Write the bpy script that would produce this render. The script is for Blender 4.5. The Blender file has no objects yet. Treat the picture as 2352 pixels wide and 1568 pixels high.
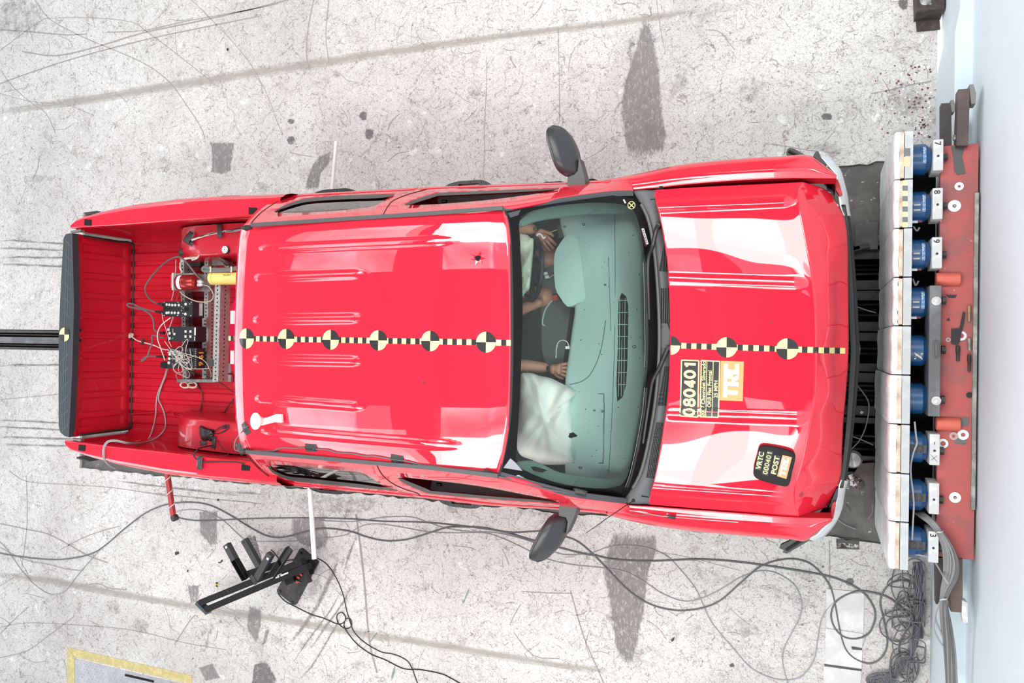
import bpy, bmesh, math, random
from mathutils import Vector, Matrix, geometry
from mathutils.bvhtree import BVHTree
from mathutils.geometry import delaunay_2d_cdt

SC = bpy.context.scene
COL = SC.collection
rnd = random.Random(7)

# ------------------------------------------------------------------ camera
FPX, CX, CY, H = 1829.0, 1176.0, 784.0, 5.55
_AX = Vector((0.93316321, -0.01159033, -0.35926603))     # world X in (right, up, forward)
_AY = Vector((0.01319955, 0.99991083, 0.00202644))
_AZ = Vector((-0.35921051, 0.00663315, -0.93323299))
right = Vector((_AX[0], _AY[0], _AZ[0])); up = Vector((_AX[1], _AY[1], _AZ[1])); fwd = Vector((_AX[2], _AY[2], _AZ[2]))
cam_d = bpy.data.cameras.new('camera'); cam = bpy.data.objects.new('camera', cam_d); COL.objects.link(cam)
cam_d.sensor_width = 36.0; cam_d.lens = FPX / 2352.0 * 36.0; cam_d.clip_start = 0.05; cam_d.clip_end = 200
_M = Matrix((right, up, -fwd)).transposed().to_4x4(); _M.translation = Vector((0, 0, H)); cam.matrix_world = _M
SC.camera = cam

# ------------------------------------------------------------------ light: overcast sky and lamps
world = bpy.data.worlds.new('overcast_sky'); SC.world = world; world.use_nodes = True
_n = world.node_tree.nodes; _l = world.node_tree.links; _n.clear()
_o = _n.new('ShaderNodeOutputWorld'); _b = _n.new('ShaderNodeBackground'); _tc = _n.new('ShaderNodeTexCoord')
_no = _n.new('ShaderNodeTexNoise'); _no.inputs['Scale'].default_value = 2.2; _no.inputs['Detail'].default_value = 6; _no.inputs['Distortion'].default_value = .6
_r = _n.new('ShaderNodeValToRGB'); _r.color_ramp.elements[0].position = .38; _r.color_ramp.elements[0].color = (.66, .75, .90, 1)
_r.color_ramp.elements[1].position = .62; _r.color_ramp.elements[1].color = (1.0, 1.0, 1.0, 1)
_l.new(_tc.outputs['Generated'], _no.inputs['Vector']); _l.new(_no.outputs['Fac'], _r.inputs['Fac'])
_l.new(_r.outputs['Color'], _b.inputs['Color']); _l.new(_b.outputs[0], _o.inputs[0])
_mr = _n.new('ShaderNodeMapRange'); _mr.inputs['From Min'].default_value = .42; _mr.inputs['From Max'].default_value = .66; _mr.inputs['To Min'].default_value = 1.12; _mr.inputs['To Max'].default_value = 6.6
_n2 = _n.new('ShaderNodeTexNoise'); _n2.inputs['Scale'].default_value = 2.6; _n2.inputs['Detail'].default_value = 5; _n2.inputs['Distortion'].default_value = .9
_l.new(_tc.outputs['Generated'], _n2.inputs['Vector']); _l.new(_n2.outputs['Fac'], _mr.inputs['Value']); _l.new(_mr.outputs[0], _b.inputs['Strength'])
# flood lamps hung from the gantry and two added fill spots that brighten the cabin
def lamp_at(name, kind, loc, aim, power, col=(1, .955, .89), **kw):
    d = bpy.data.lights.new(name, kind); d.energy = power; d.color = col
    for k, v in kw.items(): setattr(d, k, v)
    o = bpy.data.objects.new(name, d); COL.objects.link(o); o.location = loc
    o.rotation_euler = (Vector(aim) - Vector(loc)).to_track_quat('-Z', 'Y').to_euler(); return o
for x, y, w in ((-.45, 2.9, 122), (-.45, -2.9, 122), (-3.2, 2.9, 122), (-3.2, -2.9, 118), (-5.9, 2.7, 22), (-5.9, -2.7, 34)):  # rear pair added to brighten the roof reflections
    lamp_at('flood_lamp', 'AREA', (x, y, 6.7), (x, y, 0), w, shape='RECTANGLE', size=2.5, size_y=1.8)
for y in (2.0, -2.0):
    lamp_at('cabin_fill_spot', 'SPOT', (.30, y, 6.5), (-1.12, 0, 1.3), 270, spot_size=math.radians(22), spot_blend=1., shadow_soft_size=.35)
SC.view_settings.view_transform = 'Standard'; SC.view_settings.look = 'None'
SC.view_settings.gamma = 1.0; SC.view_settings.use_curve_mapping = False
SC.view_settings.exposure = 0.0

# ------------------------------------------------------------------ measuring helpers
def P(px, py, z):
    """World point at height z that the photograph shows at pixel (px, py)."""
    d = right * ((px - CX) / FPX) + up * (-(py - CY) / FPX) + fwd
    t = (z - H) / d.z
    return Vector((d.x * t, d.y * t, z))
def proj(p):
    v = Vector(p) - Vector((0, 0, H)); f = v.dot(fwd)
    return (CX + FPX * v.dot(right) / f, CY - FPX * v.dot(up) / f)
def L(pts, z):
    return [P(p[0], p[1], p[2] if len(p) > 2 else z) for p in pts]
def lerp(a, b, t): return a + (b - a) * t
def sstep(a, b, x):
    t = max(0.0, min(1.0, (x - a) / (b - a))) if a != b else float(x >= a)
    return t * t * (3 - 2 * t)
def cr(a, b, c, d, t):
    return 0.5 * ((2 * b) + (c - a) * t + (2 * a - 5 * b + 4 * c - d) * t * t + (3 * b - a - 3 * c + d) * t * t * t)
def spline(pts, n):
    """Catmull-Rom through pts (Vectors), n samples a span."""
    out = []
    m = len(pts)
    for i in range(m - 1):
        a = pts[i - 1] if i > 0 else pts[i] * 2 - pts[i + 1]
        d = pts[i + 2] if i + 2 < m else pts[i + 1] * 2 - pts[i]
        for k in range(n):
            out.append(cr(a, pts[i], pts[i + 1], d, k / n))
    out.append(pts[-1].copy())
    return out
def at(pts, u):
    """Catmull-Rom through a list, u in 0..1."""
    m = len(pts) - 1
    x = max(0.0, min(1.0, u)) * m; i = min(int(x), m - 1); t = x - i
    a = pts[i - 1] if i > 0 else pts[i] * 2 - pts[i + 1]
    d = pts[i + 2] if i + 2 <= m else pts[i + 1] * 2 - pts[i]
    return cr(a, pts[i], pts[i + 1], d, t)
def lin(tab, x):
    """Piecewise linear table [(x, y)...]."""
    if x <= tab[0][0]: return tab[0][1]
    for (a, b), (c, d) in zip(tab, tab[1:]):
        if x <= c: return b + (d - b) * (x - a) / (c - a)
    return tab[-1][1]

# ------------------------------------------------------------------ materials
MATS = {}
def mat(name, col, rough=.5, metal=0., coat=0., coat_ior=1.5, spec=.5, var=0., vscale=8., bump=0., bscale=60., col2=None, thr=(.45, .65), wear=None):
    """Principled material with optional noise between two colours, fine relief, and a second layer of worn specks."""
    if name in MATS: return MATS[name]
    m = bpy.data.materials.new(name); MATS[name] = m; m.use_nodes = True
    n = m.node_tree.nodes; l = m.node_tree.links; b = n['Principled BSDF']
    b.inputs['Base Color'].default_value = (*col, 1); b.inputs['Roughness'].default_value = rough; b.inputs['Metallic'].default_value = metal
    b.inputs['Specular IOR Level'].default_value = spec
    b.inputs['Coat Weight'].default_value = coat; b.inputs['Coat Roughness'].default_value = .02; b.inputs['Coat IOR'].default_value = coat_ior
    tc = n.new('ShaderNodeTexCoord')
    sock = None
    if var or col2:
        c2 = col2 or tuple(max(0, c * (1 - var)) for c in col)
        t = n.new('ShaderNodeTexNoise'); t.inputs['Scale'].default_value = vscale; t.inputs['Detail'].default_value = 7; t.inputs['Roughness'].default_value = .65
        r = n.new('ShaderNodeValToRGB'); r.color_ramp.elements[0].position = thr[0]; r.color_ramp.elements[1].position = thr[1]
        r.color_ramp.elements[0].color = (*c2, 1); r.color_ramp.elements[1].color = (*col, 1)
        l.new(tc.outputs['Object'], t.inputs['Vector']); l.new(t.outputs['Fac'], r.inputs['Fac']); sock = r.outputs['Color']
    if wear:
        wc, ws, w0, w1 = wear
        t2 = n.new('ShaderNodeTexNoise'); t2.inputs['Scale'].default_value = ws; t2.inputs['Detail'].default_value = 5; t2.inputs['Roughness'].default_value = .7
        r2 = n.new('ShaderNodeValToRGB'); r2.color_ramp.elements[0].position = w0; r2.color_ramp.elements[1].position = w1
        mx = n.new('ShaderNodeMix'); mx.data_type = 'RGBA'
        if sock: l.new(sock, mx.inputs['A'])
        else: mx.inputs['A'].default_value = (*col, 1)
        mx.inputs['B'].default_value = (*wc, 1)
        l.new(tc.outputs['Object'], t2.inputs['Vector']); l.new(t2.outputs['Fac'], r2.inputs['Fac']); l.new(r2.outputs['Color'], mx.inputs['Factor'])
        sock = mx.outputs['Result']
    if sock: l.new(sock, b.inputs['Base Color'])
    if bump:
        t = n.new('ShaderNodeTexNoise'); t.inputs['Scale'].default_value = bscale; t.inputs['Detail'].default_value = 4
        bp = n.new('ShaderNodeBump'); bp.inputs['Strength'].default_value = bump; bp.inputs['Distance'].default_value = .01
        l.new(tc.outputs['Object'], t.inputs['Vector']); l.new(t.outputs['Fac'], bp.inputs['Height']); l.new(bp.outputs[0], b.inputs['Normal'])
    return m

RED = (.86, .022, .050)
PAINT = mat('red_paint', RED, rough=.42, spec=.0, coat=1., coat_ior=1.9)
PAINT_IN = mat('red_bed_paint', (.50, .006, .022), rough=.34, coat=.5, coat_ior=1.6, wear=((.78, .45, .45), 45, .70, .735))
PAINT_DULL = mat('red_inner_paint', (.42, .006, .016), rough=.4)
BLACK = mat('black_plastic', (.016, .017, .019), rough=.38, bump=.08, bscale=500)
MIRRORP = mat('grained_mirror_plastic', (.050, .051, .054), rough=.36, bump=.06, bscale=900)
TRIM = mat('grey_black_trim', (.075, .078, .084), rough=.5)
COWLM = mat('cowl_plastic', (.105, .110, .118), rough=.55)
RUBBER = mat('rubber', (.018, .018, .018), rough=.7)
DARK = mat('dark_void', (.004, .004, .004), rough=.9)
FRIT = mat('black_ceramic_band', (.006, .006, .006), rough=.5)
TAPE = mat('black_tape', (.035, .036, .038), rough=.35, bump=.5, bscale=90)
STEELB = mat('black_painted_steel', (.009, .009, .009), rough=.5, spec=.25, wear=((.16, .13, .12), 26, .66, .72), bump=.05)
STEELG = mat('worn_steel', (.42, .42, .41), rough=.42, metal=.6, var=.4, vscale=22)
STEELZ = mat('galvanised_steel', (.50, .50, .48), rough=.45, metal=.35, var=.3, vscale=40)
STEELD = mat('dark_steel', (.075, .072, .070), rough=.5, metal=.4, var=.5, vscale=9)
BROWNST = mat('brown_oxide_steel', (.115, .083, .078), rough=.55, var=.4, vscale=7)
REDOX = mat('red_oxide_paint', (.44, .105, .10), rough=.55, spec=.3, col2=(.26, .11, .105), vscale=5, thr=(.36, .56), wear=((.68, .55, .53), 30, .67, .72))
BLUE = mat('blue_enamel', (.014, .125, .37), rough=.3, coat=.6, var=.5, vscale=9, wear=((.35, .42, .50), 24, .70, .76))
ALU = mat('cast_aluminium', (.78, .80, .81), rough=.5, metal=.1, var=.28, vscale=16, wear=((.22, .22, .22), 60, .68, .74), bump=.1)
PLYW = mat('white_painted_wood', (.88, .91, .91), rough=.65, var=.25, vscale=6, wear=((.42, .46, .46), 20, .64, .72), bump=.25, bscale=40)
PLYE = mat('plywood_edge', (.78, .66, .56), rough=.7, col2=(.52, .36, .26), vscale=16, thr=(.35, .6))
WHITEP = mat('white_plastic', (.85, .85, .84), rough=.35)
CABLEG = mat('grey_cable', (.13, .135, .145), rough=.5)
CABLEW = mat('white_cable', (.66, .64, .58), rough=.5)
CABLEM = mat('mid_grey_cable', (.34, .34, .36), rough=.5)
CABLEK = mat('black_cable', (.022, .022, .024), rough=.45)
YEL = mat('target_yellow', (.88, .84, .36), rough=.4)
TBLK = mat('target_black', (.022, .022, .024), rough=.35)
ORANGE = mat('logo_orange', (.82, .36, .14), rough=.45)
WPRINT = mat('white_print', (.92, .92, .92), rough=.5)
TEAL = mat('door_pillar_trim', (.55, .74, .66), rough=.7)
DASH = mat('dash_grey', (.47, .63, .61), rough=.75, bump=.08, bscale=300)
DASHD = mat('dash_dark', (.10, .105, .10), rough=.7)
CLOTH = mat('airbag_cloth', (.95, .91, .88), rough=.85, bump=.15, bscale=120)
SKIN = mat('dummy_vinyl', (.50, .22, .15), rough=.42)
LAMPC = mat('clear_lens', (.80, .82, .84), rough=.12, metal=.35, coat=1.)
YELB = mat('yellow_enamel', (.84, .66, .20), rough=.45, wear=((.25, .20, .08), 24, .70, .76))

def glass_mat(name, tint, refl=1.0, ior=1.5):
    m = bpy.data.materials.new(name); MATS[name] = m; m.use_nodes = True
    n = m.node_tree.nodes; l = m.node_tree.links; n.clear()
    o = n.new('ShaderNodeOutputMaterial'); t = n.new('ShaderNodeBsdfTransparent'); g = n.new('ShaderNodeBsdfGlossy'); mx = n.new('ShaderNodeMixShader'); f = n.new('ShaderNodeFresnel')
    t.inputs['Color'].default_value = (*tint, 1); g.inputs['Roughness'].default_value = .0; g.inputs['Color'].default_value = (refl, refl, refl, 1); f.inputs['IOR'].default_value = ior
    l.new(f.outputs[0], mx.inputs[0]); l.new(t.outputs[0], mx.inputs[1]); l.new(g.outputs[0], mx.inputs[2]); l.new(mx.outputs[0], o.inputs[0])
    return m
WGLASS = glass_mat('green_windshield_glass', (.86, .97, .93))
SGLASS = glass_mat('side_window_glass', (.50, .62, .56), .95, 4.0)

# ------------------------------------------------------------------ objects
ORIG = {}
class MB:
    """Collects geometry in world coordinates; build() links it as ONE mesh object."""
    def __init__(s): s.v = []; s.f = []; s.mi = []; s.cur = 0
    def add(s, vs, fs):
        o = len(s.v); s.v += [Vector(v) for v in vs]
        for f in fs: s.f.append([i + o for i in f]); s.mi.append(s.cur)
        return s
    def box(s, c, d, rz=0., ax=None, bev=0.):
        """centre, dims; optional rotation about z, or ax = 3x3 Matrix; bev chamfers the four upright and the top edges"""
        R = ax if ax else Matrix.Rotation(rz, 3, 'Z'); c = Vector(c); x, y, z = d[0] / 2, d[1] / 2, d[2] / 2
        if bev:
            b = min(bev, x * .9, y * .9, z * .9)
            ring = lambda i, zz: [Vector(p) for p in ((-x + i, -y + b + i * .0, zz), (-x + b, -y + i, zz), (x - b, -y + i, zz), (x - i, -y + b, zz), (x - i, y - b, zz), (x - b, y - i, zz), (-x + b, y - i, zz), (-x + i, y - b, zz))]
            vs = ring(0, -z) + ring(0, z - b) + ring(b * .7, z); vs = [c + R @ v for v in vs]
            fs = [list(range(7, -1, -1)), list(range(16, 24))]
            for k in (0, 8):
                for i in range(8): j = (i + 1) % 8; fs.append([k + i, k + j, k + 8 + j, k + 8 + i])
            return s.add(vs, fs)
        vs = [c + R @ Vector((a * x, b * y, e * z)) for e in (-1, 1) for a, b in ((-1, -1), (1, -1), (1, 1), (-1, 1))]
        return s.add(vs, [[3, 2, 1, 0], [4, 5, 6, 7], [0, 1, 5, 4], [1, 2, 6, 5], [2, 3, 7, 6], [3, 0, 4, 7]])
    def bar(s, a, b, w, h, upv=Vector((0, 0, 1))):
        a = Vector(a); b = Vector(b); d = (b - a); ln = d.length; d.normalize(); sd = upv.cross(d).normalized(); u = d.cross(sd)
        return s.box((a + b) / 2, (ln, w, h), ax=Matrix((d, sd, u)).transposed())
    def prism(s, pts, z0, z1):
        """outline (2D or 3D points, any turn) from z0 to z1"""
        p = [Vector((q[0], q[1])) for q in pts]
        ar = sum(p[i].x * p[(i + 1) % len(p)].y - p[(i + 1) % len(p)].x * p[i].y for i in range(len(p)))
        if ar < 0: p.reverse()
        k = len(p); vs = [(q.x, q.y, z0) for q in p] + [(q.x, q.y, z1) for q in p]
        return s.add(vs, [list(range(k - 1, -1, -1)), list(range(k, 2 * k))] + [[i, (i + 1) % k, k + (i + 1) % k, k + i] for i in range(k)])
    def cyl(s, a, b, r0, r1=None, n=16, caps=True):
        a = Vector(a); b = Vector(b); r1 = r0 if r1 is None else r1
        d = (b - a).normalized(); u = d.orthogonal().normalized(); w = d.cross(u)
        vs = []
        for c, r in ((a, r0), (b, r1)):
            for i in range(n): t = 2 * math.pi * i / n; vs.append(c + u * (r * math.cos(t)) + w * (r * math.sin(t)))
        fs = [[i, (i + 1) % n, n + (i + 1) % n, n + i] for i in range(n)]
        if caps: fs += [list(range(n - 1, -1, -1)), list(range(n, 2 * n))]
        return s.add(vs, fs)
    def lathe(s, a, d, prof, n=20):
        """profile [(dist along d, radius)...] round the axis from a"""
        a = Vector(a); d = Vector(d).normalized(); u = d.orthogonal().normalized(); w = d.cross(u); vs = []; fs = []
        for h, r in prof:
            for i in range(n): t = 2 * math.pi * i / n; vs.append(a + d * h + u * (r * math.cos(t)) + w * (r * math.sin(t)))
        for k in range(len(prof) - 1):
            for i in range(n): j = (i + 1) % n; fs.append([k * n + i, k * n + j, (k + 1) * n + j, (k + 1) * n + i])
        return s.add(vs, fs)
    def tube(s, pts, r, n=6, sub=4, closed=False, smooth=True):
        pts = [Vector(p) for p in pts]
        if closed: pts = pts + [pts[0]]
        q = spline(pts, sub) if smooth and len(pts) > 2 else pts
        m = len(q); vs = []; fs = []; u = None
        for i, c in enumerate(q):
            d = (q[min(i + 1, m - 1)] - q[max(i - 1, 0)])
            if closed and i in (0, m - 1): d = q[1] - q[m - 2]
            d = d.normalized() if d.length > 1e-9 else Vector((1, 0, 0))
            if u is None: u = d.orthogonal().normalized()
            u = (u - d * u.dot(d)); u = u.normalized() if u.length > 1e-6 else d.orthogonal().normalized()
            w = d.cross(u); rr = r(i / (m - 1)) if callable(r) else r
            for k in range(n): t = 2 * math.pi * k / n; vs.append(c + u * (rr * math.cos(t)) + w * (rr * math.sin(t)))
        for i in range(m - 1):
            for k in range(n): j = (k + 1) % n; fs.append([i * n + k, i * n + j, (i + 1) * n + j, (i + 1) * n + k])
        if not closed: fs += [list(range(n - 1, -1, -1)), list(range((m - 1) * n, m * n))]
        return s.add(vs, fs)
    def grid(s, fn, nu, nv, flip=False):
        vs = [fn(i / nu, j / nv) for i in range(nu + 1) for j in range(nv + 1)]; w = nv + 1
        fs = []
        for i in range(nu):
            for j in range(nv):
                f = [i * w + j, (i + 1) * w + j, (i + 1) * w + j + 1, i * w + j + 1]
                fs.append(f[::-1] if flip else f)
        return s.add(vs, fs)
    def ribbon(s, pts, w, sub=4, smooth=True):
        """flat strip along pts, lying horizontally"""
        pts = [Vector(p) for p in pts]; q = spline(pts, sub) if smooth and len(pts) > 2 else pts
        vs = []; fs = []
        for i, c in enumerate(q):
            d = q[min(i + 1, len(q) - 1)] - q[max(i - 1, 0)]; nrm = Vector((-d.y, d.x, 0)); nrm = nrm.normalized() if nrm.length > 1e-9 else Vector((0, 1, 0))
            ww = w(i / (len(q) - 1)) if callable(w) else w
            vs += [c + nrm * ww / 2, c - nrm * ww / 2]
        for i in range(len(q) - 1): fs.append([2 * i, 2 * i + 1, 2 * i + 3, 2 * i + 2])
        return s.add(vs, fs)
    def build(s, name, m, parent=None, smooth=False, angle=35, solid=0., label=None, kind=None, sub=0):
        org = ORIG.get(parent, Vector((0, 0, 0)))
        if parent is None:
            xs = [v.x for v in s.v]; ys = [v.y for v in s.v]; zs = [v.z for v in s.v]
            org = Vector(((min(xs) + max(xs)) / 2, (min(ys) + max(ys)) / 2, min(zs)))
        me = bpy.data.meshes.new(name); me.from_pydata([v - org for v in s.v], [], s.f)
        ms = m if isinstance(m, (list, tuple)) else [m]
        for k in ms: me.materials.append(k)
        for p, i in zip(me.polygons, s.mi): p.material_index = min(i, len(ms) - 1)
        me.update()
        if smooth:
            bm = bmesh.new(); bm.from_mesh(me); lim = math.radians(angle)
            bmesh.ops.recalc_face_normals(bm, faces=bm.faces) if smooth == 'fix' else None
            for f in bm.faces: f.smooth = True
            for e in bm.edges:
                if len(e.link_faces) == 2 and e.calc_face_angle(0) > lim: e.smooth = False
            bm.to_mesh(me); bm.free()
        o = bpy.data.objects.new(name, me); COL.objects.link(o)
        if parent is None: o.location = org; ORIG[o] = org
        else: o.parent = parent; ORIG[o] = org
        if solid:
            md = o.modifiers.new('thickness', 'SOLIDIFY'); md.thickness = solid; md.offset = -1
        if sub:
            md = o.modifiers.new('smooth', 'SUBSURF'); md.levels = sub; md.render_levels = sub
        if label: o['label'] = label
        if kind: o['kind'] = kind
        return o
def tag(o, label, cat, group=None):
    o['label'] = label; o['category'] = cat
    if group: o['group'] = group
    return o
def thing(name, label, cat, loc, group=None):
    o = bpy.data.objects.new(name, None); o.empty_display_size = .1; COL.objects.link(o); o.location = Vector(loc); ORIG[o] = Vector(loc)
    return tag(o, label, cat, group)
def structure(o): o['kind'] = 'structure'; return o
def bvh(*objs):
    vs = []; fs = []
    for o in objs:
        k = len(vs); og = ORIG[o]
        vs += [v.co + og for v in o.data.vertices]; fs += [[i + k for i in p.vertices] for p in o.data.polygons]
    return BVHTree.FromPolygons(vs, fs)
def drop(tree, x, y, lift=.002, dz=None):
    h = tree.ray_cast(Vector((x, y, 4)), Vector((0, 0, -1)))
    return Vector((x, y, (h[0].z if h[0] else (dz if dz is not None else 1.2)) + lift))
def hit(tree, px, py, lift=.002, zdef=1.2):
    """where the sight line of a photo pixel meets a built surface"""
    d = (right * ((px - CX) / FPX) + up * (-(py - CY) / FPX) + fwd).normalized(); o = Vector((0, 0, H))
    h = tree.ray_cast(o, d)
    if h[0] is None: return P(px, py, zdef)
    n = h[1] if h[1].dot(d) < 0 else -h[1]
    return h[0] + n * lift
def cdt_patch(outer, holes, step, fn, keep=None):
    """triangulate a 2D outline with holes, inner points on a grid, map each 2D point with fn"""
    pts = []; edges = []
    def loop(pl):
        k = len(pts)
        for p in pl: pts.append(Vector((p[0], p[1])))
        for i in range(len(pl)): edges.append((k + i, k + (i + 1) % len(pl)))
    loop(outer)
    for h in holes: loop(h)
    def inside(p, poly):
        r = False; j = len(poly) - 1
        for i in range(len(poly)):
            a = poly[i]; b = poly[j]
            if (a[1] > p[1]) != (b[1] > p[1]) and p[0] < (b[0] - a[0]) * (p[1] - a[1]) / (b[1] - a[1]) + a[0]: r = not r
            j = i
        return r
    xs = [p[0] for p in outer]; ys = [p[1] for p in outer]
    sx, sy = step if isinstance(step, tuple) else (step, step)
    x = min(xs) + sx * .5
    while x < max(xs):
        y = min(ys) + sy * .5
        while y < max(ys):
            if inside((x, y), outer) and not any(inside((x, y), h) for h in holes): pts.append(Vector((x, y)))
            y += sy
        x += sx
    v, e, f, *_ = delaunay_2d_cdt(pts, edges, [], 0, 1e-7)
    fs = []
    for t in f:
        c = (v[t[0]] + v[t[1]] + v[t[2]]) / 3
        if inside(c, outer) and not any(inside(c, h) for h in holes): fs.append(list(t))
    return [fn(p.x, p.y) for p in v], fs
def text_mb(txt, size, fn, bold=0., mbo=None, align='CENTER'):
    """letters as flat mesh; fn maps (x, y) of the text plane to the world"""
    cu = bpy.data.curves.new('t', 'FONT'); cu.body = txt; cu.size = size; cu.offset = bold; cu.align_x = align; cu.align_y = 'CENTER'; cu.resolution_u = 3
    o = bpy.data.objects.new('t', cu); COL.objects.link(o)
    dg = bpy.context.evaluated_depsgraph_get(); dg.update(); me = bpy.data.meshes.new_from_object(o.evaluated_get(dg))
    mbo = mbo or MB(); mbo.add([fn(v.co.x, v.co.y) for v in me.vertices], [list(p.vertices) for p in me.polygons])
    bpy.data.objects.remove(o); bpy.data.curves.remove(cu); bpy.data.meshes.remove(me)
    return mbo
# ================================================================== SETTING
def concrete_mat(name, light=1., holes=True):
    m = bpy.data.materials.new(name); MATS[name] = m; m.use_nodes = True
    n = m.node_tree.nodes; l = m.node_tree.links; b = n['Principled BSDF']; b.inputs['Roughness'].default_value = .75; b.inputs['Specular IOR Level'].default_value = .3
    tc = n.new('ShaderNodeTexCoord')
    def noise(sc, det, ro, vec=None, dist=0.):
        t = n.new('ShaderNodeTexNoise'); t.inputs['Scale'].default_value = sc; t.inputs['Detail'].default_value = det; t.inputs['Roughness'].default_value = ro; t.inputs['Distortion'].default_value = dist
        l.new(vec or tc.outputs['Object'], t.inputs['Vector']); return t
    def ramp(src, *st):
        r = n.new('ShaderNodeValToRGB'); e = r.color_ramp.elements
        while len(e) < len(st): e.new(.5)
        for x, (p, c) in zip(e, st): x.position = p; x.color = (*c, 1) if len(c) == 3 else c
        l.new(src, r.inputs['Fac']); return r
    def mul(a, bb, fac=1., mode='MULTIPLY'):
        x = n.new('ShaderNodeMix'); x.data_type = 'RGBA'; x.blend_type = mode; x.inputs['Factor'].default_value = fac
        l.new(a, x.inputs['A']); l.new(bb, x.inputs['B']); return x.outputs['Result']
    k = light
    base = ramp(noise(.55, 9, .62, dist=.4).outputs['Fac'], (.34, (.55 * k, .535 * k, .52 * k)), (.5, (.68 * k, .67 * k, .65 * k)), (.66, (.78 * k, .775 * k, .755 * k))).outputs['Color']
    c = mul(base, ramp(noise(5.5, 10, .78, dist=.3).outputs['Fac'], (.30, (.60, .57, .56)), (.46, (1, 1, 1))).outputs['Color'])
    c = mul(c, ramp(noise(38, 6, .75).outputs['Fac'], (.335, (.42, .37, .36)), (.43, (1, 1, 1))).outputs['Color'])
    c = mul(c, ramp(noise(120, 3, .6).outputs['Fac'], (.34, (.70, .67, .66)), (.5, (1, 1, 1))).outputs['Color'])
    # hairline cracks: cell borders on a warped grid, broken up by a mask
    w = noise(2.2, 5, .6); ad = n.new('ShaderNodeVectorMath'); ad.operation = 'MULTIPLY_ADD'; ad.inputs[1].default_value = (.55, .55, 0)
    l.new(w.outputs['Color'], ad.inputs[0]); l.new(tc.outputs['Object'], ad.inputs[2])
    for sc, wd, mk in ((1.5, .004, .43), (4.5, .011, .41), (11., .022, .43)):
        v = n.new('ShaderNodeTexVoronoi'); v.feature = 'DISTANCE_TO_EDGE'; v.inputs['Scale'].default_value = sc; l.new(ad.outputs[0], v.inputs['Vector'])
        cr_ = ramp(v.outputs['Distance'], (wd * .25, (.62, .58, .57)), (wd, (1, 1, 1)))
        mk_ = ramp(noise(sc * .9, 4, .6).outputs['Fac'], (mk, (1, 1, 1)), (mk + .04, (0, 0, 0)))
        lt = n.new('ShaderNodeMix'); lt.data_type = 'RGBA'; l.new(mk_.outputs['Color'], lt.inputs['Factor']); l.new(cr_.outputs['Color'], lt.inputs['A']); lt.inputs['B'].default_value = (1, 1, 1, 1)
        c = mul(c, lt.outputs['Result'])
    # pale paint splashes
    c = mul(c, ramp(noise(9, 3, .5).outputs['Fac'], (.66, (0, 0, 0)), (.70, (.16, .16, .16))).outputs['Color'], 1., 'ADD')
    l.new(c, b.inputs['Base Color'])
    t = noise(45, 8, .7); bp = n.new('ShaderNodeBump'); bp.inputs['Strength'].default_value = .35; bp.inputs['Distance'].default_value = .01
    l.new(t.outputs['Fac'], bp.inputs['Height']); l.new(bp.outputs[0], b.inputs['Normal'])
    return m
CONC = concrete_mat('worn_concrete', 1.05)
PITM = mat('pit_plate', (.165, .16, .152), rough=.65, var=.4, vscale=5, wear=((.50, .49, .45), 16, .63, .67), bump=.2)
WALLM = mat('pale_wall_paint', (.66, .775, .825), rough=.6, col2=(.63, .74, .79), vscale=1.5, thr=(.4, .6), wear=((.90, .92, .93), 11, .69, .70), bump=.12, bscale=9)
CHECK = mat('pale_checker_plate', (.80, .80, .80), rough=.55, var=.2, vscale=7, wear=((.40, .36, .35), 30, .66, .70))

PX0, PX1, PY0, PY1 = -6.49, .43, -1.232, 1.18        # long cover plate under the truck
OX0, OX1, OY0, OY1 = -.35, .41, -.80, .655               # open pit in front of the barrier
slot0, slot1 = -.128, .068
x_end = .668
hole1 = [(PX0, PY0), (PX0, slot0), (-12.9, slot0), (-12.9, slot1), (PX0, slot1), (PX0, PY1), (PX1, PY1), (PX1, PY0)]
# ragged long edges
rag = []
for i in range(len(hole1)):
    a = hole1[i]; b = hole1[(i + 1) % len(hole1)]; k = max(1, int(math.hypot(b[0] - a[0], b[1] - a[1]) / .05)) if abs(a[1] - b[1]) < .01 and abs(a[1]) > 1 else 1
    for j in range(k):
        t = j / k; rag.append((lerp(a[0], b[0], t), lerp(a[1], b[1], t) + (rnd.uniform(-.012, .012) if j else 0)))
drain = [tuple(P(x, y, 0).xy) for x, y in ((1921, 1236), (1974, 1240), (1974, 1262), (1921, 1260))]
mb = MB(); v, f = cdt_patch([(-13, -9.5), (x_end, -9.5), (x_end, 9.5), (-13, 9.5)], [rag, drain], 4., lambda x, y: Vector((x, y, 0))); mb.add(v, f)
for lp in (rag, drain):
    for i in range(len(lp)):
        a = lp[i]; b = lp[(i + 1) % len(lp)]; mb.add([(*a, 0), (*b, 0), (*b, -.12), (*a, -.12)], [[0, 1, 2, 3]])
floor = structure(mb.build('floor', CONC))
# pit cover plate, a little below the floor, with the open pit
mb = MB(); opening = [(OX0, OY0), (OX1, OY0), (OX1, OY1), (OX0, OY1)]
v, f = cdt_patch([(PX0 - .02, PY0 - .03), (PX1 + .3, PY0 - .03), (PX1 + .3, PY1 + .03), (PX0 - .02, PY1 + .03)], [opening], 3., lambda x, y: Vector((x, y, -.025))); mb.add(v, f)
pit = structure(mb.build('floor', PITM, parent=None)); pit['label'] = 'dark steel cover plate let into the floor under the truck'
mb = MB()
for a, b in zip(opening, opening[1:] + opening[:1]): mb.add([(*a, -.025), (*b, -.025), (*b, -.9), (*a, -.9)], [[0, 1, 2, 3]])
mb.add([(*p, -.9) for p in opening], [[0, 1, 2, 3]])
structure(mb.build('trim_1', DARK))
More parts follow.
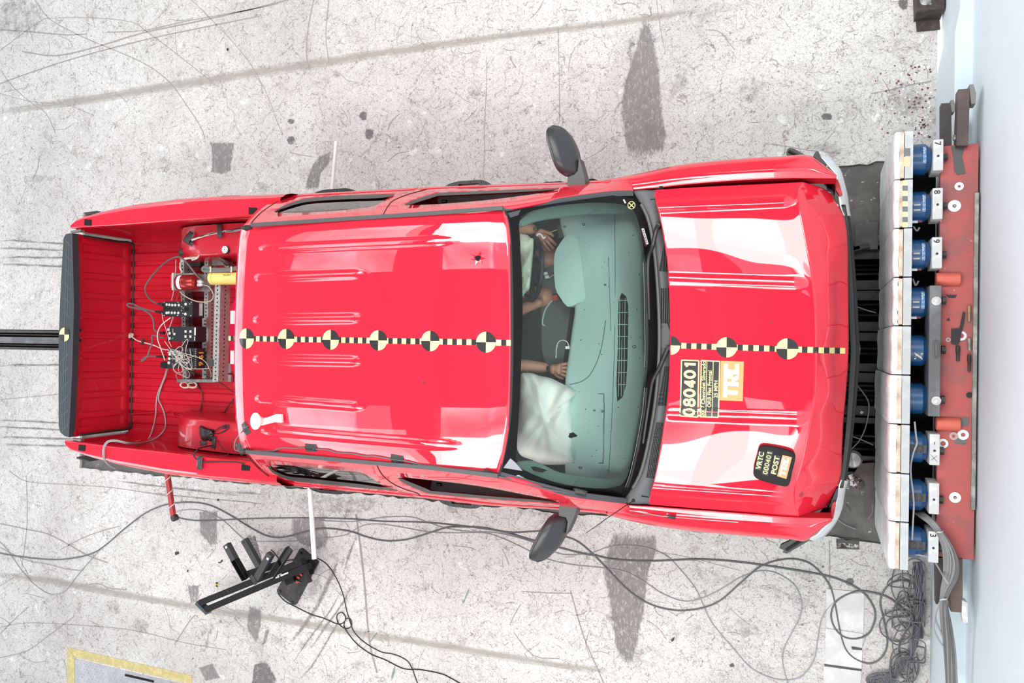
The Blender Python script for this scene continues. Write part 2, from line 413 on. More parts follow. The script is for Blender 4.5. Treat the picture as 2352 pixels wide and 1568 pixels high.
# tow track slot with rails
mb = MB(); mb.box((-9.7, (slot0 + slot1) / 2, -.135), (6.45, slot1 - slot0 + .02, .03)); structure(mb.build('trim_2', DARK))
tt = thing('tow_track', 'dark steel tow rail running in a floor slot behind the tailgate', 'rail', (-9.7, -.03, -.12))
mb = MB(); mb.box((-9.7, -.035, -.07), (6.45, .062, .10)); mb.build('rail_head', mat('rail_steel', (.17, .17, .17), rough=.45, metal=.5, var=.4, vscale=6), tt)
for y in (slot0 + .012, slot1 - .018):
    mb = MB(); mb.box((-9.7, y, -.06), (6.45, .024, .11)); mb.build('side_rail', STEELD, tt)
for y in (-.085, .018):
    mb = MB(); mb.box((-9.7, y, -.10), (6.45, .012, .05)); mb.build('rail_flange', BROWNST, tt)

# barrier wall face and its base
mb = MB(); mb.prism([(.690, 9.5), (.690, 1.84), (.667, 1.70), (.667, -9.5), (2.2, -9.5), (2.2, 9.5)], -.3, .70); mb.prism([(.752, 9.5), (.752, -9.5), (2.2, -9.5), (2.2, 9.5)], .69, 7.0)
wall = structure(mb.build('wall_front', WALLM))
# plain walls either side, added outside the frame to darken side reflections and floor
ADDWALL = mat('added_wall_grey', (.30, .30, .29), rough=.85, var=.3, vscale=2)
mb = MB(); mb.box((-6, 9.6, 3.65), (15, .25, 7.3)); structure(mb.build('added_wall_left', ADDWALL))
mb = MB(); mb.box((-6, -9.6, 3.65), (15, .25, 7.3)); structure(mb.build('added_wall_right', ADDWALL))
# slabs added to block the outer sky, then the gantry overhead that carries the camera (outside the frame, mirrored by the paint)
BLOCKM = mat('sky_blocker_grey', (.13, .13, .135), rough=.8, var=.2, vscale=1)
for c_, d_ in (((-6, 6.9, 7.4), (15, 5.4, .2)), ((-6, -6.9, 7.4), (15, 5.4, .2)), ((-10.6, 0, 7.4), (6.2, 8.6, .2))):
    mb = MB(); mb.box(c_, d_); structure(mb.build('unseen_overhead', BLOCKM))
GREYG = mat('gantry_paint', (.085, .088, .09), rough=.7)
mb = MB(); mb.box((-3.6, 0, 7.3), (9.0, 2.5, .12)); structure(mb.build('unseen_overhead', GREYG))
mb = MB(); mb.box((1.75, 0, 7.25), (2.7, 14, .5)); structure(mb.build('unseen_overhead', GREYG))
for i, (x, w) in enumerate(((-.45, .42), (-4.6, .6))):
    mb = MB(); mb.box((x, 0, 7.0), (w, 9, .35)); structure(mb.build('trim_%d' % (i + 3), GREYG))

# ------------------------------------------------------------------ marks on the concrete
def mark_mat(name, col, sx, sy, dens, cut=.5, sharp=6.):
    m = bpy.data.materials.new(name); MATS[name] = m; m.use_nodes = True
    n = m.node_tree.nodes; l = m.node_tree.links; b = n['Principled BSDF']; b.inputs['Base Color'].default_value = (*col, 1); b.inputs['Roughness'].default_value = .8; b.inputs['Specular IOR Level'].default_value = .15
    tc = n.new('ShaderNodeTexCoord'); mp = n.new('ShaderNodeMapping'); mp.inputs['Scale'].default_value = (sx, sy, 1)
    t = n.new('ShaderNodeTexNoise'); t.inputs['Scale'].default_value = 1; t.inputs['Detail'].default_value = 9; t.inputs['Roughness'].default_value = .82
    at_ = n.new('ShaderNodeAttribute'); at_.attribute_name = 'fade'
    ma = n.new('ShaderNodeMath'); ma.operation = 'MULTIPLY_ADD'; ma.inputs[1].default_value = .45
    mb_ = n.new('ShaderNodeMath'); mb_.operation = 'MULTIPLY_ADD'; mb_.inputs[1].default_value = sharp; mb_.inputs[2].default_value = -cut * sharp; mb_.use_clamp = True
    mc = n.new('ShaderNodeMath'); mc.operation = 'MULTIPLY'; mc.inputs[1].default_value = dens
    l.new(tc.outputs['Object'], mp.inputs[0]); l.new(mp.outputs[0], t.inputs['Vector']); l.new(at_.outputs['Fac'], ma.inputs[0]); l.new(t.outputs['Fac'], ma.inputs[2])
    l.new(ma.outputs[0], mb_.inputs[0]); l.new(mb_.outputs[0], mc.inputs[0]); l.new(mc.outputs[0], b.inputs['Alpha'])
    return m
TY = mark_mat('tyre_rubber_marks', (.29, .27, .27), 60, 20, .80, cut=.77, sharp=4)
TX = mark_mat('skid_rubber_marks', (.22, .21, .21), 4.0, 40, .70, cut=.74, sharp=4)
SMG = mark_mat('dirt_smudge', (.28, .25, .24), 14, 14, .50, cut=.88, sharp=4)
TAN = mark_mat('tan_glue_band', (.46, .415, .375), 3, 60, .52, cut=.55, sharp=3)
OIL = mark_mat('dark_smear', (.18, .17, .175), 30, 30, .70, cut=.76, sharp=5)
DRG = mark_mat('drag_rubber_marks', (.30, .28, .28), 30, 30, .72, cut=.70, sharp=4)
MINT = mark_mat('green_scuff', (.22, .34, .28), 30, 30, .7, cut=.55)
ROOT0 = floor
_lift = [.0008]
def mark(pts, m, name='tyre_mark', inset=.82, wpx=None):
    """a stain on the concrete: outline in photo pixels, or a centre line with a width in pixels"""
    if wpx:
        q = [Vector((p[0], p[1])) for p in pts]; w = wpx if isinstance(wpx, (list, tuple)) else [wpx] * len(q); a = []; b = []
        for i, p in enumerate(q):
            d = q[min(i + 1, len(q) - 1)] - q[max(i - 1, 0)]; nn = Vector((-d.y, d.x)).normalized(); a.append(p + nn * w[i] / 2); b.append(p - nn * w[i] / 2)
        rows = [(x, (x + y) / 2, y) for x, y in zip(a, b)]
        z = _lift[0]; vs = []; fs = []; fd = []
        for i, r in enumerate(rows):
            e = 0. if i in (0, len(rows) - 1) else 1.
            for p, k in zip(r, (0, 1, 0)): vs.append(P(p.x, p.y, z)); fd.append(k * e if len(rows) > 2 else k)
        for i in range(len(rows) - 1):
            for j in range(2): fs.append([i * 3 + j, i * 3 + j + 1, i * 3 + j + 4, i * 3 + j + 3])
    else:
        z = _lift[0]; c = Vector((sum(p[0] for p in pts) / len(pts), sum(p[1] for p in pts) / len(pts))); k = len(pts)
        vs = [P(p[0], p[1], z) for p in pts] + [P(*(c + (Vector(p) - c) * inset), z) for p in pts] + [P(c.x, c.y, z)]
        fd = [0.] * k + [1.] * (k + 1)
        fs = [[i, (i + 1) % k, k + (i + 1) % k, k + i] for i in range(k)] + [[k + i, k + (i + 1) % k, 2 * k] for i in range(k)]
    _lift[0] += .00006
    mb = MB(); mb.add(vs, fs); o = mb.build(name, m, floor)
    a = o.data.attributes.new('fade', 'FLOAT', 'POINT')
    for i, x in enumerate(fd): a.data[i].value = x
    return o
# tan bands
mark([(-60, 258), (180, 232), (400, 196), (600, 165), (800, 134), (1000, 104), (1200, 77), (1350, 60), (1500, 40), (1640, 24)], TAN, 'glue_band', wpx=[30, 30, 30, 30, 28, 26, 24, 24, 22, 16])
mark([(-60, 1308), (100, 1330), (300, 1368), (450, 1394), (650, 1424), (850, 1458), (1000, 1480), (1150, 1505), (1300, 1530), (1420, 1548)], TAN, 'glue_band', wpx=[24, 24, 25, 26, 26, 26, 24, 24, 24, 20])
# broad tread prints
mark([(1484, 8), (1497, 30), (1508, 80), (1522, 150), (1528, 260), (1534, 300), (1543, 340), (1534, 378), (1470, 392), (1436, 388), (1424, 340), (1414, 260), (1421, 200), (1440, 140), (1460, 70), (1472, 24)], TY, inset=.74)
mark([(1400, 1196), (1452, 1200), (1520, 1200), (1524, 1240), (1500, 1300), (1490, 1400), (1474, 1480), (1456, 1556), (1440, 1562), (1412, 1535), (1398, 1450), (1385, 1360), (1372, 1300), (1380, 1250)], TY, inset=.74)
mark([(476, 318), (545, 320), (540, 345), (534, 398), (510, 410), (480, 402), (482, 350)], TY, inset=.74)
mark([(692, 446), (700, 410), (716, 370), (735, 350), (768, 335), (762, 372), (738, 400), (732, 446)], TY, inset=.68)
mark([(452, 1160), (506, 1160), (504, 1258), (486, 1264), (466, 1240), (454, 1225)], TY, inset=.68)
mark([(670, 1128), (760, 1130), (880, 1140), (878, 1160), (850, 1180), (770, 1178), (740, 1200), (700, 1195), (664, 1160)], SMG)
mark([(660, 1180), (750, 1180), (770, 1240), (740, 1270), (690, 1258), (660, 1230)], TY, inset=.7)
mark([(562, 1222), (585, 1216), (606, 1290), (604, 1330), (580, 1300)], OIL, inset=.7)
mark([(570, 1376), (606, 1384), (604, 1440), (590, 1490), (575, 1470), (560, 1440)], TY, inset=.64)
mark([(424, 1335), (462, 1336), (458, 1386), (436, 1392)], TY, inset=.6)
mark([(610, 1440), (622, 1436), (612, 1480), (598, 1490)], TY, inset=.6)
mark([(578, 1520), (612, 1510), (640, 1560), (632, 1590), (570, 1590)], OIL, inset=.75)
mark([(450, 1530), (490, 1518), (512, 1560), (470, 1568)], TY, inset=.7)
# diagonal skids below the fixture
for pts, w in (([(788, 1262), (768, 1310), (730, 1390), (690, 1448), (640, 1500)], [6, 14, 12, 12, 8]), ([(832, 1300), (790, 1380), (740, 1450), (690, 1520)], [4, 6, 8, 6]), ([(820, 1290), (760, 1400), (700, 1480), (648, 1556)], [3, 5, 6, 5]),
               ([(806, 1370), (770, 1440), (716, 1530), (670, 1575)], [4, 6, 8, 6]), ([(850, 1150), (800, 1280), (770, 1360)], [6, 8, 6])):
    mark(pts, DRG, 'skid_mark', wpx=[q_ * 1.7 for q_ in w])
# long faint skids along the track
for y0, y1, x1 in ((545, 560, 150), (566, 575, 152), (588, 592, 150), (603, 612, 148), (838, 838, 140), (960, 972, 160), (975, 988, 165), (1000, 1008, 160), (1018, 1024, 170)):
    mark([(-60, y0), (40, (y0 + y1) / 2), (x1, y1), (x1 + 30, y1)], TX, 'skid_mark', wpx=[14, 15, 13, 8])
for pts, w in (([(190, 1090), (330, 1112), (480, 1130), (680, 1158)], 14), ([(220, 1112), (400, 1138), (560, 1152), (700, 1170)], 8), ([(440, 1118), (560, 1132), (690, 1142)], 16)):
    mark(pts, TX, 'skid_mark', wpx=w)
# foot-sized smudges
for c, rx, ry, m in (((668, 322), 13, 15, OIL), ((668, 279), 11, 10, OIL), ((834, 265), 14, 16, OIL), ((848, 307), 16, 18, OIL), ((882, 288), 9, 9, SMG), ((2075, 8), 18, 20, OIL), ((1898, 268), 18, 14, OIL), ((1952, 1335), 14, 13, OIL), ((1730, 210), 60, 46, SMG), ((1560, 185), 34, 30, SMG),
                 ((1090, 208), 28, 22, SMG), ((600, 430), 30, 20, SMG), ((45, 40), 90, 70, SMG), ((1050, 1165), 40, 24, SMG), ((265, 1395), 24, 26, SMG), ((320, 1435), 30, 28, SMG), ((1710, 1440), 50, 34, SMG), ((1900, 345), 60, 28, SMG), ((2080, 230), 70, 60, SMG), ((90, 410), 70, 14, SMG), ((700, 1010 + 470), 30, 18, SMG)):
    mark([(c[0] + rx * math.cos(t * .7854) * rnd.uniform(.85, 1.1), c[1] + ry * math.sin(t * .7854) * rnd.uniform(.85, 1.1)) for t in range(8)], m, 'smudge', inset=.6)
for pts, w in (([(911, 1517), (903, 1545), (896, 1566)], [3, 8, 6]), ([(1082, 1345), (1070, 1370), (1058, 1395)], [4, 5, 3]), ([(866, 1452), (850, 1474)], [4, 3])):
    mark(pts, MINT, 'green_scuff', wpx=w)
# long cracks and drag scratches: one part nobody could count
SCR = mat('scratch_dark', (.36, .33, .32), rough=.9); mb = MB(); z = .0022
def scr(pts, w): mb.ribbon([P(x, y, z) for x, y in pts], w, sub=3)
for pts, w in (([(50, 118), (130, 128), (230, 105), (330, 75), (450, 50), (560, 25), (660, 0)], .012), ([(0, 192), (60, 170), (150, 140), (250, 112), (360, 85), (470, 62), (600, 36)], .010), ([(0, 68), (70, 73), (150, 80), (200, 78)], .010),
               ([(245, 74), (330, 70), (430, 48), (560, 25), (640, 8)], .008), ([(0, 545 - 430), (90, 50), (120, 42), (210, 41), (300, 50), (340, 75), (420, 135), (500, 200)], .005), ([(80, 0), (115, 45), (190, 85), (250, 110), (330, 145), (380, 180), (410, 215), (460, 290), (470, 320)], .006),
               ([(440, 0), (510, 70), (570, 140), (610, 210), (640, 290), (650, 305)], .004), ([(720, 0), (708, 60), (703, 120), (710, 160)], .008), ([(755, 0), (748, 80), (756, 150)], .006), ([(0, 160), (30, 200), (70, 235), (105, 260), (127, 305)], .005), ([(0, 215), (70, 233), (150, 240), (215, 265)], .004),
               ([(0, 1202), (60, 1215), (110, 1226), (160, 1252), (200, 1275), (248, 1292)], .012), ([(0, 1257), (60, 1286), (110, 1295), (150, 1306), (190, 1310)], .010), ([(175, 1347), (225, 1340), (250, 1350), (290, 1354)], .010), ([(138, 1262), (190, 1235), (240, 1217), (275, 1208)], .008),
               ([(0, 1440), (60, 1430), (160, 1434), (300, 1446), (420, 1475), (520, 1492)], .006), ([(0, 1510), (60, 1495), (110, 1460), (170, 1415)], .008), ([(0, 1455), (40, 1415), (66, 1393)], .008), ([(0, 1345), (40, 1320), (60, 1308)], .006), ([(20, 1080), (60, 1105), (150, 1112), (260, 1120), (390, 1140)], .006),
               ([(60, 1090), (62, 1200), (50, 1300)], .006), ([(0, 918), (60, 912), (135, 905)], .006), ([(1180, 1452), (1225, 1505), (1285, 1512)], .006), ([(1310, 1355), (1340, 1460), (1370, 1530), (1386, 1568)], .008), ([(818, 1180), (835, 1320), (848, 1470), (866, 1545)], .016), ([(1198, 1358), (1270, 1362), (1312, 1362)], .006),
               ([(1112, 300), (1117, 200), (1118, 130)], .004), ([(1108, 420), (1113, 350), (1112, 300)], .004), ([(1285, 280), (1284, 160), (1282, 60)], .004), ([(1508, 0), (1516, 60), (1528, 120)], .004), ([(2000, 215), (2050, 205), (2090, 195), (2140, 186)], .006), ([(1770, 330), (1860, 345), (1930, 352)], .004),
               ([(1420, 1256), (1560, 1160 + 115), (1700, 1310)], .003), ([(400, 1480), (436, 1425), (450, 1412)], .010), ([(1905, 1240), (1905, 1330), (1897, 1560)], .006)):
    scr(pts, w)
for _ in range(300):
    x = rnd.uniform(0, 2130); y = rnd.choice((rnd.uniform(0, 430), rnd.uniform(1180, 1568)))
    if y < 430 and x > 1450 and y > 330: continue
    a = rnd.uniform(0, 6.28); ln = rnd.uniform(5, 34) * rnd.random() + 4; b = a + rnd.uniform(-.7, .7)
    scr([(x, y), (x + ln * math.cos(a), y + ln * math.sin(a)), (x + ln * (math.cos(a) + math.cos(b)), y + ln * (math.sin(a) + math.sin(b)))], rnd.uniform(.0025, .006))
mb.build('floor_scratches', SCR, floor, kind='stuff')
# flaked paint chips near the wall
mb = MB()
for _ in range(170):
    x = 2138 - abs(rnd.gauss(0, 40)) * (1 if rnd.random() < .7 else 2); y = rnd.uniform(150, 320); r = rnd.uniform(.003, .010)
    c = P(x, y, .0026); k = rnd.randint(5, 7); mb.cur = 0 if rnd.random() < .6 else 1
    mb.add([c + Vector((r * rnd.uniform(.6, 1.1) * math.cos(6.283 * i / k), r * rnd.uniform(.6, 1.1) * math.sin(6.283 * i / k), 0)) for i in range(k)], [list(range(k))])
mb.build('paint_flakes', [WPRINT, mat('rust_fleck', (.20, .09, .06), rough=.9)], floor, kind='stuff')

# two steel plates, a yellow edged hatch, the joints between pours
JOINT = mat('joint_dark', (.10, .09, .09), rough=.9)
def slab(name, px, z0, z1, m, label, cat='floor plate'):
    mb = MB(); mb.prism([P(x, y, z1).xy for x, y in px], z0, z1); return tag(mb.build(name, m), label, cat)
slab('checker_plate', ((1898, 1352), (1985, 1360), (1983, 1452), (1898, 1440)), .001, .007, CHECK, 'pale checker plate in the floor just below the coiled cables')
slab('checker_plate', ((1897, 1443), (1982, 1455), (1979, 1536), (1894, 1524)), .001, .007, CHECK, 'pale checker plate with a short dark lifting slot')
slab('checker_plate', ((1893, 1530), (1978, 1541), (1975, 1600), (1891, 1600)), .001, .007, CHECK, 'pale checker plate cut by the lower frame edge')
slab('lifting_slot', ((1955, 1485), (1958, 1484), (1980, 1488), (1980, 1493), (1957, 1491)), .008, .0095, JOINT, 'short dark slot at the edge of a pale checker plate', 'slot')
mb = MB(); mb.ribbon([P(1893, 1526, .009), P(1935, 1532, .009), P(1979, 1538, .009)], .012); tag(mb.build('plate_joint', JOINT), 'dark gap between two pale checker plates', 'joint')
ht = thing('floor_hatch', 'yellow bordered steel hatch at the lower left edge', 'hatch', P(300, 1560, 0))
def yband(pts):
    mb = MB(); mb.prism([P(x, y, .004).xy for x, y in pts], .0008, .004); mb.build('yellow_border', mat('yellow_floor_paint', (.72, .62, .27), rough=.6, var=.25, vscale=20, wear=((.35, .31, .24), 30, .66, .70)), ht)
yband(((154, 1486), (440, 1551), (440, 1571), (171, 1508))); yband(((154, 1487), (171, 1509), (171, 1640), (154, 1640))); yband(((427, 1568), (440, 1571), (440, 1640), (427, 1640)))
mb = MB(); mb.prism([P(x, y, .003).xy for x, y in ((172, 1513), (426, 1572), (426, 1640), (172, 1640))], .0008, .003); hp = mb.build('hatch_plate', mat('grey_checker_plate', (.48, .49, .51), rough=.4, metal=.3, var=.2), ht)
mb = MB()
for i in range(34):
    for j in range(18):
        x = 178 + i * 7.4 + (j % 2) * 3.7; y = 1520 + j * 6.5 + (x - 178) * .225
        if x > 424: continue
        c = P(x, y, .003); a = .8 if (i + j) % 2 else -.8; d = Vector((math.cos(a), math.sin(a), 0)) * .008; e = Vector((-math.sin(a), math.cos(a), 0)) * .0022
        mb.add([c + d, c + e + Vector((0, 0, .0015)), c - d, c - e + Vector((0, 0, .0015))], [[0, 1, 2, 3]])
mb.build('tread_pattern', MATS['grey_checker_plate'], ht, kind='stuff')
mb = MB(); mb.box(P(320, 1557, .004), (.34, .02, .004), rz=-.01); mb.build('handle_slot', DARK, ht)

# pit contents
for i, (y0, y1, x0) in enumerate(((574, 594, 1954), (644, 665, 1958), (668, 689, 1956), (739, 760, 1962), (764, 783, 1964), (834, 853, 1960), (856, 878, 1958), (931, 955, 1955), (958, 973, 1955), (1045, 1060, 1950))):
    a = P(x0, y0, -.06); b = P(2012, y1, -.06)
    mb = MB(); mb.box(((OX0 + OX1) / 2, (a.y + b.y) / 2, -.09), (OX1 - OX0 - .004, abs(a.y - b.y), .06)); o = mb.build('pit_crossbar', STEELD)
    tag(o, 'dark steel crossbar over the pit, ' + ('topmost, with the lamp socket on it', 'upper bar of the second pair', 'lower bar of the second pair', 'upper bar level with the yellow tow tape', 'directly level with the bumper tape end', 'upper bar of the pair below the tape', 'lower bar of the pair below the tape', 'with a white scrap on it', 'just below the bar with the white scrap', 'lowest, beside the broken lamp')[i], 'crossbar', 'crossbars over the open pit')
mb = MB()
for y in (610, 620, 630, 700, 712, 724, 800, 812, 885, 896, 907, 918, 1000, 1015, 1030): 
    p = P(1980, y, -.3); mb.box((0, p.y, -.3), (OX1 - OX0 - .01, .012, .05))
tag(mb.build('pit_grate', STEELD), 'thin dark rungs deep in the pit by the barrier', 'grate')
slab('pit_plate', ((1964, 510), (2016, 509), (2016, 572), (1964, 573)), -.022, -.010, mat('grey_pit_plate', (.13, .13, .13), rough=.5, metal=.3, var=.3, vscale=8), 'grey steel plate beside the pit under the barrier face', 'plate')
mb = MB(); mb.prism([P(x, y, -.01).xy for x, y in ((1978, 1064), (2008, 1062), (2008, 1098), (1995, 1112), (1960, 1088))], -.022, -.012); tag(mb.build('rusty_plate', mat('rusty_plate', (.17, .14, .125), rough=.7, var=.35)), 'brownish steel plate at the lower end of the pit', 'plate')
for pts, lb in (([(1958, 872), (1985, 905), (1996, 930), (1990, 975), (1975, 1010), (1952, 1035)], 'thin grey cable sagging across the pit from the bumper'), ([(1965, 703), (1990, 712), (2012, 718)], 'pair of thin wires low in the pit near its middle'), ([(1952, 1000), (1980, 1010), (2006, 1022)], 'thin wire in the lower end of the pit')):
    mb = MB(); mb.tube(L(pts, .02), .004); tag(mb.build('pit_cable', CABLEM), lb, 'cable')
mb = MB(); rr = random.Random(3)
for _ in range(130):
    c = P(rr.uniform(1935, 1975), rr.uniform(1090, 1118), -.022) if rr.random() < .6 else P(rr.uniform(1922, 1973), rr.uniform(1238, 1260), -.06)
    mb.cur = rr.randint(0, 2); d = rr.uniform(.008, .03); mb.box(c + Vector((0, 0, d * .4)), (d, d * rr.uniform(.4, 1), d * .8), ax=Matrix.Rotation(rr.uniform(0, 6), 3, Vector((rr.random(), rr.random(), 1))))
o = mb.build('broken_rubble', [mat('rubble_grey', (.30, .29, .28), rough=.9), mat('rubble_brown', (.16, .11, .09), rough=.9), WPRINT]); o['kind'] = 'stuff'; tag(o, 'broken chips and rubble below the crushed bumper corner', 'rubble')
mb = MB(); mb.lathe(P(1958, 1052, .0), (0, 0, 1), [(0, .055), (.05, .058), (.09, .045), (.1, 0)]); tag(mb.build('broken_fog_lamp', LAMPC), 'broken clear lamp lying at the pit edge under the bumper', 'lamp')
mb = MB(); mb.box(P(1978, 568, .0), (.10, .03, .03), rz=.25); mb.cur = 1; mb.box(P(1963, 571, .005), (.06, .02, .02), rz=.3); tag(mb.build('lamp_socket', [BLACK, mat('amber_plastic', (.55, .16, .04), rough=.4)]), 'black and amber lamp socket lying on the first pit crossbar', 'lamp socket')
mb = MB(); mb.prism([P(x, y, .01).xy for x, y in ((1972, 1112), (1980, 1104), (1985, 1120), (1974, 1126))], -.02, .0); tag(mb.build('black_shard', BLACK), 'black plastic shard on the dark plate near the bumper corner', 'shard')
mb = MB(); mb.ribbon(L(((1943, 1158), (1950, 1166), (1954, 1174)), -.02), .008); tag(mb.build('black_shard', BLACK), 'thin black splinter on the dark plate below the headlight', 'shard')
# ================================================================== PICKUP TRUCK
truck = thing('pickup_truck', 'red four door pickup truck with crumpled hood facing the barrier', 'truck', (-2.5, 0, 0))
def inv(S, px, py, g):
    """parameters (u, q) where surface S shows at pixel (px, py)"""
    u, q = g
    for _ in range(12):
        x, y = proj(S(u, q)); e = 1e-3
        xu, yu = proj(S(u + e, q)); xq, yq = proj(S(u, q + e))
        a, b, c, d = (xu - x) / e, (xq - x) / e, (yu - y) / e, (yq - y) / e; dt = a * d - b * c
        if abs(dt) < 1e-9: break
        rx, ry = px - x, py - y
        u += max(-.6, min(.6, (d * rx - b * ry) / dt)); q += max(-.4, min(.4, (a * ry - c * rx) / dt))
    return (u, q)
def closed_spline(pts, n=4):
    v = [Vector((p[0], p[1], 0)) for p in pts]; m = len(v); out = []
    for i in range(m):
        for k in range(n): out.append(cr(v[i - 1], v[i], v[(i + 1) % m], v[(i + 2) % m], k / n))
    return [(p.x, p.y) for p in out]

# ---- roof -----------------------------------------------------------------
roof_rear = [Vector((*p, 0)) for p in ((557, 526), (551, 560), (546.5, 620), (543, 700), (540.5, 780), (540.5, 860), (543, 940), (550, 1000), (560, 1029))]
roof_front = [Vector((*p, 0)) for p in ((1161, 484), (1169, 520), (1173.5, 580), (1176, 680), (1176.5, 790), (1175, 880), (1171, 960), (1161, 1030), (1148, 1087))]
def roof_z(u, v): return lin(((0, 1.735), (.012, 1.775), (.03, 1.80), (.07, 1.822), (.2, 1.842), (.5, 1.855), (.8, 1.852), (.95, 1.842), (1, 1.83)), u) - .038 * abs(2 * v - 1) ** 2.4
RIBS = []
for a, b in (((580, 572), (1052, 552)), ((576, 638), (845, 630)), ((574, 734), (842, 731)), ((574, 824), (842, 829)), ((578, 914), (842, 934)), ((584, 986), (1062, 1026))):
    RIBS.append((P(*a, 1.84), P(*b, 1.84)))
def rib_h(p, ribs, w, h):
    z = 0
    for a, b in ribs:
        d = (b - a).xy; t = (p.xy - a.xy).dot(d) / d.length_squared; n = Vector((-d.y, d.x)).normalized()
        e = sstep(0, .07, t) * sstep(1, .90, t)
        if e <= 0: continue
        x = abs((p.xy - a.xy).dot(n)) / (w * (.55 + .45 * e))
        if x < 1: z += h * e * (1 - sstep(.35, 1., x))
    return z
def roof_s(u, v):
    a = at(roof_rear, v); b = at(roof_front, v)
    p = lerp(P(a.x, a.y, roof_z(0, v)), P(b.x, b.y, roof_z(1, v)), u); p.z = roof_z(u, v); p.z += rib_h(p, RIBS, .030, .0085); return p
mb = MB(); mb.grid(lambda u, v: roof_s(u ** 1.25, v), 90, 190, flip=True); roof = mb.build('roof', PAINT, truck, smooth=True, angle=60, solid=.004)
RT = bvh(roof)
# bullet-like puncture with torn petals
c = hit(RT, 1098, 593, .003); mb = MB(); mb.prism([(c.x + .017 * (1 + .25 * math.sin(3 * t)) * math.cos(t), c.y + .014 * math.sin(t)) for t in [i * .5236 for i in range(12)]], c.z - .004, c.z + .0005); hole = mb.build('roof_hole', DARK, truck)
mb = MB()
for a in (0, 1.2, 2.6, 3.3, 4.4, 5.4):
    d = Vector((math.cos(a), math.sin(a), 0)); e = Vector((-d.y, d.x, 0)); mb.add([c + d * .014 + e * .008, c + d * .014 - e * .008, c + d * .040 + Vector((0, 0, .004))], [[0, 1, 2]])
mb.build('torn_petal', PAINT, hole)

# ---- cab sides: gutter line G, belt line B ---------------------------------
GB = {1: ([(557, 521, 1.775), (700, 509, 1.80), (880, 497.5, 1.812), (1000, 490.5, 1.812), (1154, 477.5, 1.79), (1300, 453, 1.54), (1400, 439.5, 1.336), (1455, 437, 1.222)],
          [(629, 454, 1.2), (760, 446, 1.2), (920, 437.5, 1.2), (1020, 432, 1.2), (1160, 427.5, 1.2), (1300, 422.5, 1.2), (1390, 418, 1.19), (1450, 414, 1.17)]),
      -1: ([(559, 1035, 1.775), (700, 1047.5, 1.80), (880, 1064.5, 1.812), (1000, 1075, 1.812), (1146, 1095, 1.79), (1300, 1137, 1.54), (1400, 1152, 1.336), (1440, 1157, 1.222)],
           [(634, 1103.5, 1.2), (760, 1119, 1.2), (920, 1133.5, 1.2), (1020, 1143, 1.2), (1160, 1158, 1.2), (1300, 1166, 1.2), (1390, 1174, 1.19), (1450, 1181, 1.17)])}
SIL = {1: [(640, 449), (816, 441), (1000, 431), (1302, 421), (1420, 415)], -1: [(640, 1107), (702, 1117), (808, 1126.5), (1000, 1143.5), (1110, 1158), (1282, 1167.5), (1346, 1173), (1420, 1179.5)]}
def sil_table(lst, z): return [(p.x, p.y) for p in (P(x, y, z) for x, y in lst)]
SILT = {s: sil_table(SIL[s], 1.07) for s in SIL}
HOLES = {1: [[(630, 486.5), (642, 479), (663, 469), (689, 459.5), (715, 454.5), (765, 450.5), (826, 448), (880, 446.5), (908, 446), (893, 453), (872, 467), (855, 474), (820, 479), (765, 484.5), (700, 488), (650, 489)],
              [(929, 470), (945, 462), (966, 454.5), (985, 448.5), (1004, 443.5), (1100, 439), (1200, 435.2), (1270, 432.8), (1284, 433.5), (1255, 441), (1227, 445.5), (1175, 452.5), (1121, 459), (1060, 464.5), (1006, 468.5), (955, 470.5)]],
         -1: [[(616, 1069.5), (620, 1078), (628, 1085.5), (649, 1096), (670, 1102.5), (702, 1107), (755, 1112), (840, 1120.5), (914, 1126), (890, 1119), (872, 1110), (851, 1096), (829, 1085.5), (776, 1079), (712, 1072.5), (640, 1067)],
              [(914.5, 1097.5), (925, 1106), (938, 1113.5), (967, 1126), (988, 1132.5), (1110, 1144), (1200, 1150), (1260, 1154), (1286, 1154.5), (1259, 1146), (1201, 1135), (1132, 1121.5), (1064, 1111), (995, 1103), (937, 1097)]]}
SWEEP = {1: [([(636, 482), (648, 475), (664, 468.5), (689, 459.5), (715, 455), (765, 450.5), (826, 448), (880, 446.5), (906, 446)], [3, 5, 6, 8, 8, 9, 9, 8, 2]), ([(932, 468), (945, 462), (966, 454.5), (985, 449), (1002, 444.5), (1010, 443), (1100, 439), (1200, 435.2), (1282, 432.8)], [3, 7, 8, 8, 7, 7, 7, 6, 3])],
         -1: [([(617, 1073), (621, 1079), (629, 1086), (649, 1096), (670, 1102.5), (702, 1107), (755, 1112), (840, 1120.5), (912, 1126)], [3, 5, 6, 7, 8, 10, 9, 8, 2]), ([(917, 1100), (925, 1106), (938, 1113.5), (967, 1126), (986, 1132), (996, 1133.5), (1110, 1144), (1200, 1150), (1284, 1154.5)], [3, 7, 9, 10, 8, 7, 7, 6, 3])]}
GAP = mat('panel_gap', (.05, .004, .006), rough=.8)
SIDE = {}
